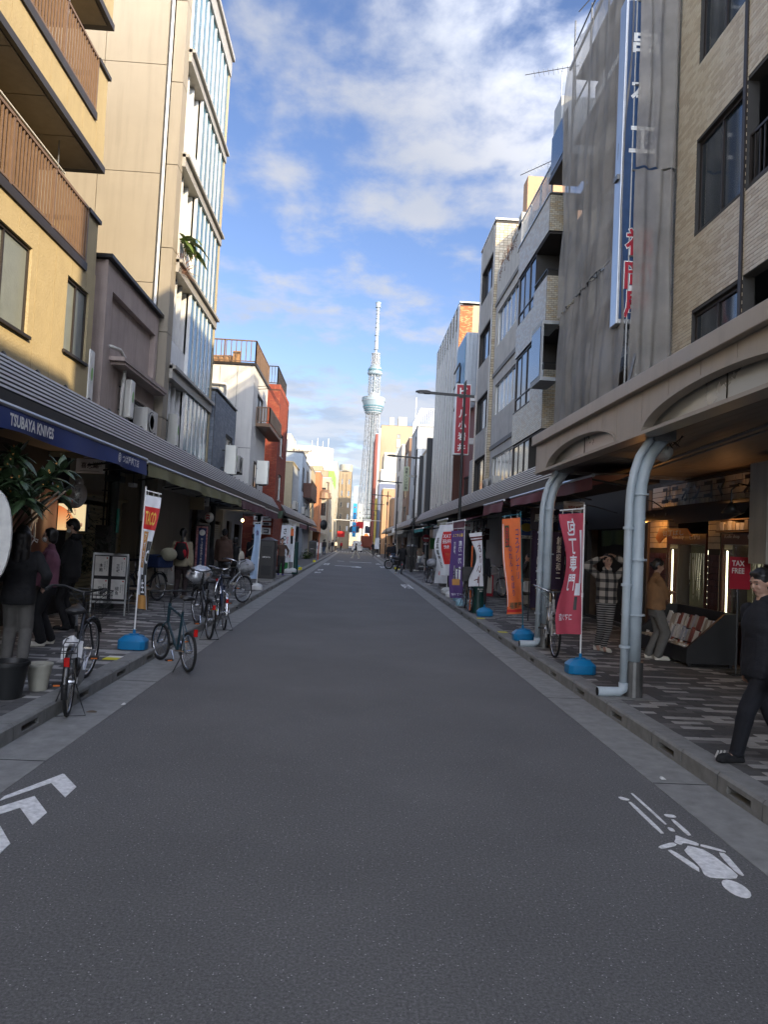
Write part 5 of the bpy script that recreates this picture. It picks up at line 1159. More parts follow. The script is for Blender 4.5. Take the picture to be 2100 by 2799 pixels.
# ============================================================ SHOP FRONTS
mat('shutter_olive', (.34,.29,.17), .6, .1, var=.06, streak=.2); mat('shutter_white', (.40,.40,.37), .6, .1, var=.06, streak=.3); mat('plaster_grey', (.22,.21,.20), .85, var=.08, streak=.2)
mat('noren_maroon', (.085,.026,.026), .8, var=.1); mat('wood_lattice', (.24,.15,.085), .6, var=.15); mat('interior_warm', (.16,.12,.09), .8, var=.2); mat('tile_brown', (.065,.022,.016), .35, var=.15)
mat('goods_a', (.45,.40,.32), .6, var=.3); mat('goods_b', (.30,.08,.05), .6, var=.3); mat('goods_c', (.12,.20,.22), .6, var=.3); mat('goods_metal', (.45,.46,.47), .3, .8, var=.15); mat('goods_w', (.76,.75,.71), .6, var=.15)
for _k in list(_mc): M[_k] = _mc[_k]
G5 = ['goods_a','goods_b','goods_c','goods_metal','goods_w']
def shopbox(s, xf, y0, y1, wm, lab, z1=3.1, depth=2.6, open_=None, name='shop'):
    """hollow shop with a front wall and openings [(y0,y1,z0,z1)]"""
    t = thing(name, lab, 'shop', (xf, y0, .146)); b = MB(); x1 = xf+s*depth
    b.add([(x1,y0,0),(x1,y1,0),(x1,y1,z1),(x1,y0,z1)], [(0,1,2,3)]); b.add([(xf,y0,z1),(x1,y0,z1),(x1,y1,z1),(xf,y1,z1)], [(0,1,2,3)])
    for y in (y0, y1): b.add([(xf,y,0),(x1,y,0),(x1,y,z1),(xf,y,z1)], [(0,1,2,3)])
    b.build('interior', 'interior_warm', t)
    b = MB(); ops = [(a-y0, c-y0, d-.1, e-.1) for a, c, d, e in (open_ or [])]; facade(b, (xf,y0+.002,.1), YP, ZP, (-s,0,0), y1-y0-.004, z1-.1, ops, .1); b.build('front_wall', wm, t)
    b = MB(); b.box(xf, x1, y0+.01, y1-.01, .140, .150); b.build('shop_floor', 'plaster_grey', t); return t
def shutter(t, s, xf, y0, y1, z0, z1, m, pitch=.085):
    b = MB(); b.box(xf-s*.03, xf+s*.03, y0-.05, y0, z0, z1+.1); b.box(xf-s*.03, xf+s*.03, y1, y1+.05, z0, z1+.1); b.build('guide_rail', m, t)
    n = int((z1-z0)/pitch)
    for k in range(n): b = MB(); z = z0+k*pitch; b.prism([(xf+s*.012,z+.002),(xf-s*.012,z+.012),(xf-s*.016,z+pitch*.5),(xf-s*.008,z+pitch-.006),(xf+s*.012,z+pitch-.004)], y0+.002, y1-.002, 'XZ'); b.build('shutter_slat', m, t)
    b = MB(); b.box(xf-s*.02, xf+s*.02, y0+.002, y1-.002, z0-.07, z0-.001); b.build('bottom_bar', 'alu', t)
def shelf(s, x, y0, y1, z0, z1, lab, seed, lv=4, depth=.35, m='wood', cat='shelf', name='display_shelf', n=14, gm=G5):
    t = thing(name, lab, cat, (x, y0, z0)); r = random.Random(seed)
    b = MB(); b.box(x, x+s*depth, y0, y0+.03, z0, z1); b.box(x, x+s*depth, y1-.03, y1, z0, z1); b.build('side_panel', m, t)
    for k in range(lv):
        z = z0+.05+(z1-z0-.1)*k/lv; b = MB(); b.box(x, x+s*depth, y0+.031, y1-.031, z, z+.02); b.build('board', m, t); y = y0+.05
        while y < y1-.12:
            w_ = r.uniform(.05,.16)*(y1-y0)/1.6+.02; h = r.uniform(.35,.9)*(z1-z0)/lv*.85
            if r.random() < .85:
                b = MB(); q = r.random()
                if q < .5: b.box(x+s*.03, x+s*(depth-.05), y, min(y+w_, y1-.04), z+.021, z+.02+h)
                elif q < .8: b.lathe([(w_*.3,0),(w_*.45,h*.5),(w_*.4,h),(w_*.1,h)], (x+s*.12,y+w_*.5,z+.021), 9)
                else: b.obox((x+s*.12, y+w_*.5, z+.021+h*.45), (.12,w_*.8,h*.85), Matrix.Rotation(r.uniform(-.2,.2),3,'X'))
                b.build('ware', r.choice(gm), t)
            y += w_+r.uniform(.01,.04)
    return t
def hangboard(x, y, z, w_, h, txt, lab, tm='sign_brown', bm='whitep', sub_=True):
    t = thing('hanging_sign', lab, 'sign', (x,y,z)); b = MB(); b.box(x-w_/2,x+w_/2,y,y+.05,z-h/2,z+h/2); b.build('board', bm, t, bevel=.012)
    if txt: text(txt, (x,y-.004,z-.01), XP, ZP, w_*.62, None, t, tm, bold=.012, off=.003)
    if sub_:
        b = MB(); b.box(x-w_*.38,x+w_*.38,y-.006,y-.003,z+h*.36,z+h*.385); b.box(x-w_*.34,x+w_*.34,y-.006,y-.003,z-h*.38,z-h*.36); b.build('small_print', 'sign_brown', t)
    b = MB(); b.cyl((x-w_*.3,y+.02,z+h/2),(x-w_*.3,y+.02,3.1),.01,n=5); b.cyl((x+w_*.3,y+.02,z+h/2),(x+w_*.3,y+.02,3.1),.01,n=5); b.build('hanger', 'black', t); return t
# left shops
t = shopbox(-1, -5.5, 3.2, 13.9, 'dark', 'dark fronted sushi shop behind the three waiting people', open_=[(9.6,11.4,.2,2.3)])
b = MB(); b.sheet(lambda u, v: (-5.42+.02*math.sin(u*20), 11.3+1.9*u, 2.45-1.35*v), 20, 4); o = b.build('noren', 'noren_maroon', t, smooth=True)
b = MB(); r_ = random.Random(3)
# white lobster drawing on the maroon curtain: body hatch, feelers, tail
def bru(pts, w_=.012):
    q = [(-5.385, 11.3+1.9*a, 2.45-1.35*c) for a, c in pts]; b.tube(q, w_, 4)
for k in range(5): bru([(.45+.02*k,.25+.05*k),(.62-.01*k,.22+.05*k)]); bru([(.47+.025*k,.18),(.44+.03*k,.47)])
bru([(.46,.20),(.42,.05),(.38,-.02)]); bru([(.58,.20),(.60,.06)]); bru([(.5,.45),(.42,.66),(.36,.84)], .016); bru([(.53,.45),(.54,.66)], .016)
b.build('lobster_drawing', 'sign_white', t)
text('回\n鮨', (-5.40,11.85,1.55), YP, ZP, .14, .30, t, 'sign_white', off=.02)
t = thing('lit_sign', 'glowing orange and cream illuminated sign with black brush characters', 'illuminated sign', (-5.28,13.5,1.95))
def litmat():
    m = bpy.data.materials.new('lit_panel'); m.use_nodes = True; N = m.node_tree.nodes; L = m.node_tree.links; b = N['Principled BSDF']; tc = N.new('ShaderNodeTexCoord')
    vm = N.new('ShaderNodeVectorMath'); vm.operation = 'DISTANCE'; L.new(tc.outputs['Object'], vm.inputs[0]); vm.inputs[1].default_value = (-.32,0,-.22)
    st = N.new('ShaderNodeMath'); st.operation = 'LESS_THAN'; L.new(vm.outputs['Value'], st.inputs[0]); st.inputs[1].default_value = .44
    sp = N.new('ShaderNodeSeparateXYZ'); L.new(tc.outputs['Object'], sp.inputs[0]); mr = N.new('ShaderNodeMapRange'); mr.inputs[1].default_value = -.2; mr.inputs[2].default_value = .25; L.new(sp.outputs[2], mr.inputs[0])
    g = N.new('ShaderNodeMix'); g.data_type = 'RGBA'; L.new(mr.outputs[0], g.inputs[0]); g.inputs[6].default_value = (1,.62,.28,1); g.inputs[7].default_value = (.85,.14,.015,1)
    x = N.new('ShaderNodeMix'); x.data_type = 'RGBA'; L.new(st.outputs[0], x.inputs[0]); x.inputs[6].default_value = (1,.80,.46,1); L.new(g.outputs[2], x.inputs[7])
    L.new(x.outputs[2], b.inputs['Base Color']); L.new(x.outputs[2], b.inputs['Emission Color']); b.inputs['Emission Strength'].default_value = .20; return m
b = MB(); b.box(-.30,.30,0,.10,-.26,.26); o = b.build('lit_box', 'black', t, world=False); b = MB(); b.box(-.285,.285,-.004,0,-.245,.245); b.build('lit_face', litmat(), t, world=False)
text('喜\n久\n鮨', (-.01,-.005,0.0), XP, ZP, .11, .42, t, 'black', bold=.02, off=.003, world=False); text('合\n羽\nば\nし', (.085,-.005,.10), XP, ZP, .045, .24, t, 'black', off=.003, world=False)
text('鮨', (.20,-.005,-.13), XP, ZP, .075, .075, t, 'sign_red', bold=.02, off=.003, world=False); text('串揚げ 仕出し', (.17,-.005,-.21), XP, ZP, .19, .022, t, 'black', off=.003, world=False)
li = bpy.data.lights.new('lit_sign_glow', 'AREA'); li.energy = 2; li.size = .5; li.color = (1,.6,.3); lo = bpy.data.objects.new('lit_sign_glow', li); col.objects.link(lo); lo.parent = t; lo.location = (0,-.06,0); lo.rotation_euler = (R(-90),0,0)
h = hangboard(-4.94, 13.4, 2.93, .52, .31, '喜久鮨', 'pale grey hanging sign with crayfish drawing, nearest on the left')
b = MB(); 
for k in range(5): b.tube([(-4.86+.03*k,13.392,2.90),(-4.88+.035*k,13.392,2.99)], .004, 4)
b.tube([(-4.95,13.392,2.86),(-4.80,13.392,2.93),(-4.72,13.392,2.99)], .006, 4); b.build('crayfish_drawing', 'sign_brown', h)
t = thing('shell_balloon', 'shiny grey oyster shell shaped balloon with green and orange print', 'balloon', (-5.0,13.0,2.35))
b = MB(); b.ell((-5.0,13.0,2.33), (.185,.12,.24), Matrix.Rotation(.25,3,'Y'), 18, 14); b.ell((-4.96,13.0,2.56), (.085,.06,.08), None, 12, 8); b.build('shell', mat('foil_grey', (.48,.46,.45), .3, .25, var=.35, scale=6), t, smooth=True)
b = MB(); b.ell((-5.07,12.905,2.37), (.075,.02,.065), None, 12, 6); b.build('green_spot', mat('print_green', (.20,.42,.10), .4), t, smooth=True); b = MB(); b.ell((-5.03,12.89,2.22), (.025,.012,.025), None, 10, 6); b.build('orange_spot', mat('print_orange', (.6,.15,.05), .4), t, smooth=True)
text('牡蠣\n生あり\nます', (-4.93,12.865,2.33), XP, ZP, .14, .26, t, 'black', off=.004)
t = shopbox(-1, -5.5, 13.92, 19.6, mat('plaster_cream', (.30,.27,.20), .85, var=.08, streak=.25), 'shop with closed olive cream roller shutters behind the bench', open_=[(14.3,16.75,.2,2.35),(17.0,18.9,.2,2.35)]); M['plaster_cream'] = _mc['plaster_cream']
shutter(t, -1, -5.52, 14.35, 16.7, .22, 2.3, 'shutter_olive'); shutter(t, -1, -5.52, 17.05, 18.85, 1.22, 2.3, 'shutter_olive')
text('dojo', (-5.49,18.2,2.62), YP, ZP, .65, .22, t, 'sign_brown', off=.02)
b = MB(); b.box(-5.46,-5.38,14.1,19.0,2.40,2.46); b.build('lintel', 'shutter_olive', t)
t = thing('meter_cabinet', 'tall dark grey meter cabinet with pipes on the left of the green arcade post', 'cabinet', (-5.12,14.95,1.1)); b = MB(); b.box(-5.30,-4.97,14.9,15.1,1.12,1.84); b.build('cabinet', mat('cab_grey', (.06,.055,.053), .6), t, bevel=.01)
b = MB()
for k in range(4): b.cyl((-5.24+k*.07,15.15,1.84),(-5.24+k*.07,15.15,3.0),.018,n=6)
b.box(-5.3,-4.95,15.13,15.17,2.55,2.58); b.box(-5.3,-4.95,15.13,15.17,1.95,1.98); b.build('pipes', 'black', t)
p = thing('security_camera', 'small white security camera under the awning beside the green post', 'camera', (-4.85,15.6,2.75)); b = MB(); b.box(-4.9,-4.78,15.55,15.8,2.70,2.78); b.cyl((-4.84,15.55,2.73),(-4.84,15.5,2.73),.03,n=10); b.build('camera_body', 'whitep', p); b = MB(); b.cyl((-4.84,15.7,2.78),(-4.84,15.7,3.1),.012,n=5); b.build('arm', 'black', p)
t = shopbox(-1, -5.5, 19.62, 24.4, 'plaster_grey', 'grey plastered shop with tall lattice window on the left', open_=[(20.2,22.6,.2,2.5)])
for k in range(6): b = MB(); b.box(-5.53,-5.50,20.25+k*.46,20.29+k*.46,.25,2.45); b.build('lattice_post', 'wood_lattice', t)
for k in range(5): b = MB(); b.box(-5.525,-5.505,20.25,22.55,.5+k*.42,.53+k*.42); b.build('lattice_rail', 'wood_lattice', t)
b = MB(); b.box(-5.62,-5.6,20.3,22.5,.4,2.4); b.build('back_light_panel', mat('paper_screen', (.30,.23,.15), .8), t)
hangboard(-4.78, 22.3, 2.76, .49, .27, '大竹珈琲', 'pale grey hanging sign on the left, second from the viewer'); hangboard(-5.1, 36-1.5, 2.85, .49, .26, '橋本屋', 'pale hanging sign on the left near the brick wall')
leafy('ivy', 'dark green ivy covering the wall behind the backpack wearer', 'climbing plant', (-5.35,24.6,.4), 700, (.08,.35,1.0), .16, mat('ivy_green', (.018,.032,.014), .5, var=.4), 31, .4)
t = shopbox(-1, -5.5, 25.2, 30.0, 'plaster_grey', 'shop with closed pale grey roller shutters on the left', open_=[(25.6,27.4,.2,2.3),(27.7,29.6,.2,2.3)]); shutter(t, -1, -5.52, 25.65, 27.35, .22, 2.25, 'shutter_white'); shutter(t, -1, -5.52, 27.75, 29.55, .22, 2.25, 'shutter_white')
t = shopbox(-1, -5.5, 30.02, 35.4, 'w_white', 'white walled shop before the left side street', open_=[(31,32.2,.2,2.4),(33,35,.9,2.3)])
p = thing('bulb_lamp', 'small lit bulb hanging near the pale blue banner', 'lamp', (-4.6,29.5,2.4)); b = MB(); b.ell((-4.6,29.5,2.4),(.06,.06,.07)); b.build('bulb', mat('bulb_glow', (1,.8,.5), .5, emit=(1,.75,.35,2.5)), p, smooth=True); b = MB(); b.cyl((-4.6,29.5,2.46),(-4.6,29.5,3.1),.008,n=5); b.build('cord', 'black', p); M['bulb_glow'] = _mc['bulb_glow']
for k, (s_, yy, z, w_) in enumerate((('日 邱',36.7,2.72,.9),('■ ■',36.7,2.45,.9),('ワ コ',36.7,2.08,.9))):
    t = thing('wall_sign', 'white sign panel on the brick wall facing the viewer, %s of three' % ('top','middle','lowest')[k], 'sign', (-4.75,36.9,z)); b = MB(); b.box(-5.2,-4.3,36.90,36.95,z-(.11,.08,.17)[k],z+(.11,.08,.17)[k]); b.build('panel', 'whitep', t); text(s_, (-4.75,36.895,z), XP, ZP, .7, (.12,.08,.22)[k], t, 'black', bold=.03, off=.004)
t = thing('green_box', 'dark green planter shaped box hanging at the arcade end by the brick building', 'box', (-4.0,36,2.9)); b = MB(); b.prism([(-4.35,2.75),(-3.75,2.75),(-3.65,3.12),(-4.45,3.12)], 36.3, 37.0, 'XZ'); b.build('body', mat('box_green', (.04,.07,.04), .6), t)
for k, (ya, yb, lab) in enumerate(((42.4,50,'shadowy shop under the second arcade roof on the left'),(50.2,58,'shop with goods outside under the second arcade roof on the left'),(59,74,'shop under the third arcade roof on the left'))):
    t = shopbox(-1, -5.2, ya, yb, ('plaster_grey','dark','plaster_grey')[k], lab, open_=[(ya+.5,ya+(yb-ya)*.5-.2,.2,2.4),(ya+(yb-ya)*.5+.2,yb-.5,.2,2.4)])
shelf(-1, -4.5, 46, 49.5, .15, 1.7, 'outdoor shelf of crockery under the second arcade roof on the left', 5, n=20); shelf(-1, -4.4, 52, 56, .15, 1.5, 'farther outdoor shelf of goods on the left', 6)
for k in range(7):
    ya = 78+k*13; t = shopbox(-1, -5.0, ya, ya+12.8, ('w_cream','plaster_grey','w_lightgrey')[k % 3], 'shop front far down the left pavement, %s past the third arcade roof' % ('first','second','third','fourth','fifth','sixth','seventh')[k], open_=[(ya+.8,ya+5.8,.2,2.4),(ya+6.6,ya+12,.2,2.4)], depth=2)
    awning(-1, -3.7, -4.9, ya+.5, ya+11.5, 2.6, 3.0, .2, ('awn_cream','awn_olive','awn_plum')[k % 3], 'small awning far down the left pavement, %s past the third arcade roof' % ('first','second','third','fourth','fifth','sixth','seventh')[k])
# right shops
t = thing('knife_shop', 'knife shop front with tiled pillars, glass cases and large black katakana letters on a grid', 'shop', (6.0, 9, .146))
b = MB(); b.add([(8.4,3,0),(8.4,14.4,0),(8.4,14.4,3.2),(8.4,3,3.2)],[(0,1,2,3)]); b.add([(6.3,14.4,0),(8.4,14.4,0),(8.4,14.4,3.2),(6.3,14.4,3.2)],[(0,1,2,3)]); b.build('interior', 'interior_warm', t)
for (ya, yb) in ((11.55,11.95),(13.55,14.35)):
    b = MB(); b.box(6.02,6.22,ya,yb,.146,2.75); b.build('pillar', 'w_joint', t)
    tilewall(t, (6.018,ya,.15), YP, ZP, XN, yb-ya, 1.75, [], .20, .095, .01, .01, ['tile_brown'], name='pillar_tile', single=99, key=lambda c: 0, seed=51); tilewall(t, (6.018,ya,1.92), YP, ZP, XN, yb-ya, .82, [], .20, .095, .01, .01, ['tile_a'], name='pillar_tile', single=99, key=lambda c: 0, seed=52)
    tilewall(t, (6.02,ya-.002,.15), XP, ZP, YN, .2, 1.75, [], .19, .095, .01, .01, ['tile_brown'], name='pillar_tile', single=99, key=lambda c: 0, seed=53); tilewall(t, (6.02,ya-.002,1.92), XP, ZP, YN, .2, .82, [], .19, .095, .01, .01, ['tile_a'], name='pillar_tile', single=99, key=lambda c: 0, seed=54)
tilewall(t, (6.03,9.0,2.72), YP, ZP, XN, 5.3, .46, [], .09, .09, .012, .01, ['w_concrete'], name='fascia_tile', single=290, key=lambda c: 0, seed=55, bond=0); b = MB(); b.box(6.031,6.2,4,14.35,2.70,3.19); b.build('fascia', 'w_joint', t)
text('ユニオンコマース', (6.0,11.9,2.93), YP, ZP, 2.9, .34, t, 'black', bold=.05, off=-.03) if False else None
for i, ch_ in enumerate('ユニオンコマース'): text(ch_ if ch_ != 'ー' else 'ー', (5.97,13.6-i*.42,2.93), YN, ZP, .30, .30 if ch_ != 'ー' else .05, t, 'black', bold=.04, off=.002)
b = MB(); b.box(5.92,5.96,10.2,13.7,3.12,3.16); b.build('sign_rail', 'black', t)
for y in (11.0, 12.1, 13.0):
    b = MB(); b.ell((5.85,y,2.66),(.025,.025,.025)); b.build('spot_bulb', 'bulb_glow', t, smooth=True)
b = MB(); b.box(5.8,6.0,9.0,13.3,2.60,2.68); b.build('awning_roll', 'black', t)
# black knife shaped sign, the blade runs along the fascia
b = MB(); b.prism([(13.9,2.62),(13.95,2.50),(13.7,2.40),(13.2,2.42),(12.4,2.42),(12.3,2.34),(10.6,2.36),(10.1,2.45),(9.9,2.6),(12.3,2.62)], 5.60, 5.63, 'YZ'); b.build('knife_sign', 'black', t)
for y in (13.7,13.2,12.7): b = MB(); b.lathe([(.03,0),(.03,-.006)], (5.597,y,2.52), 12, 'X'); b.build('rivet', 'steel', t)
b = MB(); b.prism([(13.35,2.10),(13.2,2.28),(12.1,2.26),(11.9,2.12),(12.9,2.14),(13.2,2.0)], 5.7, 5.72, 'YZ'); b.build('orange_banner_sign', mat('lit_orange', (.65,.22,.06), .6), t)
text('包丁ばし', (5.69,12.6,2.19), YN, ZP, .85, .10, t, 'sign_white', off=.004)
# showcase with knives, tube lights
for k, (ya, yb) in enumerate(((12.0,13.5),(10.2,11.5))):
    c = thing('glass_showcase', 'tall lit glass showcase of long knives, %s' % ('left of the standing woman in fleece' if k == 0 else 'right of the tiled pillar'), 'showcase', (6.1,ya,.146))
    b = MB(); b.box(6.0,6.5,ya,yb,.146,.75); b.box(6.0,6.5,ya,yb,2.0,2.18); b.box(6.0,6.04,ya,ya+.04,.75,2.0); b.box(6.0,6.04,yb-.04,yb,.75,2.0); b.build('case_frame', 'tile_brown', c)
    b = MB(); b.box(6.46,6.5,ya,yb,.75,2.0); b.build('back_panel', mat('case_green', (.10,.11,.06), .6), c)
    b = MB(); b.box(6.005,6.01,ya+.04,yb-.04,.752,1.998); b.build('glass', mat('clear_glass', (.5,.55,.55), .03, alpha=.12, spec=1.0), c)
    for y in (ya+.06, yb-.06): b = MB(); b.cyl((6.08,y,.85),(6.08,y,1.9),.014,n=6); b.build('light_tube', mat('tube_warm', (1,1,.8), .5, emit=(1,.95,.62,1.3)), c)
    r_ = random.Random(k)
    for i in range(14): b = MB(); y = ya+.15+(yb-ya-.3)*i/14; l = r_.uniform(.35,.9); a = r_.uniform(-.15,.15); b.prism([(y,1.85),(y+.035,1.85),(y+.05+a*.3,1.85-l*.6),(y+a*.4+.02,1.85-l)], 6.35, 6.356, 'YZ'); b.build('knife_blade', 'goods_metal', c)
    text('Knife shop', (5.995,(ya+yb)/2+.3,2.12), YN, ZP, .45, .07, c, 'sign_white', off=.003); text('包丁専門店', (5.995,(ya+yb)/2-.35,2.12), YN, ZP, .40, .07, c, 'sign_white', off=.003)
M['clear_glass'] = _mc['clear_glass']
c = thing('box_rack', 'wall rack of pale knife boxes lit orange above the showcase', 'rack', (6.1,10.3,1.95)); r_ = random.Random(6)
b = MB(); b.box(5.9,6.0,10.0,11.5,2.19,2.22); b.box(5.9,6.0,10.0,11.5,2.38,2.40); b.build('rack_board', 'wood_lattice', c)
for i in range(12): b = MB(); b.box(5.89,5.99,10.03+i*.12,10.13+i*.12,2.222,2.222+r_.uniform(.09,.15)); b.build('knife_box', r_.choice(['goods_w','goods_a']), c)
for (x, y, z, e, colr, sz) in ((5.6,13.7,2.36,3.2,(1,.42,.10),.08),(5.75,10.9,2.55,1.5,(1,.45,.15),.1)):
    li = bpy.data.lights.new('shop_lamp_light', 'POINT'); li.energy = e; li.color = colr; li.shadow_soft_size = sz; lo = bpy.data.objects.new('shop_lamp_light', li); col.objects.link(lo); lo.location = (x,y,z); lo.parent = t; lo.location = Vector((x,y,z))-t.location
for (x, y, lab) in ((5.5,13.75,'black gooseneck wall lamp throwing orange light on the tiled pillar'),(5.35,10.0,'large black gooseneck lamp at the right edge under the canopy'),(5.2,16.2,'black gooseneck lamp on the shop left of the knife shop')):
    c = thing('gooseneck_lamp', lab, 'lamp', (x,y,2.4)); b = MB(); b.lathe([(.02,.16),(.05,.12),(.13,0),(.125,0),(.04,.10),(.02,.13)], (x,y,2.42), 16); b.build('shade', 'black', c, smooth=True); b = MB(); b.tube([(x,y,2.57),(x,y,2.75),(x+.1,y,2.85),(x+.3,y,2.82),(6.0,y,2.7)], .012, 6); b.build('arm', 'black', c)
# white column with brand board, right edge
c = thing('board_column', 'white tiled column with a sign board showing red square mark at the right edge', 'column', (6.0,9.3,.146)); b = MB(); b.box(5.7,6.0,9.3,9.75,.146,1.7); b.build('tiled_foot', 'w_joint', c); tilewall(c, (5.7,9.298,.15), XP, ZP, YN, .3, 1.5, [], .12, .09, .01, .008, ['tile_g'], single=60, key=lambda c_: 0, seed=58)
b = MB(); b.box(5.45,6.0,9.28,9.7,1.72,3.1); b.build('board', 'w_concrete', c); b = MB(); b.box(5.62,5.98,9.27,9.279,2.25,2.95); b.build('red_square', 'noren_maroon', c); text('WUS', (5.78,9.279,2.02), XP, ZP, .36, .12, c, 'black', bold=.03, off=.004)
# poster TAX FREE on the case
c = thing('tax_free_poster', 'red tax free poster on the shop glass near the right edge', 'poster', (5.9,10.0,1.6)); b = MB(); b.box(5.3,5.6,9.9,9.91,1.35,1.80); b.box(5.3,5.6,9.899,9.9,1.35,1.36); b.build('sheet', 'sign_red', c); text('TAX\nFREE', (5.42,9.898,1.66), XP, ZP, .18, .18, c, 'goods_w', bold=.02, off=.003)
b = MB(); b.cyl((5.45,9.95,.15),(5.45,9.95,1.35),.012,n=6); b.box(5.35,5.55,9.85,10.05,.147,.16); b.build('stand', 'black', c)
# book and knife-box trolley
c = thing('display_trolley', 'low black sloping display trolley of packed knives and books before the knife shop', 'display stand', (5.3,10.9,.146)); r_ = random.Random(12)
b = MB(); b.prism([(4.98,.20),(5.75,.20),(5.75,.95),(5.55,.95),(4.98,.42)], 10.45, 10.50, 'XZ'); b.prism([(4.98,.20),(5.75,.20),(5.75,.95),(5.55,.95),(4.98,.42)], 12.35, 12.40, 'XZ'); b.box(4.98,5.02,10.5,12.35,.20,.42); b.box(5.70,5.75,10.5,12.35,.2,.95); b.box(5.02,5.70,10.5,12.35,.2,.24); b.build('carcass', 'blackp', c)
for row, (x, z) in enumerate(((5.06,.26),(5.26,.45),(5.46,.62))):
    y = 10.55
    while y < 12.25:
        w_ = r_.uniform(.035,.09); h = r_.uniform(.17,.24); b = MB(); b.obox((x+.05,y+w_/2,z+h/2), (.03,w_,h), Matrix.Rotation(R(18),3,'Y')); b.build('packet', r_.choice(['goods_w','goods_a','goods_w','goods_b','goods_metal']), c); y += w_+.012
for k in range(8): b = MB(); y = 10.6+k*.2; b.box(5.0,5.20,y,y+.15,.425,.44+r_.random()*.03); b.build('flat_box', r_.choice(['goods_w','goods_a']), c)
for (x, y) in ((5.05,10.52),(5.68,10.52),(5.05,12.32),(5.68,12.32)): b = MB(); b.cyl((x,y-.02,.173),(x,y+.02,.173),.026,n=10); b.build('castor', 'rubber', c)
t = shopbox(1, 6.0, 14.45, 18.6, 'w_joint', 'dark tiled shop with green curtain between knife shop and blue posters', open_=[(14.9,18.2,.2,2.35)], depth=2.2)
b = MB(); b.sheet(lambda u, v: (5.93-.02*math.sin(u*16), 15.0+2.0*u, 2.3-.34*v*(1+.08*math.sin(u*9))), 24, 3); b.build('green_curtain', mat('curtain_green', (.035,.06,.018), .8), t, smooth=True)
b = MB(); b.box(6.6,6.65,15.4,16.6,2.42,2.45); b.build('ceiling_light', 'tube_light', t)
shelf(1, 6.4, 15, 18, .15, 2.1, 'inside shelf of wares behind the green curtain', 21, lv=5, gm=['goods_a','goods_c','goods_metal'])
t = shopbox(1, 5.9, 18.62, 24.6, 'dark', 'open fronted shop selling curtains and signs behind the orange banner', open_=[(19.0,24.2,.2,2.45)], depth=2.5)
shelf(1, 6.2, 19.2, 23.8, .15, 2.2, 'tall crowded shelf inside the shop behind the orange banner', 22, lv=5)
b = MB(); b.box(6.4,6.45,20.5,21.6,2.7,2.73); b.build('ceiling_light', 'tube_light', t); shelf(1, 4.9, 19.4, 20.6, .15, .95, 'street display table of paper goods beside the far column', 23, lv=2, gm=['goods_w','goods_a','goods_b'])
t = thing('sign_fascia', 'dark violet fascia board with white brush characters over the curtain shop', 'sign', (4.9,17.3,2.6)); b = MB(); b.box(4.55,5.95,18.4,18.46,2.30,2.85); b.build('board', mat('violet_grey', (.055,.052,.075), .6), t); text('馬鹿い幸福', (5.0,18.395,2.60), XP, ZP, .72, .22, t, 'goods_w', bold=.02, off=.004)
hangboard(5.40, 17.5, 2.88, .53, .26, '福岡屋本店', 'white hanging sign with red characters beside the canopy column', 'sign_red'); hangboard(5.20, 21.8, 2.84, .50, .27, '坂井コマヅ', 'white hanging sign with black handwriting above the orange banner'); hangboard(5.88, 30, 2.98, .5, .33, 'ホンマ', 'pale hanging sign on the right near the plank wall'); hangboard(3.98, 25.6, 2.55, .55, .33, '七 本店', 'white sign with a little red print just behind the near lamp post', 'sign_red')
for k, (x, y, z, w_, h) in enumerate(((5.30,17.55,2.52,.52,.46),(5.03,20.8,2.44,.50,.50))):
    t = thing('blue_poster', 'blue hanging poster with yellow oval and white caption, %s' % ('right one behind the pink banner' if k == 0 else 'left one beside the far column'), 'poster', (x,y,z)); b = MB(); b.box(x-w_/2,x+w_/2,y,y+.012,z-h/2,z+h/2); b.build('sheet', mat('poster_blue', (.015,.055,.20), .6), t)
    b = MB(); b.ell((x,y-.002,z-.02),(w_*.33,.006,h*.25)); b.build('yellow_oval', mat('poster_yellow', (.55,.42,.06), .6), t); text('かっぱ橋商店街', (x,y-.003,z+h*.36), XP, ZP, w_*.8, h*.12, t, 'goods_w', bold=.02, off=.003)
    b = MB(); b.box(x-w_/2,x+w_/2,y,y+.012,z-h/2-.10,z-h/2-.012); b.build('caption_strip', 'goods_w', t); text('営業中 10時-18時', (x,y-.003,z-h/2-.056), XP, ZP, w_*.85, .055, t, 'black', bold=.02, off=.003)
t = thing('purple_noren', 'tall dark purple standing curtain with white vertical characters behind the pink banner', 'curtain', (4.35,16.5,.2)); b = MB(); b.sheet(lambda u, v: (4.05+.78*u, 16.2+.03*math.sin(u*14), .45+1.75*v), 24, 3); b.build('cloth', mat('noren_purple', (.022,.012,.04), .8), t, smooth=True)
text('か\nっ\nぱ\n橋\n一\n番', (4.22,16.15,1.42), XP, ZP, .13, 1.30, t, 'goods_w', off=.02); text('創\n業\n昭\n和\n二', (4.66,16.15,1.62), XP, ZP, .11, .95, t, 'goods_w', off=.02)
b = MB(); b.cyl((4.03,16.2,.15),(4.03,16.2,2.25),.014,n=6); b.cyl((4.85,16.2,.15),(4.85,16.2,2.25),.014,n=6); b.cyl((4.03,16.2,2.22),(4.85,16.2,2.22),.012,n=6); b.build('frame', 'black', t)
t = shopbox(1, 5.9, 24.62, 30.6, 'w_cream', 'shop with rough pale wall and hanging utensils on the right', open_=[(25,27.4,.2,2.3),(28.2,30.3,.2,2.3)], depth=2.2); shutter(t, 1, 5.92, 28.25, 30.25, .22, 2.25, 'shutter_olive')
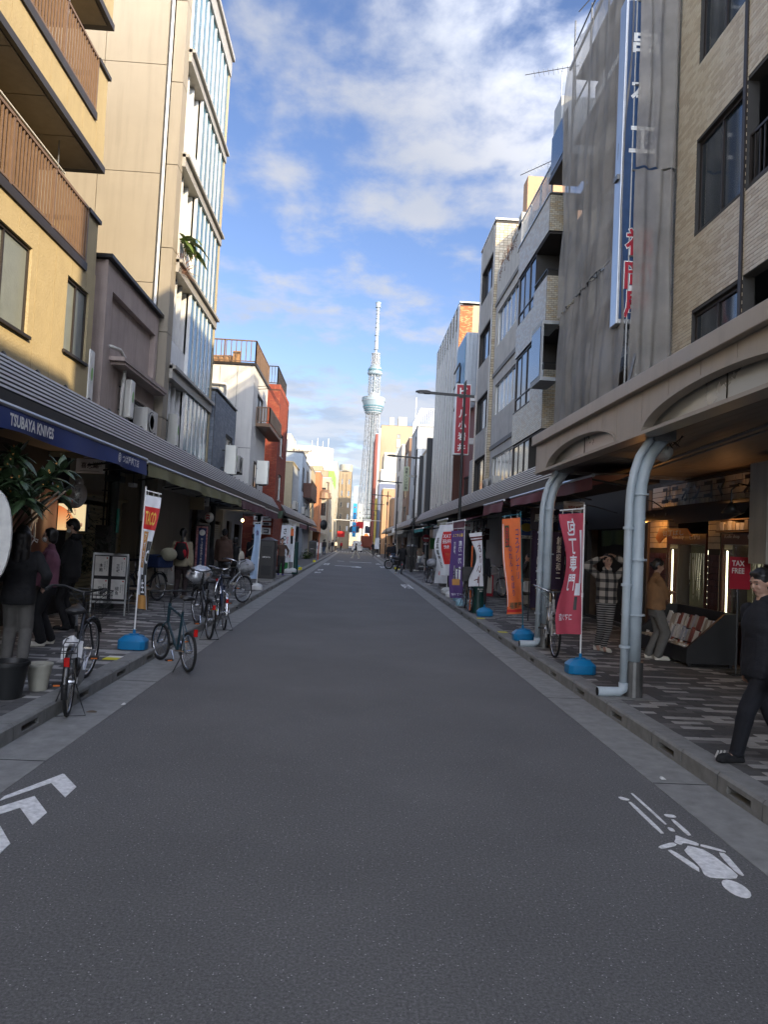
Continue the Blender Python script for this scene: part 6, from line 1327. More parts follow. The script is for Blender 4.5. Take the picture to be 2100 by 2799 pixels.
c = thing('hanging_utensils', 'row of ladles and pans hanging from a rail under the arcade on the right', 'utensils', (4.9,26,2.4)); r_ = random.Random(14); b = MB(); b.cyl((4.6,24.8,2.75),(4.6,29.6,2.75),.014,n=6); b.build('rail', 'black', c)
for k in range(34): y = 24.9+k*.138; l = r_.uniform(.12,.38); b = MB(); b.cyl((4.6,y,2.74),(4.6,y,2.74-l),.006,n=4); b.ell((4.6,y,2.70-l),(.02,.05,.05),None,8,6); b.build('ladle', r_.choice(['goods_metal','wood_lattice','goods_metal','black']), c)
t = shopbox(1, 5.9, 30.62, 37.5, 'plaster_grey', 'shop with red katakana sign behind the white banner on the right', open_=[(31,33.8,.2,2.4),(34.4,37,.2,2.4)]); c = thing('red_sign', 'small red hanging sign with one white katakana character behind the banners', 'sign', (4.5,32.5,2.3)); b = MB(); b.box(4.15,4.75,32.5,32.56,2.02,2.62); b.build('panel', 'sign_red', c); text('ヒ', (4.42,32.495,2.3), XP, ZP, .34, .36, c, 'goods_w', bold=.04, off=.004)
c = thing('brown_sign', 'dark brown sign with white katakana on the right behind the white banner', 'sign', (5.2,29.0,2.35)); b = MB(); b.box(4.75,5.55,28.9,28.96,2.1,2.55); b.build('panel', 'noren_maroon', c); text('オンリー', (5.15,28.895,2.32), XP, ZP, .6, .16, c, 'goods_w', bold=.03, off=.004)
t = shopbox(1, 5.9, 37.52, 45.2, 'dark', 'dim shop with green notice before the right side street', open_=[(38,41,.2,2.4),(41.6,44.8,.2,2.4)]); shelf(1, 5.6, 38, 40.6, .15, 1.8, 'street shelf under the teal awning', 24)
c = thing('green_notice', 'green cloth notice hanging near the no entry sign', 'notice', (4.6,42,1.9)); b = MB(); b.box(4.45,4.95,41.9,41.92,1.55,2.2); b.build('cloth', mat('notice_green', (.03,.18,.05), .7), c); b = MB(); b.cyl((4.4,41.95,.15),(4.4,41.95,2.3),.012,n=5); b.build('rod', 'black', c)
c = thing('no_entry_sign', 'small round red no entry sign on a white post on the right pavement', 'road sign', (4.42,44,.146)); b = MB(); b.cyl((4.42,44,.146),(4.42,44,2.35),.028,n=8); b.build('post', 'whitep', c); b = MB(); b.lathe([(.24,0),(.24,-.02),(.01,-.02)], (4.42,43.97,2.18), 20, 'Y'); b.build('disc', 'sign_red', c); b = MB(); b.box(4.27,4.57,43.94,43.949,2.14,2.22); b.build('bar', 'whitep', c); b = MB(); b.box(4.3,4.54,43.95,43.965,1.78,1.88); b.build('plate', 'whitep', c)
for k in range(7):
    ya = 51+k*15; t = shopbox(1, 5.2, ya, ya+14.7, ('dark','plaster_grey','w_cream')[k % 3], 'shop front on the right beyond the side street, %s one' % ('first','second','third','fourth','fifth','sixth','seventh')[k], open_=[(ya+.8,ya+6.5,.2,2.4),(ya+7.3,ya+14,.2,2.4)], depth=2)
    shelf(1, 4.7, ya+1.5, ya+5.5, .15, 1.5, 'outdoor goods shelf on the right beyond the side street, %s one' % ('first','second','third','fourth','fifth','sixth','seventh')[k], 60+k, lv=3)
# red fire bucket box
c = thing('red_box', 'red framed box with grey front standing by the plank wall on the right', 'box', (4.7,24.2,.146)); b = MB(); b.box(4.3,4.75,24.0,24.4,.15,.85); b.build('frame', 'sign_red', c); b = MB(); b.box(4.35,4.70,23.98,23.999,.25,.82); b.build('front', 'w_concrete', c)
# AC units on brackets above the left arcade and elsewhere
for (x, y, z, lab) in ((-4.3,25.6,3.95,'outdoor unit on the wall of the slate blue building'),(-4.05,30.6,3.95,'outdoor unit on the white house beside its lower window'),(-4.72,15.9,3.80,'outdoor unit with visible fan on the pink house'),(-4.3,50,3.75,'outdoor unit on the small cream building'),(-4.3,51.5,3.75,'second outdoor unit on the small cream building'),(-4.3,58.5,3.75,'outdoor unit on the blue grey building'),(-4.3,63,3.75,'outdoor unit below the rust brown balcony'),(-4.3,66,3.75,'outdoor unit left of the yellowish grey building'),
    (5.1,26.4,3.8,'outdoor unit on the concrete building, first of two'),(5.1,27.6,3.8,'outdoor unit on the concrete building, second of two'),(5.15,41.5,3.8,'outdoor unit low on the finned building'),(5.15,44.5,3.8,'another outdoor unit low on the finned building'),(5.1,59.8,3.8,'outdoor unit beyond the black slab wall'),(4.9,66,3.8,'outdoor unit on the white tiled building')):
    acunit(x, y, z, R(90) if x < 0 else R(-90), lab)
# projecting small shop signs seen edge-on along the left arcade roof
for (x, y, z, w_, h, lab, wx) in ((-5.0,12.9,4.48,.24,.98,'tall metal sided sign box with bottle picture above the navy awning',0),(-4.74,14.5,4.4,.22,.78,'metal sided sign box with colourful edge on the pink house',0),(-4.66,17.9,4.25,.24,.92,'metal sided sign box below the glazed building',0),(-4.26,24.0,4.28,.38,.98,'metal sided sign box on the slate blue building',0),(-3.98,30.0,4.45,.5,1.0,'metal sided sign box on the white house',0)):
    t = thing('sign_box', lab, 'sign', (x,y,z), 0, None); b = MB(); b.box(x-w_/2,x+w_/2,y,y+.22,z-h/2,z+h/2); b.build('casing', 'canopy_metal', t, bevel=.02); b = MB(); b.box(x+w_/2+.001,x+w_/2+.008,y+.02,y+.20,z-h/2+.03,z+h/2-.03); b.build('face', 'goods_w', t)
    b = MB(); b.ell((x+w_/2+.012,y+.11,z+.05),(.004,.05,.12)); b.build('picture', 'print_green', t); b = MB(); b.box(x-w_/2-.12,x-w_/2,y+.08,y+.12,z+h*.3,z+h*.34); b.box(x-w_/2-.12,x-w_/2,y+.08,y+.12,z-h*.3,z-h*.26); b.build('bracket', 'black', t)
t = thing('projecting_sign', 'tall pale green projecting sign with vertical dark characters on the right, far', 'sign', (4.2,61,7.4)); b = MB(); b.box(3.95,4.42,61,61.12,6.3,8.4); b.build('panel', mat('sign_olive', (.30,.33,.22), .6), t); text('浅\n草\nハ\nン\nジ\nロ\n亭', (4.18,60.99,7.35), XP, ZP, .26, 1.9, t, 'black', bold=.02, off=.005); b = MB(); b.box(4.42,5.1,61.02,61.1,7.5,7.7); b.build('bracket', 'steel', t)
# ============================================================ BICYCLES
mat('bike_black', (.012,.012,.013), .3, .2, coat=.5); mat('bike_teal', (.010,.040,.055), .3, .2, coat=.6); mat('bike_silver', (.42,.43,.44), .3, .8); mat('bike_white', (.60,.60,.58), .35, coat=.4); mat('bike_navy', (.015,.022,.05), .3, coat=.5)
mat('reflector_red', (.5,.012,.01), .25, emit=None); mat('reflector_orange', (.7,.18,.03), .3); mat('foil_cover', (.42,.43,.45), .25, .6, var=.25, scale=14, bump=.8, bscale=14); mat('grey_cover', (.30,.31,.33), .5, var=.2, scale=9, bump=.7, bscale=12)
mat('cloth_white', (.62,.62,.62), .9, var=.1, bump=.4, bscale=30); mat('basket_brown', (.07,.045,.035), .7, var=.3)
def bike(label, x, y, z, head, r=.33, wb=1.08, fm='bike_black', basket='wire', rack=True, steer=0., pitch=0., stand='double', cover=None, mini=False, reflector=True, lean=0.):
    t = thing('bicycle', label, 'bicycle', (x,y,z), 0, 'bicycles parked along the pavements'); t.rotation_euler = (pitch, lean, head)
    hx = wb-.17-(.02 if mini else .0)
    def st(m_): return Matrix.Translation((0,hx,0)) @ Matrix.Rotation(steer,4,'Z') @ Matrix.Translation((0,-hx,0))
    S = st(0)
    def wheel(yc, M4):
        b = MB(); b.cyl((-.045,yc,r),(.045,yc,r),.022,n=8); b.xf(M4); w_ = b.build('wheel', 'chrome', t, world=False)
        b = MB(); n = 32; b.tube([(0,yc+(r-.018)*math.cos(2*math.pi*k/n),r+(r-.018)*math.sin(2*math.pi*k/n)) for k in range(n)], .018, 7, closed=True); b.xf(M4); b.build('tyre', 'rubber', w_, world=False, smooth=True)
        b = MB(); b.tube([(0,yc+(r-.042)*math.cos(2*math.pi*k/n),r+(r-.042)*math.sin(2*math.pi*k/n)) for k in range(n)], .011, 5, closed=True); b.xf(M4); b.build('rim', 'chrome', w_, world=False, smooth=True)
        b = MB()
        for k in range(28):
            a = 2*math.pi*k/28; s_ = .03 if k % 2 else -.03; b.cyl((s_,yc+.02*math.cos(a+1.2),r+.02*math.sin(a+1.2)),(0,yc+(r-.05)*math.cos(a),r+(r-.05)*math.sin(a)),.0016,n=3,cap=False)
        b.xf(M4); o = b.build('spokes', 'chrome', w_, world=False); o['kind'] = 'stuff'
    I4 = Matrix.Identity(4); wheel(0, I4); wheel(wb, S)
    bb = Vector((0,.44*wb/1.08,r-.04)); sh = Vector((0,.30*wb/1.08,.78 if not mini else .74)); ht = Vector((0,hx-.02,.86 if not mini else .80)); hb = Vector((0,hx+.02,r+.24 if not mini else r+.28)); hub = Vector((0,0,r))
    b = MB(); b.cyl(bb, sh, .017, n=8); b.cyl(hb, bb, .019, n=8)
    if mini or not basket: b.cyl(ht*.8+hb*.2, sh*.85+bb*.15, .017, n=8)
    else: b.cyl(ht*.6+hb*.4, sh*.42+bb*.58, .017, n=8)
    for s_ in (-1, 1): b.cyl(hub+Vector((.05*s_,0,0)), bb+Vector((.03*s_,0,0)), .010, n=6); b.cyl(hub+Vector((.05*s_,0,0)), sh*.88+bb*.12, .008, n=6)
    b.cyl(hb, ht, .023, n=8); b.build('frame', fm, t, world=False, smooth=False)
    b = MB()
    for s_ in (-1, 1): b.tube([(.05*s_,wb,r),(.045*s_,hx+.05,r+.25 if mini else r+.30),(.0,hx+.02,r+.30 if mini else r+.36)], .011, 6)
    b.xf(S); b.build('fork', fm, t, world=False, smooth=True)
    b = MB(); top = ht.z+(.16 if mini else .12); b.cyl((0,hx-.02,ht.z),(0,hx-.05,top),.014,n=8)
    if mini: b.tube([(-.28,hx-.05,top),(0,hx-.03,top),(.28,hx-.05,top)], .014, 8)
    else: b.tube([(-.27,hx-.32,top+.07),(-.27,hx-.18,top+.08),(-.20,hx-.04,top+.05),(-.05,hx-.02,top),(.05,hx-.02,top),(.20,hx-.04,top+.05),(.27,hx-.18,top+.08),(.27,hx-.32,top+.07)], .012, 8)
    b.xf(S); b.build('handlebar', 'chrome' if fm in ('bike_silver','bike_white','bike_navy') else 'black', t, world=False, smooth=True)
    for s_ in (-1, 1):
        b = MB()
        if mini: b.cyl((.19*s_,hx-.045,top),(.30*s_,hx-.05,top),.018,n=8)
        else: b.cyl((.27*s_,hx-.34,top+.07),(.27*s_,hx-.21,top+.08),.018,n=8)
        b.xf(S); b.build('grip', 'rubber', t, world=False)
        b = MB(); b.tube([(.16*s_,hx-.02,top+.02),(.2*s_,hx+.06,top-.03),(.04*s_,hx+.09,top-.16),(.03*s_,hx+.04,r+.35)], .0035, 4); b.xf(S); b.build('brake_cable', 'black', t, world=False)
    b = MB(); sp = sh+Vector((0,-.035,.14)); b.cyl(sh, sp, .013, n=8); b.build('seat_post', 'chrome', t, world=False)
    b = MB(); L_ = [(-.14,.085,.0),(-.10,.095,.01),(-.02,.07,.012),(.07,.03,.01),(.13,.02,.0)]
    vs = []; 
    for yy, hw, dz in L_:
        for q in range(8): a = 2*math.pi*q/8; vs.append((hw*math.cos(a), sp.y+yy, sp.z+.03+dz+.025*math.sin(a)))
    fs = [(i*8+j,i*8+(j+1) % 8,(i+1)*8+(j+1) % 8,(i+1)*8+j) for i in range(4) for j in range(8)]+[tuple(range(7,-1,-1)),tuple(range(32,40))]
    b.add(vs, fs); b.build('saddle', 'blackp', t, world=False, smooth=True)
    if not mini:
        b = MB(); 
        for yc, a0, a1, M4 in ((0,-.15,2.7,I4),(wb,.55,2.9,S)):
            g = MB(); n = 14
            for k in range(n):
                a, c = a0+(a1-a0)*k/n, a0+(a1-a0)*(k+1)/n; rr = r+.022
                a, c = math.pi-a, math.pi-c
                g.add([(-.028,yc+rr*math.cos(a),r+rr*math.sin(a)),(.028,yc+rr*math.cos(a),r+rr*math.sin(a)),(.028,yc+rr*math.cos(c),r+rr*math.sin(c)),(-.028,yc+rr*math.cos(c),r+rr*math.sin(c)),(-.02,yc+(rr+.008)*math.cos(a),r+(rr+.008)*math.sin(a)),(.02,yc+(rr+.008)*math.cos(a),r+(rr+.008)*math.sin(a)),(.02,yc+(rr+.008)*math.cos(c),r+(rr+.008)*math.sin(c)),(-.02,yc+(rr+.008)*math.cos(c),r+(rr+.008)*math.sin(c))], [(4,5,6,7),(0,4,7,3),(1,2,6,5)])
            g.xf(M4); g.build('mudguard', 'chrome' if fm != 'bike_black' else 'bike_black', t, world=False, smooth=True)
    b = MB(); b.lathe([(.085,-.002),(.085,.002)], (.05,bb.y,bb.z), 20, 'X'); b.build('chainwheel', 'chrome', t, world=False)
    if not mini: b = MB(); b.prism([(bb.y+.11,bb.z-.05),(bb.y+.11,bb.z+.06),(bb.y,bb.z+.12),(-.03,r+.05),(-.06,r),(-.03,r-.05),(bb.y,bb.z-.10)], .062, .072, 'YZ'); b.build('chain_guard', fm if fm != 'bike_navy' else 'chrome', t, world=False)
    for s_, a in ((1,.6),(-1,.6+math.pi)):
        e = bb+Vector((s_*.09, .165*math.cos(a), .165*math.sin(a))); b = MB(); b.bar(bb+Vector((s_*.075,0,0)), e, .015,.02); b.build('crank', 'chrome', t, world=False)
        b = MB(); b.obox(e+Vector((s_*.06,0,0)), (.09,.065,.022)); pd = b.build('pedal', 'blackp', t, world=False); b = MB(); b.obox(e+Vector((s_*.06,-.035,0)), (.06,.006,.014)); b.build('pedal_reflector', 'reflector_orange', pd, world=False)
    if rack and not mini:
        b = MB()
        for s_ in (-1, 1): b.tube([(.055*s_,.02,r),(.06*s_,-.05,r+.36),(.06*s_,-.30,r+.37)], .005, 4); b.tube([(.06*s_,.22,r+.37),(.06*s_,-.32,r+.37)], .006, 5)
        for k in range(4): b.cyl((-.06,.15-.14*k,r+.37),(.06,.15-.14*k,r+.37),.005,n=4)
        b.cyl((-.09,-.32,r+.37),(.09,-.32,r+.37),.006,n=4); b.build('rear_rack', 'black' if fm == 'bike_black' else 'chrome', t, world=False)
    if reflector: b = MB(); b.obox((0,-r*.80,r+.26), (.045,.02,.09)); b.build('reflector', 'reflector_red', t, world=False)
    if basket:
        m_ = 'basket_brown' if basket == 'brown' else 'black'; b = MB(); c0 = Vector((0,hx+.20,top-.30)); 
        def q(u, v, w_): k = 1+.22*w_; return Vector((c0.x+.15*u*k, c0.y+.11*v*k, c0.z+.25*w_))
        for w_ in (0,.2,.4,.6,.8,1): b.tube([q(-1,-1,w_),q(1,-1,w_),q(1,1,w_),q(-1,1,w_)], .003 if w_ < 1 else .006, 4, closed=True)
        for k in range(9):
            u = -1+k/4; b.cyl(q(u,-1,0),q(u,-1,1),.002,n=3,cap=False); b.cyl(q(u,1,0),q(u,1,1),.002,n=3,cap=False); b.cyl(q(-1,u,0),q(-1,u,1),.002,n=3,cap=False); b.cyl(q(1,u,0),q(1,u,1),.002,n=3,cap=False); b.cyl(q(u,-1,0),q(u,1,0),.002,n=3,cap=False)
        b.xf(S); b.build('basket', m_, t, world=False)
        b = MB(); b.cyl((0,hx+.12,top-.32),(0,hx+.02,top-.40),.008,n=5); b.ell((0,hx+.14,top-.40),(.035,.05,.035),None,10,8); b.xf(S); b.build('headlight', 'chrome', t, world=False, smooth=True)
    if stand == 'double':
        b = MB(); b.tube([(.05,0,r),(.10,-.03,.16),(.16,-.07,.012),(-.16,-.07,.012),(-.10,-.03,.16),(-.05,0,r)], .008, 6); b.build('stand', 'black', t, world=False, smooth=True)
    else: b = MB(); b.tube([(-.05,.06,r-.02),(-.19,.0,.01)], .008, 6); b.build('stand', 'black', t, world=False)
    if cover:
        b = MB(); b.ell((0,hx+.20,top-.10), (.24,.19,.17), None, 18, 12); r_ = random.Random(int(x*100))
        b.v = [tuple(Vector(p)+Vector(p).normalized()*.0+Vector((.03*noise.noise(Vector(p)*9),.03*noise.noise(Vector(p)*9+Vector((5,0,0))),.035*noise.noise(Vector(p)*8)))) for p in b.v]; b.xf(S); b.build('basket_cover', cover, t, world=False, smooth=True)
    return t
def hd(dx, dy): return -math.atan2(dx, dy)
b1 = bike('black bicycle with white cloth under the saddle, nearest the viewer at the left kerb', -2.60, 6.92, .0, hd(-.24,.97), r=.32, steer=R(-13), pitch=math.atan2(.15,1.08))
b = MB(); b.sheet(lambda u, v: (-.09+.18*u, .16-.16*v+.02*math.sin(u*9), .71-.05*abs(u-.5)*2-.14*v**2+.02*math.sin(v*9+u*5)), 14, 12); b.build('white_cloth', 'cloth_white', b1, world=False, smooth=True)
bike('small wheeled dark teal bicycle with straight handlebar standing in the left gutter', -2.02, 9.22, .004, hd(-.55,.83), r=.255, wb=.98, fm='bike_teal', basket=None, rack=False, steer=R(8), mini=True, stand='side')
bike('black bicycle with silver covered front basket, rear wheel standing in the left gutter', -2.36, 12.2, .004, hd(-.42,1.0), r=.33, steer=R(6), pitch=math.atan2(.14,1.1), cover='foil_cover')
bike('navy and silver bicycle with empty black basket beside the foil covered one', -2.34, 13.5, .004, hd(-.30,1.0), r=.33, fm='bike_navy', steer=R(-4), pitch=math.atan2(.14,1.1))
bike('silver bicycle with grey cloth over its basket on the pavement by the kerb', -2.95, 16.5, .147, hd(.28,1.0), r=.33, fm='bike_silver', steer=R(-14), cover='grey_cover')
b2 = bike('bicycle under a dark blue basket cover behind the wooden bench', -5.05, 16.2, .147, hd(.55,1.0), r=.33, steer=R(10), basket=None)
b = MB(); b.box(-.28,.28,.72,1.22,.78,1.08); b.build('blue_cover', mat('cover_blue', (.012,.03,.10), .7, var=.15, bump=.5, bscale=15), b2, world=False, bevel=.05)
b = MB(); b.ell((.30,1.0,1.1),(.20,.20,.16),None,12,8); b.ell((-.30,.95,1.12),(.16,.2,.12),None,12,8); b.build('cream_bag', mat('cream_cloth', (.38,.36,.26), .85, var=.15, bump=.6, bscale=15), b2, world=False, smooth=True)
bike('white ladies bicycle with brown basket leaning out behind the pink banner', 3.30, 11.9, .147, hd(-.19,-1), r=.33, fm='bike_white', basket=None, steer=R(8)) 
b3 = bike('black bicycle with blackboard crate on its carrier standing beside the green pole', 2.98, 18.8, .147, hd(-.05,-1), r=.33, steer=R(6)); b = MB(); b.box(-.2,.2,.95,1.25,.78,1.12); b.build('crate', 'blackp', b3, world=False)
bike('bicycle with grey bag in its basket parked near the white banner pair, right side', 3.2, 31, .147, hd(.1,-1), r=.33, cover='grey_cover')
bike('red and white bicycle parked deeper in by the plank wall', 4.6, 24.8, .147, hd(.4,-1), r=.33, fm='bike_white', basket=None)
b4 = bike('bicycle ridden by the person in black near the right kerb', 2.80, 41.0, .004, hd(.03,1), r=.33, stand='side'); b4['group'] = 'ridden bicycles'
b5 = bike('bicycle ridden towards the viewer by the masked rider far ahead', 2.40, 88.6, .004, hd(0,-1), r=.33); b5['group'] = 'ridden bicycles'
# brown basket bike basket behind banner
c = thing('wicker_basket', 'brown woven basket on the rear carrier of the white bicycle', 'basket', (3.36,12.2,.9)); b = MB(); b.lathe([(.10,0),(.15,.0),(.20,.24),(.185,.24),(.14,.02),(.1,.02)], (3.34,12.22,.86), 4); b.build('basket', 'basket_brown', c)
# ============================================================ BANNERS
mat('banner_white', (.66,.68,.72), .8, var=.05); mat('banner_pink', (.42,.055,.085), .8, var=.08); mat('banner_orange', (.72,.16,.045), .8, var=.06); mat('banner_purple', (.085,.045,.17), .8, var=.08); mat('banner_paleblue', (.33,.45,.62), .8, var=.06); mat('print_red', (.52,.018,.02), .7); mat('print_brown', (.12,.02,.02), .7); mat('print_yellow', (.70,.50,.08), .7); mat('print_tan', (.50,.25,.07), .7)
mat('base_blue', (.008,.19,.42), .38, var=.06); mat('base_white', (.62,.63,.62), .4); mat('base_pale', (.28,.48,.58), .4); mat('pole_teal', (.02,.13,.17), .4)
def tank(t, m, r=.19, h=.2):
    b = MB(); P = [(.98,0),(1,.06),(1,.56),(.95,.62),(.60,.90),(.34,.93),(.34,1.0)]
    vs = []; n = 20
    for k, hh in P:
        for j in range(n):
            a = 2*math.pi*j/n; e = 4 if k > .5 else 2.5; c_, s_ = math.cos(a), math.sin(a); q = (abs(c_)**e+abs(s_)**e)**(-1/e); vs.append((r*k*q*c_, r*.82*k*q*s_, .012+h*hh))
    fs = [(i*n+j,i*n+(j+1) % n,(i+1)*n+(j+1) % n,(i+1)*n+j) for i in range(len(P)-1) for j in range(n)]+[tuple(range(n-1,-1,-1)),tuple(range((len(P)-1)*n,len(P)*n))]
    b.add(vs, fs); o = b.build('water_base', m, t, world=False); smooth_angle(o, 22)
    b = MB(); b.cyl((.11,0,h*.66),(.11,0,h*.95),.03,n=10); b.cyl((0,0,h),(0,0,h+.07),.02,n=10); b.build('cap', m, t, world=False)
def banner(lab, x, y, H, w_, h, m, dirx, base='base_blue', pole='whitep', fold=0., twist=0., prints=(), texts=(), amp=.03, seed=1., lean=0., ztop=.05, arm=True, diry=0., narrow=None):
    t = thing('banner', lab, 'banner', (x,y,.147), 0, 'advertising banners on poles along the kerbs'); t.rotation_euler = (0, lean, 0)
    tank(t, base) if base else None
    b = MB(); b.cyl((0,0,.1),(0,0,H),.012,n=8); b.cyl((0,0,H*.45),(0,0,H*.45+.06),.018,n=8); b.build('pole', pole, t, world=False)
    zt = H-ztop; D = Vector((dirx, diry, 0)).normalized(); Nn = Vector((D.y, -D.x, 0))
    if Nn.y > 0: Nn = -Nn
    b = MB(); b.cyl(Vector((0,0,zt)), D*(w_*.98)+Vector((0,0,zt-.04)), .008, n=6); b.build('cross_arm', pole, t, world=False) if arm else None
    def C(u, v):
        k = 1-v; a = twist*k*(1+.3*math.sin(k*3)); ww = w_*u
        if narrow: ww *= 1-narrow*math.sin(math.pi*min(1, k*1.15))**1.5
        if fold: ww *= (1-fold*.5*(1-math.cos(2*math.pi*k))*.5)
        bl = .6+.4*k
        n_ = amp*(math.sin(u*7+seed+k*4)*.8+.7*noise.noise(Vector((u*2.2,k*3.1,seed))))*(.25+.75*bl*min(1,u*2+.15))
        p = D*(ww*math.cos(a)) + Nn*(ww*math.sin(a)+n_) + Vector((0,0,zt-.06-h*k-.03*u*(1-k)))
        return p + D*(.05*k*math.sin(k*5+seed)*(u > .0)*u)
    def sheet(u0, u1, v0, v1, off, nm, mm, nu=16, nv=40):
        b = MB(); b.sheet(lambda a, c: C(u0+(u1-u0)*a, v0+(v1-v0)*c)+Nn*off, nu, nv); return b.build(nm, mm, t, world=False, smooth=True)
    sheet(0, 1, 0, 1, 0, 'cloth', m, 24, 60)
    for (u0, u1, v0, v1, mm) in prints: sheet(u0, u1, v0, v1, .004, 'print', mm, 10, 20)
    for (s_, uc, vc, du, dv, mm, mir) in texts:
        vs, fs, asp = glyphs(s_, .015, 1.0, 1.0)
        if not vs: continue
        left_to_right = (D.x > 0); b = MB()
        P = []
        for a, c_ in vs:
            a_ = a if (left_to_right != bool(mir)) else 1-a
            P.append(tuple(C(uc+(a_-.5)*du, vc+(c_-.5)*dv)+Nn*.008))
        b.add(P, fs); b.build('lettering', mm, t, world=False)
    b = MB()
    for k in range(3): u = .15+.35*k; p = C(u,1); b.cyl(p, p+Vector((0,0,.06)), .004, n=4)
    b.build('tie', 'whitep', t, world=False); return t
banner('white red and orange restaurant banner on a pole with blue water base, left pavement', -2.93, 9.95, 2.22, .22, 1.55, 'banner_white', 1, fold=.35, twist=.75, amp=.02, lean=R(1.0), prints=((0,1,.70,.90,'print_red'),(.15,.55,.36,.68,'print_tan'),(.6,.98,.30,.60,'black'),(.1,.9,.0,.12,'print_tan'),(.35,.8,.12,.30,'black')), texts=(('TACO',.5,.80,.75,.12,'print_yellow',0),('ア\nボ\nカ\nド',.35,.52,.22,.28,'banner_white',0),('C',.8,.46,.28,.12,'banner_white',0),('生',.58,.2,.3,.12,'banner_white',0)), seed=2)
banner('faded pink knife shop banner with mirrored white characters, nearest on the right', 3.09, 9.5, 2.25, .34, 1.62, 'banner_pink', -1, lean=R(-.5), twist=.15, amp=.035, narrow=.30, texts=(('包\n丁\n専\n門',.58,.66,.36,.60,'banner_white',1),('コマツ店',.62,.14,.5,.06,'banner_white',1)), prints=((.10,.20,.42,.86,'banner_white'),(.12,.36,.32,.42,'banner_white'),(.22,.34,.20,.31,'black')), seed=4)
banner('tall orange banner with violet characters and red white border on a teal pole', 3.10, 12.75, 2.30, .34, 1.72, 'banner_orange', -1, pole='pole_teal', lean=R(-3.5), twist=.25, amp=.03, prints=((.93,.97,.08,.95,'banner_white'),(.0,1,.02,.05,'print_red'),(.62,.86,.70,.93,'box_green')), texts=(('合\n羽\n橋',.74,.815,.20,.20,'print_red',1),('コ\nス\nプ\nレ\nナ\nリ',.2,.62,.20,.52,'banner_purple',0),('の\nれ\nん\n・\nの\nぼ\nり',.58,.45,.20,.52,'banner_purple',0),('福岡屋',.45,.09,.8,.07,'box_green',0)), seed=7)
banner('white banner with maroon stripes and brush characters beside the green pole', 3.17, 16.9, 2.10, .32, 1.28, 'banner_white', -1, pole='black', lean=R(-4), narrow=.45, amp=.03, prints=((0,1,.90,.93,'print_brown'),(0,1,.85,.88,'print_brown'),(.3,.34,.0,.22,'print_brown')), texts=(('お\nけ\nい',.42,.52,.40,.55,'print_brown',1),('ト',.5,.12,.3,.12,'print_brown',1)), seed=9)
banner('purple banner with white brush characters and drawing of knives in a block', 3.06, 19.6, 2.18, .37, 1.86, 'banner_purple', -1, base='base_pale', lean=R(-1), amp=.015, texts=(('庖\n刀\n一\n刀',.30,.68,.24,.34,'banner_white',1),('刃\n物\n屋',.72,.74,.14,.18,'banner_white',1),('暮らすこと',.5,.93,.75,.05,'print_yellow',1),('包丁 研ぎ',.5,.055,.8,.035,'banner_white',1)), prints=((.22,.34,.27,.46,'goods_metal'),(.42,.56,.28,.44,'goods_metal'),(.62,.70,.28,.48,'goods_metal'),(.25,.78,.19,.28,'print_tan')), seed=11)
banner('white banner with red TAX FREE block and mirrored lettering, beyond the purple one', 3.16, 22.6, 2.42, .42, 1.62, 'banner_white', -1, base='base_white', lean=R(-1.5), narrow=-.35, amp=.04, prints=((.05,.62,.22,.86,'print_red'),(.12,.40,.28,.44,'print_yellow')), texts=(('TAX\nFREE',.33,.72,.46,.18,'banner_white',1),('免税',.33,.56,.3,.07,'banner_white',1),('道\n具\n専\n門\n店',.84,.45,.16,.6,'black',1)), seed=13)
banner('second white banner hanging close behind the TAX FREE one', 3.24, 24.4, 2.2, .40, 1.75, 'banner_white', -1, base='base_white', lean=R(-1), texts=(('橋本',.5,.2,.5,.1,'print_red',1),), amp=.03, seed=15)
banner('pale blue narrow banner on a pole with white base, left pavement', -2.90, 22.0, 2.12, .21, 1.68, 'banner_paleblue', -1, base='base_white', lean=R(1.5), amp=.02, narrow=.1, texts=(('魚',.5,.84,.5,.1,'banner_purple',0),), seed=17)
banner('white banner with black brush strokes beside the woman carrying a white bag', -3.02, 33.6, 2.35, .42, 1.75, 'banner_white', -1, base='base_white', lean=R(1), texts=(('さ\nつ\nま\nい',.6,.55,.4,.75,'black',0),('直売',.25,.6,.12,.2,'print_red',0)), seed=19, amp=.04)
banner('white banner with red and green picture, second of the pair by the green crate', -2.88, 34.6, 2.35, .42, 1.75, 'banner_white', -1, base='base_white', lean=R(1), narrow=.3, prints=((.2,.8,.72,.92,'banner_orange'),(.3,.7,.5,.72,'black'),(.35,.65,.9,.96,'print_green')), texts=(('市',.5,.15,.3,.1,'print_red',0),), seed=21, amp=.04)
banner('small white banner hanging far ahead by the right kerb', 2.95, 84, 2.3, .5, 1.3, 'banner_white', -1, base='base_white', seed=23)
for k, (x, y, m_, lab) in enumerate(((3.2,21.2,'base_pale','pale blue water base standing without a banner between the right kerb banners'),(-3.0,38.8,'base_blue','blue water base lying empty near the left side street'),(3.3,20.3,'base_pale','second pale blue water base close to the bicycle with the crate'))):
    t = thing('ballast_tank', lab, 'banner base', (x,y,.147)); tank(t, m_)
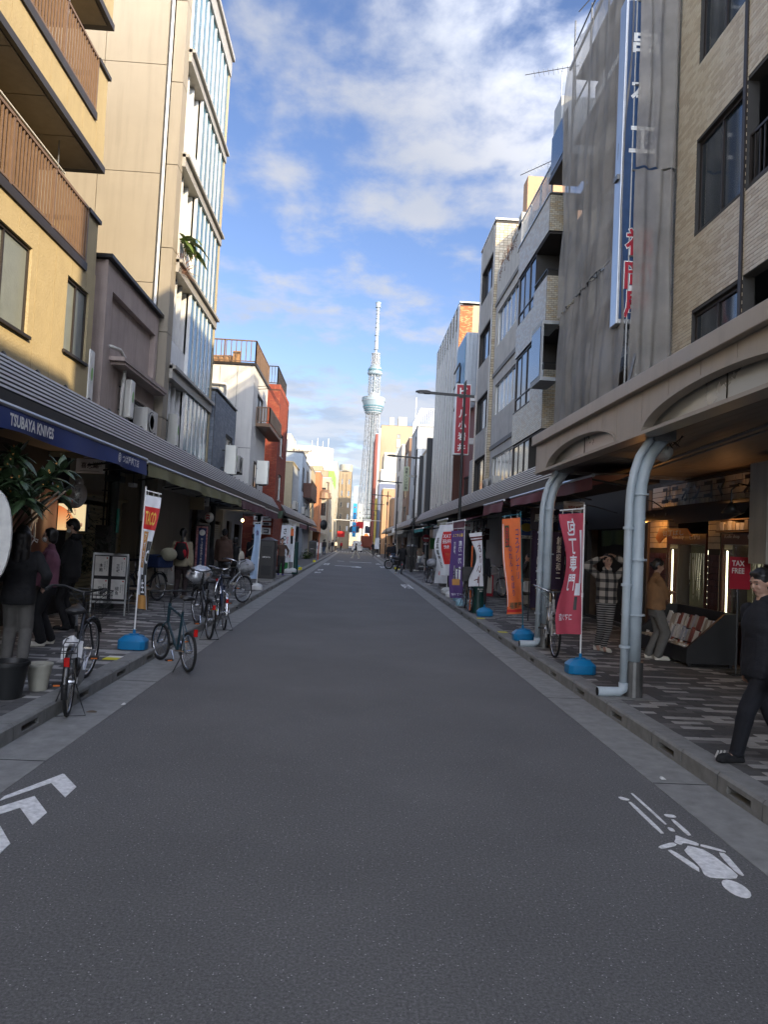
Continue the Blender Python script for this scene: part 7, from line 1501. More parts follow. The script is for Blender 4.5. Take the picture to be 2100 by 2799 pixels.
# ============================================================ STREET FURNITURE
def cabinet(x, y, h, wx, wy, lab, m='cabinet_black', txt=None):
    t = thing('utility_cabinet', lab, 'utility cabinet', (x,y,.147), 0, 'dark utility cabinets at the kerbs')
    b = MB(); b.box(-wx/2,wx/2,0,wy,.10,h-.12); b.build('body', m, t, world=False, bevel=.015); b = MB(); b.box(-wx/2-.02,wx/2+.02,-.02,wy+.02,0,.10); b.build('plinth', 'gutter', t, world=False)
    b = MB(); q = wx/2+.035; b.add([(-q,-.035,h-.12),(q,-.035,h-.12),(q,wy+.035,h-.12),(-q,wy+.035,h-.12),(-.06,wy*.4,h),(.06,wy*.4,h),(.06,wy*.6,h),(-.06,wy*.6,h)],[(0,1,5,4),(1,2,6,5),(2,3,7,6),(3,0,4,7),(4,5,6,7),(3,2,1,0)]); b.build('roof', m, t, world=False)
    b = MB(); b.box(-wx*.32,wx*.32,-.008,-.001,h*.62,h*.80); b.box(-wx*.32,wx*.32,-.008,-.001,h*.14,h*.36); b.build('door_panel', 'black', t, world=False)
    for k in range(7): b = MB(); b.box(-wx*.3,wx*.3,-.014,-.0085,h*.63+k*h*.023,h*.63+k*h*.023+.012); b.build('vent_louvre', m, t, world=False)
    text(txt or 'ごみ箱ではありません', (0,-.003,h*.55), XP, ZP, wx*.55, h*.035, t, 'goods_w', bold=.02, off=.004, world=False); return t
mat('cabinet_black', (.030,.028,.027), .45, var=.12)
cabinet(-3.17, 26.4, 1.62, .55, .95, 'large black utility cabinet with pyramid roof beside the pale blue banner')
cabinet(-3.45, 60, 1.55, .62, .9, 'black utility cabinet beside the orange mirror post')
cabinet(3.62, 47.5-3.2, 1.62, .60, .9, 'black utility cabinet behind the near cyclist on the right pavement')
cabinet(3.75, 26.6, 1.75, .9, .7, 'wide dark utility cabinet hidden behind the white banners on the right')
def lamp(x, y, H, lab, arm=1.75):
    t = thing('street_lamp', lab, 'street lamp', (x,y,.147), 0, 'black street lamps along the right kerb')
    b = MB(); b.cyl((0,0,0),(0,0,1.9),.085,n=12); b.cyl((0,0,1.9),(0,0,H),.055,.045,n=12); b.build('pole', 'black', t, world=False); b = MB(); b.cyl((0,0,1.86),(0,0,1.96),.095,n=12); b.build('collar', 'black', t, world=False)
    b = MB(); za = H-.42; b.bar((.35,0,za-.03),(-arm*.72,0,za+.02),.06,.09); b.build('arm', 'black', t, world=False)
    b = MB(); b.prism([(-arm*.70,za-.03),(-arm*.70,za+.075),(-arm*.78,za+.10),(-arm*.92,za+.09),(-arm,za+.055),(-arm,za+.02),(-arm*.8,za-.03)], -.07, .07, 'XZ'); h = b.build('lamp_head', 'black', t, world=False, bevel=.01); b = MB(); b.box(-arm*.95,-arm*.80,-.05,.05,za-.022,za-.012); b.build('lens', 'goods_w', h, world=False)
    b = MB(); b.prism([(-.04,H-.3),(.05,H-.3),(.05,H+.14),(-.04,H+.02)], -.05, .05, 'XZ'); b.build('pole_top', 'black', t, world=False)
    b = MB(); b.box(-.2,-.06,-.03,.03,za-.1,za-.05); b.build('bracket', 'black', t, world=False)
    b = MB(); b.box(-.03,.03,-.09,-.0855,1.5,1.62); b.build('sticker', 'whitep', t, world=False); return t
for k, (x, y) in enumerate(((3.66,25.1),(3.42,41.9),(3.42,59.5),(3.40,77),(3.45,95),(3.4,113),(3.45,132))):
    lamp(x, y, 7.4 if k == 0 else 7.15, '%s black street lamp along the right kerb, counted from the viewer' % ('first','second','third','fourth','fifth','sixth','seventh')[k])
t = thing('pole_cover', 'wide dark green round pole base with white numbers near the right kerb', 'pole', (3.14,17.7,.147)); b = MB(); b.cyl((3.14,17.7,.147),(3.13,17.7,1.72),.155,.125,n=24); o = b.build('drum', mat('deep_green', (.012,.055,.048), .4, var=.1), t, smooth=False); smooth_angle(o); b = MB(); b.box(3.02,3.08,17.535,17.55,1.15,1.36); b.build('label', 'print_tan', t); text('B-001\n00', (3.16,17.50,.72), XP, ZP, .15, .09, t, 'goods_w', bold=.02, off=.004)
b = MB(); b.cyl((2.95,17.75,.2),(2.95,17.75,1.80),.02,n=8); b.build('orange_edge', 'banner_orange', t)
t = thing('pole_cover', 'dark green pole base by the white banners at the left side street', 'pole', (-2.95,31.9,.147)); b = MB(); b.cyl((-2.85,35.6,.01),(-2.85,35.6,1.6),.15,.12,n=20); b.build('drum', 'deep_green', t)
t = thing('mirror_post', 'orange post with large round black backed traffic mirror on the left', 'traffic mirror', (-2.88,58.5,.147)); b = MB(); b.cyl((-2.88,58.5,.147),(-2.80,58.5,3.5),.045,n=10); b.build('post', mat('post_orange', (.50,.10,.03), .5), t); b = MB(); b.lathe([(.42,0),(.40,.06),(.2,.14),(.01,.16)], (0,0,0), 24, 'Y'); b.xf(Matrix.Translation((-2.52,58.4,3.0)) @ Matrix.Rotation(R(50),4,'Z')); b.build('mirror_back', 'black', t, smooth=True); b = MB(); b.bar((-2.82,58.5,3.0),(-2.55,58.5,3.0),.04,.04); b.build('bracket', 'black', t)
for k, (x, y, lab) in enumerate(((-2.95,9.1,'yellow and white sticker on the left kerb near the blue base'),(-2.86,15.5,'yellow sticker on the left kerb by the silver bicycle'),(2.98,16.3,'yellow sticker on the right kerb by the green pole, far one'),(2.96,13.8,'yellow sticker on the right kerb, near one'))):
    t = thing('kerb_sticker', lab, 'sticker', (x,y,.148)); b = MB(); b.box(x-.09,x+.09,y-.04,y+.12,.149,.1515); b.build('yellow_part', mat('sticker_yellow', (.72,.66,.02), .6), t); 
    if k == 0: b = MB(); b.box(x-.09,x+.09,y+.121,y+.24,.149,.1515); b.build('white_part', 'goods_w', t)
for k, (x, y, s_) in enumerate(((2.99,10.6,.14),(2.97,6.3,.16),(3.0,8.9,.12))):
    t = thing('kerb_patch', 'pale worn sticker patch on the right kerb, %s' % ('by the white bicycle','nearest the viewer','by the pink banner base')[k], 'sticker', (x,y,.148)); b = MB(); b.box(x-.07,x+.07,y,y+s_,.149,.1512); b.build('patch', 'kerb', t)
def aboard(x, y, rot, w_, h, lab, sheets, frame='alu', legs=.25):
    t = thing('sandwich_board', lab, 'sign board', (x,y,.147), rot); a = .10
    b = MB()
    for s_ in (-1, 1): b.bar((s_*w_/2,0,0),(s_*w_/2,-0+.02,h),.03,.03); b.bar((s_*w_/2,.32,0),(s_*w_/2,.05,h),.02,.02)
    b.bar((-w_/2,.02,h-.015),(w_/2,.02,h-.015),.03,.04); b.bar((-w_/2,.005,legs),(w_/2,.005,legs),.03,.04); b.build('frame', frame, t, world=False)
    b = MB(); b.box(-w_/2+.016,w_/2-.016,.004,.02,legs+.02,h-.035); b.build('panel', 'blackp' if sheets == 4 else 'goods_w', t, world=False)
    if sheets == 4:
        for i, (s_, u_) in enumerate((('生\n牡\n蠣','岩手県産'),('細\n魚','茨城県産'),('本\n鮪','青森県産'),('空\n豆','鹿児島県産'))):
            px_, pz = (.25 if i < 2 else -.25)*w_, legs+(h-legs)*(.74 if i % 2 == 0 else .27); b = MB(); b.box(px_-w_*.2,px_+w_*.2,-.006,.0035,pz-(h-legs)*.20,pz+(h-legs)*.20); q = b.build('menu_sheet', 'goods_w', t, world=False)
            text(s_, (px_-.01,-.007,pz-.03), XP, ZP, .065, .16, q, 'black', bold=.01, off=.002, world=False); text('\n'.join(u_), (px_+w_*.09,-.007,pz+.01), XP, ZP, .024, .15, q, 'black', off=.002, world=False); text('本\n日\nの\nお\nす\nす\nめ', (px_+w_*.15,-.007,pz), XP, ZP, .018, .19, q, 'black', off=.002, world=False)
            b = MB(); b.lathe([(.014,0),(.014,-.002)], (px_+w_*.15,-.0065,pz+(h-legs)*.165), 10, 'Y'); b.build('red_seal', 'print_red', q, world=False)
    elif sheets == 1:
        text('山\n田\n珈\n琲', (.02,.003,legs+(h-legs)*.38), XP, ZP, .09, .26, t, 'black', off=.002, world=False); text('営業中の店舗', (0,.003,h-.10), XP, ZP, w_*.7, .035, t, 'sign_brown', off=.002, world=False)
        b = MB(); [b.lathe([(.028,0),(.028,-.002)], (dx,.0035,legs+(h-legs)*.74+dz), 12, 'Y') for dx, dz in ((0,.03),(-.025,-.012),(.025,-.012))]; o = b.build('emblem', 'black', t, world=False)
    else:
        b = MB(); b.ell((0,.0,legs+(h-legs)*.55),(.13,.004,.2)); b.build('portrait_print', 'w_greyblue', t, world=False)
    return t
aboard(-4.55, 13.7, R(4), .62, 1.16, 'white framed menu board with four handwritten sheets before the green arcade post', 4)
aboard(-4.95, 19.2, R(16), .52, .98, 'small white easel board with black clover emblem beside the backpack wearer', 1)
aboard(-3.7, 74, R(5), .75, 1.35, 'white stand board with portrait print far along the left pavement', 2)
aboard(4.3, 45.3, R(-5), .45, .9, 'small white stand board beside the seated grey figure on the right', 2)
t = thing('bench', 'low weathered wooden slatted bench beside the menu board', 'bench', (-4.75,15.0,.147), R(10))
for k in range(4): b = MB(); b.box(-.62,.62,-.22+k*.11,-.125+k*.11,.41,.435); b.build('seat_slat', 'wood', t, world=False)
for x in (-.52, .52):
    for y in (-.16, .16): b = MB(); b.box(x-.03,x+.03,y-.03,y+.03,0,.408); b.build('leg', 'wood', t, world=False)
b = MB(); b.bar((-.52,0,.12),(.52,0,.12),.05,.03); b.bar((-.5,-.16,.3),(.3,.16,.08),.04,.03); b.build('stretcher', 'wood', t, world=False)
t = thing('lantern_sign', 'tall navy standing sign with red flower border, round emblem and white vertical characters', 'sign', (-4.3,20.5,.147)); b = MB(); b.box(-4.50,-4.12,20.5,20.66,.62,2.02); b.build('casing', 'blackp', t); b = MB(); b.box(-4.47,-4.15,20.492,20.499,.66,1.98); b.build('red_border', mat('flower_red', (.42,.03,.05), .6, var=.6, scale=18, tint=(.7,.35,.35)), t); b = MB(); b.box(-4.41,-4.19,20.484,20.491,.80,1.93); b.build('navy_panel', mat('navy_panel', (.012,.025,.10), .5), t)
b = MB(); b.lathe([(.085,0),(.085,-.003),(.065,-.003)], (-4.30,20.483,1.80), 24, 'Y'); b.build('emblem_disc', 'goods_w', t); text('か\nっ\nぱ\n橋\n本\n通\nり\n商\n店\n街', (-4.30,20.483,1.25), XP, ZP, .065, .80, t, 'goods_w', bold=.01, off=.003); b = MB(); b.box(-4.48,-4.14,20.5,20.64,.147,.62); b.build('foot', 'blackp', t)
t = thing('paper_lantern', 'round white paper lantern with red characters under the left arcade', 'lantern', (-4.25,20.9,2.25)); b = MB(); b.ell((-4.22,20.9,2.25),(.135,.135,.15),None,16,12); b.build('globe', 'goods_w', t, smooth=True); text('祭', (-4.22,20.76,2.25), XP, ZP, .14, .15, t, 'print_red', bold=.02, off=.012); b = MB(); b.cyl((-4.22,20.9,2.4),(-4.22,20.9,3.1),.008,n=5); b.build('cord', 'black', t)
t = thing('crate_stack', 'green plastic crate with orange edge under the white banners', 'crate', (-3.2,34,.147))
for k in range(3): b = MB(); z = .15+k*.17; [b.box(*q) for q in ((-3.45,-3.0,33.7,33.73,z,z+.16),(-3.45,-3.0,34.07,34.1,z,z+.16),(-3.45,-3.42,33.73,34.07,z,z+.16),(-3.03,-3.0,33.73,34.07,z,z+.16),(-3.42,-3.03,33.73,34.07,z,z+.02))]; b.build('crate', mat('crate_green', (.02,.22,.05), .5), t)
for k, (x, y) in enumerate(((-4.1,37.5),(-4.4,42))):
    t = thing('traffic_cone', 'small red traffic cone by the left shops, %s' % ('before the second arcade roof' if k == 0 else 'under the second arcade roof'), 'traffic cone', (x,y,.147)); b = MB(); b.cyl((x,y,.17),(x,y,.62),.11,.02,n=12); b.box(x-.15,x+.15,y-.15,y+.15,.147,.169); b.build('cone', 'print_red', t)
for k, (x, y) in enumerate(((-2.74,37.6),(-2.80,52),(2.95,49.2),(2.95,46.1))):
    t = thing('kerb_marker', 'small yellow marker block on the kerb, %s' % ('beside the blue water base','by the left gutter characters','under the motorcycle','behind the near cyclist')[k], 'kerb marker', (x,y,.0)); b = MB(); b.box(x-.09,x+.09,y-.09,y+.09,.149 if k < 2 else .006,.30 if k < 2 else .16); b.build('block', mat('sticker_yellow', (0,0,0)), t, bevel=.01)
# pots, loquat tree
def pot(x, y, r, h, m, lab, z=.147):
    t = thing('flower_pot', lab, 'flower pot', (x,y,z)); b = MB(); b.lathe([(r*.68,0),(r*.98,h*.90),(r*1.06,h*.90),(r*1.06,h),(r*.94,h),(r*.88,h*.86),(.01,h*.86)], (x,y,z), 24); o = b.build('pot', m, t); smooth_angle(o, 30); b = MB(); b.lathe([(r*.9,h*.865),(r*.5,h*.90),(.01,h*.89)], (x,y,z), 16); b.build('soil', mat('soil', (.05,.035,.022), .95, var=.5, scale=40), t); return t
pot(-3.15, 6.88, .17, .34, mat('pot_black', (.015,.016,.017), .45), 'large black plastic flower pot at the left edge of the picture'); pot(-3.03, 7.25, .12, .26, mat('pot_cream', (.42,.41,.34), .6, streak=.4), 'cream flower pot standing behind the black one at the left')
t = thing('loquat_tree', 'potted loquat tree with long dark ribbed leaves hanging in front of the navy awning', 'tree', (-4.38,8.95,.147))
b = MB(); r_ = random.Random(2)
for k in range(6): x0 = -4.38+r_.uniform(-.06,.06); b.tube([(x0,8.95,.2),(x0+.03+k*.01,8.85,1.1),(-4.12+k*.06,8.5,1.75),(-3.95+k*.15,8.15+r_.uniform(-.2,.2),2.15)], .02, 6, rs=[.03,.024,.017,.011])
b.build('trunk', 'wood', t, smooth=True)
def loquat(t, centres):
    b = MB(); ribs = MB(); r = random.Random(77)
    for (cx, cy, cz, n) in centres:
        for i in range(n):
            a = 6.283*i/n+r.uniform(-.2,.2); el = r.uniform(-.25,.9) if i % 3 else r.uniform(.7,1.3); L_ = r.uniform(.20,.31); d = Vector((math.cos(a)*math.cos(el), math.sin(a)*math.cos(el), math.sin(el))); up = Vector((0,0,1)); s_ = d.cross(up).normalized()
            o = Vector((cx,cy,cz)); P = []; K = 9
            for k in range(K):
                f = k/(K-1); p = o+d*(L_*f)-up*(L_*.62*f*f*(1 if el < .7 else .45)); wv = L_*.17*math.sin(math.pi*(f**.85)*.97+.03); z_ = .006 if k % 2 else -.004
                P += [p-s_*wv+up*(-.25*wv), p-s_*wv*.5+up*(z_), p+up*.004, p+s_*wv*.5+up*(z_), p+s_*wv+up*(-.25*wv)]
            b.add([tuple(p) for p in P], [(k*5+j,k*5+j+1,(k+1)*5+j+1,(k+1)*5+j) for k in range(K-1) for j in range(4)])
    b.build('crown', 'leaf', t, smooth=True)
cs = []
r_ = random.Random(19)
for k in range(26): cs.append((-3.83+r_.uniform(-.42,.50), 8.15+r_.uniform(-.35,.35), 2.20+r_.uniform(-.22,.32), 11))
loquat(t, cs)
b = MB(); r_ = random.Random(23)
for k in range(60): c = cs[k % 26]; b.ell((c[0]+r_.uniform(-.06,.06),c[1]-.05+r_.uniform(-.06,.06),c[2]+r_.uniform(.02,.12)),(.011,.011,.012),None,5,4)
o = b.build('buds', 'print_tan', t); o['kind'] = 'stuff'
t = thing('oval_sign', 'pale oval signboard cut off by the left edge of the view', 'sign', (-3.75,7.6,1.5)); b = MB(); pts = [( -3.86+.30*math.copysign(abs(math.cos(a))**.7,math.cos(a)), 1.62+.52*math.sin(a)) for a in [2*math.pi*k/32 for k in range(32)]]; b.prism(pts, 7.6, 7.63, 'XZ'); b.build('board', 'goods_w', t); b = MB(); b.cyl((-3.88,7.65,.147),(-3.88,7.65,1.2),.02,n=6); b.build('post', 'alu', t)
leafy('potted_shrub', 'dark leafy shrub between the lit sign and the meter cabinet', 'plant', (-5.25,14.3,.9), 420, (.22,.18,.55), .16, 'ivy_green', 41, .5)
leafy('small_shrub', 'small pale shrub at the foot of the cabinet by the mirror post', 'plant', (-3.9,59.5,.2), 160, (.25,.2,.35), .35, 'banana_leaf', 43, .4)
# litter on the gutter
for k, (x, y, lab) in enumerate(((-2.42,7.0,'crumpled dry leaf lying by the bicycle stand in the left gutter'),(-2.2,7.35,'tiny scrap of white paper in the left gutter'),(-2.45,14.0,'white paper scrap in the left gutter beyond the bicycles'),(2.55,5.6,'small white scrap in the right gutter'))):
    t = thing('litter', lab, 'litter', (x,y,.006)); b = MB(); b.sheet(lambda u, v: (x-.05+.1*u*(1 if k == 0 else .4), y+.035*v*(1+math.sin(u*3)), .010+.012*math.sin(u*3.1)*math.sin(v*3)), 8, 5); b.build('scrap', 'wood' if k == 0 else 'goods_w', t, smooth=True)
# ============================================================ FAR STREET: van, signals, signs, arch
t = thing('minivan', 'white minivan seen from behind far down the road', 'van', (.55,124,0))
mat('van_white', (.66,.66,.66), .3, coat=.5)
b = MB(); b.prism([(-.88,.32),(-.9,.9),(-.86,1.05),(-.74,1.82),(-.60,1.94),(.60,1.94),(.74,1.82),(.86,1.05),(.9,.9),(.88,.32)], 124, 128.4, 'XZ'); b.xf(Matrix.Translation((.55,0,0))); b.build('body', 'van_white', t, bevel=.05)
b = MB(); b.prism([(-.74,1.10),(-.64,1.74),(.64,1.74),(.74,1.10)], 123.97, 123.999, 'XZ'); b.xf(Matrix.Translation((.55,0,0))); b.build('rear_window', 'glass', t)
for s_ in (-1, 1):
    b = MB(); b.box(.55+s_*.86,.55+s_*.70,123.96,123.999,1.0,1.35); b.build('tail_light', 'reflector_red', t); b = MB(); b.cyl((.55+s_*.86,124.7,.31),(.55+s_*.66,124.7,.31),.31,n=16); b.cyl((.55+s_*.86,127.5,.31),(.55+s_*.66,127.5,.31),.31,n=16) if False else None; b.build('wheel', 'rubber', t)
b = MB(); b.box(.38,.72,123.96,123.999,.55,.72); b.build('number_plate', 'goods_w', t); b = MB(); b.box(-.33,1.43,123.93,124,.30,.45); b.build('bumper', 'van_white', t)
t = thing('dark_truck', 'dark red and grey truck beyond the white minivan', 'truck', (2.6,150,0)); b = MB(); b.box(1.4,3.6,150,156,.7,3.1); b.build('cargo_box', 'w_redbrown', t); b = MB(); b.box(1.5,3.5,156.1,158,.5,2.4); b.build('cab', 'goods_w', t)
for x in (1.6,3.4): b = MB(); b.cyl((x-.1,151,.45),(x+.1,151,.45),.45,n=14); b.build('wheel', 'rubber', t)
t = thing('traffic_signal', 'horizontal traffic signal with red lamp on a long white arm from the left', 'traffic signal', (-3.4,110,0)); b = MB(); b.cyl((-3.9,110,0),(-3.9,110,5.2),.08,n=8); b.cyl((-3.9,110,5.0),(.4,110,5.0),.05,n=6); b.build('post_and_arm', 'whitep', t); b = MB(); b.box(-.75,.40,109.9,110.1,4.78,5.16); b.build('housing', 'whitep', t)
for k, x in enumerate((-.55,-.18,.20)): b = MB(); b.lathe([(.15,0),(.15,-.03)], (x,109.88,4.97), 14, 'Y'); b.build('lens', mat('signal_red', (.7,.02,.02), .4, emit=(1,.05,.03,2.0)) if k == 2 else 'black', t)
t = thing('traffic_signal', 'horizontal traffic signal on a white arm from the right', 'traffic signal', (3.9,112,0)); b = MB(); b.cyl((4.1,112,0),(4.1,112,5.5),.08,n=8); b.cyl((4.1,112,5.2),(1.6,112,5.2),.05,n=6); b.build('post_and_arm', 'whitep', t); b = MB(); b.box(1.3,2.5,111.9,112.1,5.0,5.4); b.build('housing', 'whitep', t)
t = thing('banner_tower', 'narrow tall bright blue vertical sign with small red marks', 'sign', (-.1,122,0)); b = MB(); b.box(-.42,.20,122,122.3,2.6,8.3); b.build('panel', mat('bright_blue', (.01,.30,.66), .5), t)
for k in range(5): b = MB(); b.lathe([(.14,0),(.14,-.02)], (-.10,121.98,3.4+k*1.05), 12, 'Y'); b.build('red_mark', 'goods_b', t)
t = thing('street_arch', 'dark metal street arch with blue panel lettering at the far crossing', 'arch', (0,190,0)); b = MB(); b.box(-1.9,-1.55,190,190.4,0,5.2); b.box(5.1,5.45,190,190.4,0,5.2); b.build('pillars', 'black', t); b = MB(); b.prism([(-1.5,4.2),(-1.5,5.2),(-1,5.9),(1.2,5.9),(1.2,4.2)], 190, 190.3, 'XZ'); b.build('panel', 'w_navy', t); b = MB(); b.prism([(2.7,4.2),(2.7,5.9),(4.9,5.9),(5.4,5.2),(5.4,4.2)], 190, 190.3, 'XZ'); b.build('panel', 'w_navy', t)
FS = (('far_sign','yellow diamond road sign far on the left',-3.55,98,3.1,.6,'print_yellow'),('far_sign','round pink red no parking sign far on the left',-3.9,100,4.0,.55,'print_red'),('far_sign','red shop board by the far crossing on the left',-2.4,128,3.0,1.3,'print_red'),('far_sign','blue shop board far on the left above the signs',-4.5,100,5.6,1.0,'bright_blue'),('far_sign','white vertical shop board far on the left',-4.6,102,7.3,.8,'goods_w'),('far_sign','red billboard beyond the blue vertical sign',1.2,200,6.5,2.4,'print_red'),('far_sign','blue billboard at the far crossing on the right',5.5,198,5.2,2.0,'bright_blue'),('far_sign','orange round board at the street end',3.4,205,3.6,1.4,'banner_orange'),('far_sign','purple oval board far on the left',-4.3,96,4.5,.7,'banner_purple'),('far_sign','white square board far on the right under the lamps',4.0,70,3.0,.7,'goods_w'),('far_sign','pale board far on the right near the teal post',4.3,64,2.7,.8,'goods_w'))
for n_, lab, x, y, z, s_, m_ in FS:
    t = thing('road_sign' if s_ < .8 else 'shop_board', lab, 'sign', (x,y,0)); b = MB()
    if 'diamond' in lab: b.prism([(x,z-s_*.7),(x+s_*.7,z),(x,z+s_*.7),(x-s_*.7,z)], y, y+.05, 'XZ')
    elif 'round' in lab or 'oval' in lab: b.lathe([(s_/2,0),(s_/2,.05)], (x,y,z), 18, 'Y')
    else: b.box(x-s_/2,x+s_/2,y,y+.1,z-s_*.4,z+s_*.4)
    b.build('board', m_, t); b = MB(); b.cyl((x,y+.06,0),(x,y+.06,z),.04,n=6); b.build('post', 'aframe', t)
t = thing('motorcycle', 'black motorcycle nosing out of the right side street', 'motorcycle', (3.1,49,0), R(72)); S_ = t
for yc in (-.68,.68): b = MB(); b.tube([(0,yc+.29*math.cos(2*math.pi*k/24),.32+.29*math.sin(2*math.pi*k/24)) for k in range(24)], .055, 8, closed=True); w_ = b.build('wheel', 'rubber', t, world=False, smooth=True); b = MB(); b.lathe([(.2,-.02),(.2,.02)], (0,yc,.32), 14, 'X'); b.build('brake_disc', 'chrome', w_, world=False)
b = MB(); b.ell((0,.15,.78),(.14,.30,.13),None,14,8); b.box(-.12,.12,-.55,.0,.72,.80); b.box(-.13,.13,-.2,.3,.3,.62); b.build('body', 'bike_black', t, world=False); b = MB(); b.cyl((.07,.68,.32),(.05,.45,.95),.025,n=6); b.cyl((-.07,.68,.32),(-.05,.45,.95),.025,n=6); b.build('fork', 'chrome', t, world=False); b = MB(); b.tube([(-.36,.3,1.02),(-.1,.42,1.0),(.1,.42,1.0),(.36,.3,1.02)], .014, 6); b.build('handlebar', 'black', t, world=False); b = MB(); b.ell((0,.56,.86),(.09,.09,.09),None,12,8); b.build('headlight', 'chrome', t, world=False, smooth=True); b = MB(); b.cyl((.14,-.75,.35),(.14,.1,.3),.045,n=8); b.build('exhaust', 'chrome', t, world=False)
# ============================================================ PEOPLE
def cap(b, a, c, ra, rc, n=12):
    a, c = Vector(a), Vector(c); d = c-a
    if d.length < 1e-4: b.ell(a, (ra,ra,ra), None, n, 8); return
    q = d.to_track_quat('Z','Y').to_matrix(); L = d.length; P = []
    for k in range(5): t_ = -math.pi/2+math.pi/2*k/4; P.append((max(.0005, ra*math.cos(t_)), ra*math.sin(t_)))
    for k in range(5): t_ = math.pi/2*k/4; P.append((max(.0005, rc*math.cos(t_)), L+rc*math.sin(t_)))
    g = MB(); g.lathe(P, (0,0,0), n); b.add([tuple(q @ Vector(v)+a) for v in g.v], g.f)
def loft(b, rings, n=18):
    """rings: (x,y,z,rx,ry,tiltx) closed skin"""
    vs = []
    for r in rings:
        x, y, z, rx, ry = r[:5]
        for j in range(n):
            a = 2*math.pi*j/n; c_, s_ = math.cos(a), math.sin(a); e = 2.4; q = (abs(c_)**e+abs(s_)**e)**(-1/e); vs.append((x+rx*q*c_, y+ry*q*s_, z))
    k = len(rings); b.add(vs, [(i*n+j,i*n+(j+1) % n,(i+1)*n+(j+1) % n,(i+1)*n+j) for i in range(k-1) for j in range(n)]+[tuple(range(n-1,-1,-1)),tuple(range((k-1)*n,k*n))])
def fuse(b, name, m, par, vox, it=4, wr=0., wf=7., seed=0.):
    me = bpy.data.meshes.new('tmp'); me.from_pydata(b.v, [], b.f); o = bpy.data.objects.new('tmp', me)
    r = o.modifiers.new('r','REMESH'); r.mode = 'VOXEL'; r.voxel_size = vox
    s = o.modifiers.new('s','SMOOTH'); s.factor = .5; s.iterations = it
    dg = tmpdg(o); m2 = bpy.data.meshes.new_from_object(o.evaluated_get(dg)); bpy.data.objects.remove(o); bpy.data.meshes.remove(me)
    if wr:
        for v in m2.vertices:
            p = v.co; q = Vector((p.x*wf+seed, p.y*wf, p.z*wf*1.35+1.2*noise.noise(p*5)))
            h = abs(noise.noise(q))*.9+.35*noise.noise(q*2.3); v.co = p+v.normal*(wr*(h-.25))
    m2.name = name; m2.materials.append((M.get(m) or _mc[m]) if isinstance(m, str) else m); m2.polygons.foreach_set('use_smooth', [True]*len(m2.polygons))
    ob = bpy.data.objects.new(name, m2); ob.parent = par; col.objects.link(ob); return ob
def ik(a, c, l1, l2, hint):
    a, c = Vector(a), Vector(c); d = c-a; L = min(d.length, (l1+l2)*.999); d.normalize(); x = (l1*l1-l2*l2+L*L)/(2*L); h = math.sqrt(max(0, l1*l1-x*x)); hv = Vector(hint); hv = (hv-d*hv.dot(d)).normalized(); return a+d*x+hv*h, a+d*L
def hand(b, w_, d, up, s, curl=.5, sc_=1.):
    """palm and five bent fingers at wrist w_, pointing along d, back of the hand towards up"""
    d = Vector(d).normalized(); up = Vector(up); up = (up-d*up.dot(d)).normalized(); sd = d.cross(up)*s; P = Vector(w_)
    m3 = Matrix((sd, d, up)).transposed(); b.ell(P+d*.045*sc_, (.036*sc_,.050*sc_,.014*sc_), m3, 12, 8); cap(b, P-d*.03, P+d*.02, .022*sc_, .024*sc_, 10)
    for k, (off, l, r) in enumerate(((-.027,.062,.0078),(-.009,.072,.0082),(.009,.068,.0082),(.027,.054,.0075))):
        p = P+d*(.085*sc_)+sd*(off*sc_); dr = d.copy(); rr = r*sc_
        for j, f in enumerate((.42,.33,.25)):
            a = curl*(.5+.6*j); dr = (d*math.cos(a*1.1)-up*math.sin(a*1.1)+sd*off*1.5).normalized(); q = p+dr*(l*sc_*f); cap(b, p, q, rr, rr*.92, 8); p = q; rr *= .93
    p = P+d*(.02*sc_)-sd*(.030*sc_); q = p+(d*.75-sd*.75-up*.2).normalized()*.032*sc_; cap(b, p, q, .011*sc_, .0095*sc_, 8); cap(b, q, q+(d*.95-sd*.15-up*.3).normalized()*.028*sc_, .0092*sc_, .008*sc_, 8)
def clothmat(n_, c, **k): mat(n_, c, .85, var=.14, scale=10, bump=.35, bscale=70, **k); return n_
for n_, c in (('c_black',(.0055,.0055,.007)),('c_navy',(.0055,.0065,.011)),('c_pink',(.21,.085,.125)),('c_beige',(.30,.26,.18)),('c_brown',(.075,.042,.030)),('c_greytr',(.10,.095,.088)),('c_dark',(.022,.019,.019)),('c_maroon',(.028,.017,.017)),('c_khaki',(.15,.11,.065)),('c_fleece',(.24,.125,.055)),('c_cream',(.50,.46,.38)),('c_grey',(.13,.13,.14)),('c_white',(.55,.54,.52)),('c_jeans',(.05,.08,.14)),('c_shoe',(.60,.57,.50)),('c_purple',(.045,.035,.18)),('c_redbag',(.42,.010,.025)),('c_greytr2',(.135,.13,.12))): clothmat(n_, c)
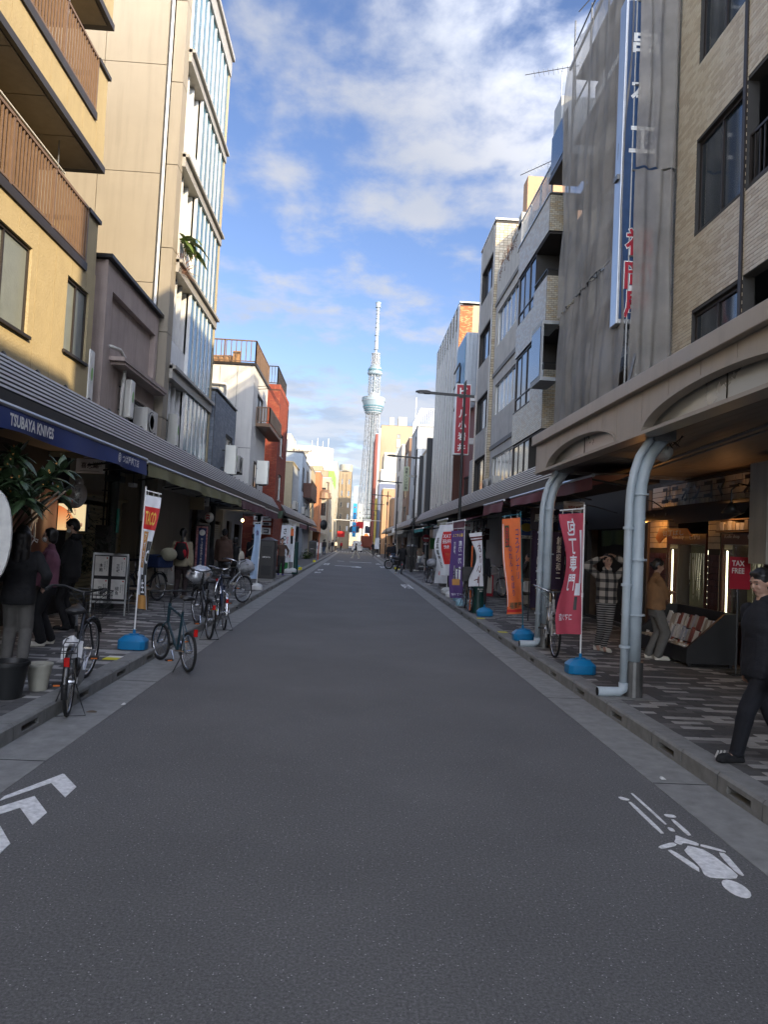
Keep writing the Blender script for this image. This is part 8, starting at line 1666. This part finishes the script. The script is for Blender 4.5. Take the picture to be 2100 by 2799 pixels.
def plaid(name, ca, cb, cc, sx, sz, horiz=False):
    m = bpy.data.materials.new(name); m.use_nodes = True; N = m.node_tree.nodes; L = m.node_tree.links; b = N['Principled BSDF']; b.inputs['Roughness'].default_value = .9; tc = N.new('ShaderNodeTexCoord'); sp = N.new('ShaderNodeSeparateXYZ'); L.new(tc.outputs['Object'], sp.inputs[0])
    def band(o, s, th):
        a = N.new('ShaderNodeMath'); a.operation = 'MULTIPLY'; a.inputs[1].default_value = s; L.new(o, a.inputs[0]); f = N.new('ShaderNodeMath'); f.operation = 'FRACT'; L.new(a.outputs[0], f.inputs[0]); g = N.new('ShaderNodeMath'); g.operation = 'LESS_THAN'; g.inputs[1].default_value = th; L.new(f.outputs[0], g.inputs[0]); return g.outputs[0]
    z = band(sp.outputs[2], sz, .5 if horiz else .38)
    if horiz: fac = z; c0, c1 = ca, cb
    x = band(sp.outputs[0], sx, .38); ad = N.new('ShaderNodeMath'); ad.operation = 'ADD'; L.new(z, ad.inputs[0]); L.new(x, ad.inputs[1]); dv = N.new('ShaderNodeMath'); dv.operation = 'MULTIPLY'; dv.inputs[1].default_value = .5; L.new(ad.outputs[0], dv.inputs[0])
    r = N.new('ShaderNodeValToRGB'); L.new(z if horiz else dv.outputs[0], r.inputs[0]); r.color_ramp.elements[0].color = ca+(1,); r.color_ramp.elements[1].color = cb+(1,)
    if not horiz: e = r.color_ramp.elements.new(.5); e.color = cc+(1,)
    L.new(r.outputs[0], b.inputs['Base Color']); _mc[name] = m
plaid('c_plaid', (.34,.30,.26), (.010,.010,.012), (.085,.078,.07), 7.5, 7.0); plaid('c_stripe', (.012,.012,.014), (.22,.21,.20), (0,0,0), 1, 27, True)
def person(label, x, y, z, head, H=1.65, top='c_black', bot='c_dark', shoe='c_shoe', feet=None, hands=None, hhint=None, lean=0., bulk=1., toplen=.50, wide=1., hair='short', hang=(0,0), vox=.016, face=True, mask=False, hood=False, fine=False, flare=1., hipz=None, sleeve=1., wr=.012, curl=.6, khint=None, toev=None, name='person'):
    t = thing('person', label, 'person', (x,y,z), head); k = H/1.7; s2 = Vector((0,math.sin(lean),math.cos(lean)))
    hz = (hipz or .515)*H; hip = Vector((0,0,hz)); 
    if feet is None: feet = [(-.085,.02,0),(.09,-.03,0)]
    tl = .30*H; ch = hip+s2*tl*.72; shd = hip+s2*tl; nk = shd+s2*.035*H; hc = nk+s2*.085*H+Vector((0,.012*H,0))
    dirs = Matrix.Rotation(hang[1],3,'X'); turn = Matrix.Rotation(hang[0],3,'Z'); HR = turn @ dirs
    def hp(v): return hc+HR @ Vector(v)*k
    sw = .105*H*(1 if bulk < 1.15 else 1.06)
    SH = [shd+Vector((-sw*.93,0,-.030*H)), shd+Vector((sw*.93,0,-.030*H))]
    hands = hands or [(-sw-.05,.03,hz-.06*H),(sw+.05,.03,hz-.06*H)]; hhint = hhint or [(-.6,-1,-.2),(.6,-1,-.2)]
    EL = []; WR = []
    for i in (0, 1): e, w_ = ik(SH[i], hands[i], .165*H, .150*H, hhint[i]); EL.append(e); WR.append(w_)
    KN = []; AN = []; HJ = [hip+Vector((-.052*H,0,-.01*H)), hip+Vector((.052*H,0,-.01*H))]
    for i in (0, 1): kn, an = ik(HJ[i], Vector(feet[i])+Vector((0,-.02,.05*H)), .245*H, .235*H, (khint or [(0,1,0),(0,1,0)])[i]); KN.append(kn); AN.append(an)
    # one continuous body under the clothes
    b = MB(); loft(b, [(0,0,hz-.06*H,.085*k,.07*k),(0,0,hz,.15*k,.10*k),tuple(hip+s2*tl*.35)+(.125*k,.09*k),tuple(ch)+(.15*k,.10*k),tuple(shd+s2*-.03)+(.10*k,.065*k),tuple(nk)+(.045*k,.05*k)])
    cap(b, shd, nk+s2*.05*H, .050*k, .047*k)
    b.ell(hp((0,-.008,.022)), (.073*k,.090*k,.092*k), HR, 18, 14); b.ell(hp((0,.022,-.045)), (.056*k,.062*k,.062*k), HR, 16, 12); b.ell(hp((0,.060,-.088)), (.024*k,.020*k,.018*k), HR, 10, 8)
    cap(b, hp((0,.080,.012)), hp((0,.100,-.024)), .010*k, .0135*k, 8)
    for s_ in (-1, 1): b.ell(hp((.074*s_,-.012,-.012)), (.010*k,.022*k,.032*k), HR, 8, 8); b.ell(hp((.03*s_,.068,-.022)), (.022*k,.016*k,.022*k), HR, 8, 6); cap(b, hp((.012*s_,.082,.030)), hp((.045*s_,.070,.030)), .009*k, .007*k, 8)
    b.ell(hp((0,.082,-.052)), (.022*k,.010*k,.007*k), HR, 10, 6)
    for i in (0, 1):
        s_ = -1 if i == 0 else 1; cap(b, SH[i], EL[i], .042*k, .036*k); cap(b, EL[i], WR[i], .034*k, .024*k); cap(b, HJ[i], KN[i], .075*k, .052*k); cap(b, KN[i], AN[i], .050*k, .034*k); cap(b, AN[i], Vector(feet[i])+Vector((0,.08,.03)), .034*k, .026*k)
        d = (WR[i]-EL[i]).normalized(); up = Vector((s_*.9,.25,.1)) if abs(d.z) > .6 else Vector((0,0,1)); hand(b, WR[i]+d*.01, d, up, -s_ , curl, k)
    fuse(b, 'body', 'skin', t, .0075 if fine else max(vox*.8,.012), 2)
    # upper garment
    b = MB(); hem = hz+(.5-toplen)*.5*H*0 + (hz*0) ; zb = H*toplen; fl = flare*bulk
    loft(b, [(0,0,zb,.142*k*fl,.108*k*fl),(0,0,(zb+hz)/2+.02,.150*k*fl,.112*k*fl)] + [tuple(hip+s2*tl*q)+(w1*k*bulk, w2*k*bulk) for q, w1, w2 in ((.22,.140,.108),(.45,.145,.112),(.66,.156,.120),(.82,.146,.104),(.93,.112,.082),(1.0,.080,.066),(1.07,.056,.056))])
    for i in (0, 1): cap(b, SH[i], EL[i], .058*k*bulk, .050*k*bulk); cap(b, EL[i], EL[i]+(WR[i]-EL[i])*.93*sleeve, .053*k*bulk, .042*k*bulk)
    if hood: loft(b, [tuple(nk+Vector((0,-.05,-.045)))+(.105*k,.075*k), tuple(nk+Vector((0,-.055,.0)))+(.115*k,.085*k), tuple(nk+Vector((0,-.05,.045)))+(.085*k,.06*k)])
    else: cap(b, nk+Vector((-.03,-.01,-.01)), nk+Vector((.03,-.01,-.01)), .055*k, .055*k)
    fuse(b, 'jacket', top, t, vox, 4, wr*k, 7, x*3)
    # trousers
    b = MB(); loft(b, [(0,0,hz-.085*H,.135*k,.105*k),(0,0,hz-.02*H,.150*k,.115*k),(0,0,hz+.05*H,.135*k,.10*k)])
    for i in (0, 1): cap(b, HJ[i]+Vector((0,0,-.01)), KN[i], .088*k*(.7+.3*wide), .068*k*wide); cap(b, KN[i], AN[i]+Vector((0,-.005,.01)), .067*k*wide, .054*k*wide); b.ell(AN[i]+Vector((0,0,-.005)), (.060*k*wide,.064*k*wide,.02), None, 12, 6)
    fuse(b, 'trousers', bot, t, vox, 3, wr*.8*k, 6, x*5)
    for i in (0, 1):
        F = Vector(feet[i]); tv = Vector((toev[i] if toev else (0,1,0))).normalized(); sd = tv.cross(Vector((0,0,1))); b = MB(); m3 = Matrix((sd, tv, Vector((0,0,1)))).transposed(); up = AN[i].z-.05*H
        o = Vector((AN[i].x, AN[i].y, max(0, up)))
        b.ell(o+tv*.115*k+Vector((0,0,.040)), (.046*k,.075*k,.036), m3, 14, 10); b.ell(o+tv*.0+Vector((0,0,.055)), (.042*k,.080*k,.050), m3, 14, 10); b.obox(o+tv*.055*k+Vector((0,0,.018)), (.082*k,.235*k,.030), m3); b.ell(o+tv*.17*k+Vector((0,0,.020)), (.040*k,.030*k,.018), m3, 10, 6)
        fuse(b, 'shoe', shoe, t, min(vox,.012), 3)
    # hair
    b = MB(); b.ell(hp((0,-.020,.036)), (.084*k,.096*k,.094*k), HR, 18, 14); b.ell(hp((0,-.045,-.01)), (.078*k,.066*k,.085*k), HR, 14, 12)
    if hair in ('bob','long','pony'):
        for s_ in (-1, 1): cap(b, hp((.066*s_,-.01,.03)), hp((.070*s_,-.015,-.055 if hair != 'pony' else 0.)), .030*k, .034*k if hair != 'pony' else .015*k)
        if hair == 'bob': b.ell(hp((0,-.05,-.055)), (.088*k,.055*k,.06*k), HR, 14, 10)
    if hair == 'long': cap(b, hp((-.02,-.075,-.02)), hp((-.03,-.105,-.36)), .085*k, .055*k); cap(b, hp((.03,-.075,-.02)), hp((.05,-.10,-.30)), .080*k, .06*k)
    if hair == 'pony': cap(b, hp((0,-.105,-.03)), hp((.01,-.13,-.17)), .034*k, .045*k)
    if hair == 'bun': b.ell(hp((0,-.12,-.01)), (.04*k,.04*k,.045*k), None, 12, 8)
    if face and hair != 'cap': cap(b, hp((-.040,.046,.086)), hp((.042,.044,.088)), .020*k, .020*k)
    if hair == 'cap': cap(b, hp((-.03,.085,.062)), hp((.03,.085,.062)), .014*k, .014*k)
    fuse(b, 'hair' if hair != 'cap' else 'cap', 'hair' if hair != 'cap' else 'c_black', t, min(vox,.014), 2, .010*k, 22, x)
    if face:
        for s_ in (-1, 1):
            b = MB(); b.ell(hp((.030*s_,.074,.006)), (.0135*k,.008*k,.0065*k), HR, 10, 6); b.build('eye', 'hair', t, world=False, smooth=True); b = MB(); cap(b, hp((.016*s_,.084,.030)), hp((.046*s_,.074,.030)), .0045*k, .0035*k, 6); b.build('eyebrow', 'hair', t, world=False, smooth=True)
        if not mask: b = MB(); b.ell(hp((0,.088,-.052)), (.020*k,.006*k,.0055*k), HR, 10, 6); b.build('lips', mat('lips', (.30,.10,.09), .5), t, world=False, smooth=True)
    if mask: b = MB(); b.ell(hp((0,.052,-.046)), (.058*k,.052*k,.044*k), HR, 14, 10); b.build('face_mask', 'c_white', t, world=False, smooth=True); b = MB(); [b.tube([hp((.055*s_,.05,-.03)), hp((.078*s_,.0,-.015))], .002, 4) for s_ in (-1,1)]; b.build('mask_strap', 'c_white', t, world=False)
    t['_'] = 0; del t['_']; return t, dict(hp=hp, WR=WR, EL=EL, SH=SH, nk=nk, hip=hip, k=k, hc=hc, HR=HR, ch=ch)
def faceto(dx, dy): return -math.atan2(dx, dy)
# left pavement, nearest three
p, q = person('woman with long black hair, black coat and grey trousers standing at the left edge', -3.80, 8.40, .147, faceto(-.25,1), 1.60, 'c_black', 'c_greytr', 'c_black', hands=[(-.22,.16,.98),(.24,.12,.92)], bulk=1.28, toplen=.44, flare=1.05, wide=1.25, hair='long', vox=.014, hood=False, face=False)
b = MB(); b.tube([q['hp']((.10,-.03,.0)),q['hp']((.13,-.02,-.04)),q['hp']((.10,-.07,-.12))], .006, 5); b.tube([q['hp']((.13,-.02,-.04)),q['hp']((.17,-.02,-.05)),q['hp']((.165,-.03,-.085)),q['hp']((.13,-.02,-.06))], .006, 5); b.build('white_ribbon', 'c_white', p, world=False)
p, q = person('woman with bob hair, mask and glasses in a mauve pink padded jacket', -4.12, 9.95, .147, faceto(-1,-.35), 1.58, 'c_pink', 'c_black', 'c_shoe', hands=[(-.10,.20,.80),(.16,.16,.84)], bulk=1.22, toplen=.50, flare=1.0, wide=1.35, hair='bob', mask=True, vox=.014, feet=[(-.1,.06,0),(.11,-.04,0)])
b = MB(); [b.tube([q['hp']((.03*s_+.024*math.cos(a),.090,.004+.017*math.sin(a))) for a in [2*math.pi*j/12 for j in range(12)]], .0018, 4, closed=True) for s_ in (-1,1)]; b.cyl(q['hp']((-.07,.0,.01)), q['hp']((-.055,.088,.006)), .0018, n=4); b.cyl(q['hp']((.07,.0,.01)), q['hp']((.055,.088,.006)), .0018, n=4); b.build('glasses', 'sign_brown', p, world=False)
p, q = person('man in a black hooded jacket looking down at a phone, right of the pink jacket', -4.46, 11.6, .147, faceto(-1,-.05), 1.74, 'c_black', 'c_black', 'c_black', hands=[(-.06,.33,1.10),(.10,.33,1.08)], hhint=[(-.5,-.6,-1),(.5,-.6,-1)], bulk=1.2, toplen=.47, hood=True, hang=(0,-.42), vox=.014, mask=True, fine=True, curl=1.1)
b = MB(); b.obox((.02,.42,1.12), (.075,.012,.15), Matrix.Rotation(-.7,3,'X')); tag(b.build('phone', 'black', p, world=False), '', '') if False else b.build('phone_case', 'black', p, world=False)
# right pavement, nearest
p, q = person('woman in checked jacket and striped leggings raising both hands to her head', 4.22, 11.75, .147, faceto(-.12,-1), 1.60, 'c_plaid', 'c_stripe', 'c_shoe', hands=[(-.12,.10,1.56),(.16,.08,1.52)], hhint=[(-1,.2,.1),(1,.2,.0)], bulk=1.22, toplen=.50, flare=1.06, wide=.95, vox=.013, feet=[(.02,.05,0),(.10,-.08,0)], toev=[(-.5,1,0),(-.9,.6,0)], fine=True, hang=(.1,-.1))
b = MB(); 
for i in (0, 1): pass
p, q = person('woman in tan fleece jacket and grey trousers folding her arms before the showcase', 4.78, 11.1, .147, faceto(1,-.12), 1.56, 'c_fleece', 'c_greytr2', 'c_shoe', hands=[(.10,.17,1.06),(-.12,.19,1.02)], hhint=[(-1,-.1,-.6),(1,-.1,-.6)], bulk=1.30, toplen=.50, flare=1.02, wide=1.28, hair='bun', vox=.013, hang=(0,-.28), feet=[(-.07,-.05,0),(.09,.05,0)])
p, q = person('man in a dark navy jacket and trousers at the right edge, holding a phone', 3.26, 5.58, .147, faceto(-1,-.15), 1.54, 'c_navy', 'c_navy', 'c_black', hands=[(-.25,.06,.74),(.24,-.05,.74)], hhint=[(-.5,-1,-.2),(.5,-1,-.2)], bulk=1.2, toplen=.45, wide=1.15, hair='short', vox=.011, fine=True, curl=.75, feet=[(.10,.14,0),(-.10,-.2,0)], toev=[(0,1,0),(.1,1,0)], hang=(.1,-.3))
b = MB()
for s_ in range(3): b.obox((.145,.20+.03*s_,.055), (.012,.010,.06), Matrix.Rotation(.4,3,'X'))
b.build('shoe_stripes', 'c_white', p, world=False); b = MB(); b.obox((-.28,.12,.68), (.012,.06,.12)); b.build('phone_case', 'black', p, world=False)
# left walkers further on
p, q = person('person with ponytail, beige jacket and red and black backpack walking away', -4.22, 17.9, .147, faceto(-.1,1), 1.72, 'c_beige', 'c_maroon', 'c_black', feet=[(-.08,-.16,.05),(.09,.14,0)], bulk=1.15, toplen=.46, hair='pony', vox=.016, face=False, wide=1.1)
b = MB(); b.ell((0,-.20,1.18), (.165,.11,.24), None, 18, 14); b.ell((0,-.27,1.08), (.13,.07,.13), None, 14, 10); o = fuse(b, 'backpack', 'c_black', p, .015, 3); b = MB(); b.tube([(-.155,-.20,1.0),(-.165,-.22,1.2),(-.11,-.24,1.38),(.11,-.24,1.38),(.165,-.22,1.2),(.155,-.20,1.0)], .018, 6); b.ell((.09,-.30,1.12),(.05,.02,.10),None,10,6); b.build('red_panel', 'c_redbag', o, world=False, smooth=True)
person('tall man in a brown hooded coat and dark cap walking away', -4.05, 22.6, .147, faceto(.05,1), 1.80, 'c_brown', 'c_dark', 'c_black', bulk=1.35, toplen=.44, hood=True, hair='cap', vox=.025, face=False)
person('woman with very long black hair in a black coat, left of the brown coat', -4.35, 21.4, .147, faceto(.1,1), 1.52, 'c_black', 'c_black', 'c_black', bulk=1.2, toplen=.36, flare=1.25, hair='long', vox=.025, face=False)
p, q = person('person in black carrying a cream cloth shoulder bag with print', -3.90, 23.8, .147, faceto(.3,1), 1.56, 'c_black', 'c_dark', 'c_shoe', vox=.025, face=False, hair='bob')
b = MB(); b.ell((.26,-.03,.92),(.07,.17,.20),None,14,10); b.tube([(.24,.06,1.05),(.16,.02,1.28),(.24,-.12,1.05)],.012,6); b.build('cloth_bag', 'c_cream', p, world=False, smooth=True)
p, q = person('person in navy jacket, khaki trousers and cross strap walking away', -3.90, 28.0, .147, faceto(.05,1), 1.72, 'c_navy', 'c_khaki', 'c_shoe', bulk=1.2, hood=True, vox=.025, face=False, feet=[(-.09,.15,0),(.09,-.12,.03)]); b = MB(); b.tube([(-.17,-.10,1.05),(0,-.17,1.22),(.12,-.12,1.40)],.012,6); b.build('strap', 'c_cream', p, world=False)
p, q = person('woman in dark brown top walking towards the viewer with a white bag', -3.12, 31.4, .147, faceto(.1,-1), 1.62, 'c_brown', 'c_dark', 'c_purple', vox=.016, hair='pony', feet=[(-.09,.04,0),(.10,-.04,0)], hands=[(-.25,.05,.88),(.22,.20,.95)], wide=1.15); b = MB(); b.ell((.30,.12,.95),(.13,.10,.17),None,14,10); b.tube([(.24,.1,1.08),(.20,.02,1.32)],.012,5); b.build('white_bag', 'c_cream', p, world=False, smooth=True)
# on the road
p, q = person('pedestrian in wide cream trousers and black top crossing the road', .25, 76, .004, faceto(-1,-.2), 1.66, 'c_black', 'c_cream', 'c_shoe', feet=[(-.08,-.36,0),(.08,.36,0)], wide=1.3, vox=.028, hipz=.49); b = MB(); b.ell((.18,.05,.92),(.08,.18,.13),None,12,8); b.build('blue_bag', 'c_jeans', p, world=False, smooth=True)
person('cyclist in black near the right kerb with one foot on the road', 2.80, 41.05, .0, faceto(.03,1), 1.72, 'c_black', 'c_black', 'c_shoe', feet=[(-.34,.15,0),(.14,.42,.22)], hands=[(-.27,.62,1.02),(.27,.62,1.02)], lean=-.0, bulk=1.2, vox=.018, face=False, hipz=.56, khint=[(0,1,0),(.2,1,.6)])
person('masked rider in dark jacket cycling towards the viewer', 2.40, 88.5, .05, faceto(0,-1), 1.70, 'c_navy', 'c_greytr', 'c_black', feet=[(-.14,.40,.12),(.14,.40,.32)], hands=[(-.27,.60,1.02),(.27,.60,1.02)], bulk=1.25, vox=.03, mask=True, hipz=.56, khint=[(0,1,.5),(0,1,.8)])
person('man in a grey hooded top bending over the motorcycle', 3.7, 50.2, .05, faceto(-1,-.2), 1.70, 'c_grey', 'c_dark', 'c_black', hands=[(-.3,.45,1.0),(.3,.45,1.0)], lean=-.5, hood=True, vox=.028, bulk=1.2)
person('person in a navy jacket and jeans standing behind the motorcycle', 3.2, 58, .147, faceto(0,1), 1.68, 'c_navy', 'c_jeans', 'c_shoe', vox=.03, face=False, bulk=1.25)
person('person in black behind the grey hooded man', 4.0, 52, .05, faceto(-.5,1), 1.66, 'c_black', 'c_black', 'c_black', vox=.03, face=False)
person('person in a pale grey coat sitting by the small stand board under the right arcade', 4.3, 44.0, .147, faceto(-1,-.4), 1.60, 'c_white', 'c_grey', 'c_shoe', feet=[(-.1,.4,0),(.1,.42,0)], hipz=.30, toplen=.28, vox=.028)
person('dark haired woman in profile looking at wares behind the pink banner', 4.75, 15.3, .147, faceto(-1,-.2), 1.58, 'c_dark', 'c_greytr2', 'c_black', vox=.018, hair='bun', hang=(0,-.2))
person('person in dark jacket and grey trousers bending forward behind the orange banner', 4.3, 18.7, .147, faceto(-1,.2), 1.60, 'c_dark', 'c_greytr2', 'c_black', lean=-.5, vox=.025, face=False)
person('man in a dark jacket half hidden between the purple banner and the green pole', 3.75, 20.6, .147, faceto(.2,1), 1.62, 'c_navy', 'c_dark', 'c_black', vox=.025, face=False)
CR = (('c_white','c_black','woman in a white coat far along the left pavement',-3.9,77),('c_black','c_dark','person in black beside the white coat, far left',-4.2,80),('c_dark','c_jeans','person in jeans and dark top near the portrait board',-3.35,82),('c_brown','c_dark','person in brown far along the left pavement',-4.2,86),('c_pink','c_grey','person in pink far along the left pavement',-3.9,92),('c_grey','c_navy','person in grey farther along the left pavement',-3.3,96),('c_navy','c_grey','person in navy by the far sign posts',-3.1,104),('c_cream','c_dark','person in cream by the far crossing',-2.8,112),('c_redbag','c_black','person in red by the far crossing on the left',-2.2,126),('c_black','c_black','person in black far along the right pavement',3.4,70),('c_greytr','c_dark','person in grey far along the right pavement',3.3,98),('c_navy','c_dark','person in navy far along the right pavement',3.5,108))
for k, (a, c, lab, x, y) in enumerate(CR): person(lab, x, y, .147 if x else 0, faceto(rnd.uniform(-1,1), rnd.choice([-1,1])), rnd.uniform(1.55,1.74), a, c, 'c_shoe' if k % 2 else 'c_black', vox=.04, face=False, hair=rnd.choice(['short','bob','pony']), feet=[(-.09,rnd.uniform(-.15,.2),0),(.09,rnd.uniform(-.15,.2),0)], bulk=1.15)
bpy.data.scenes.remove(_ts)
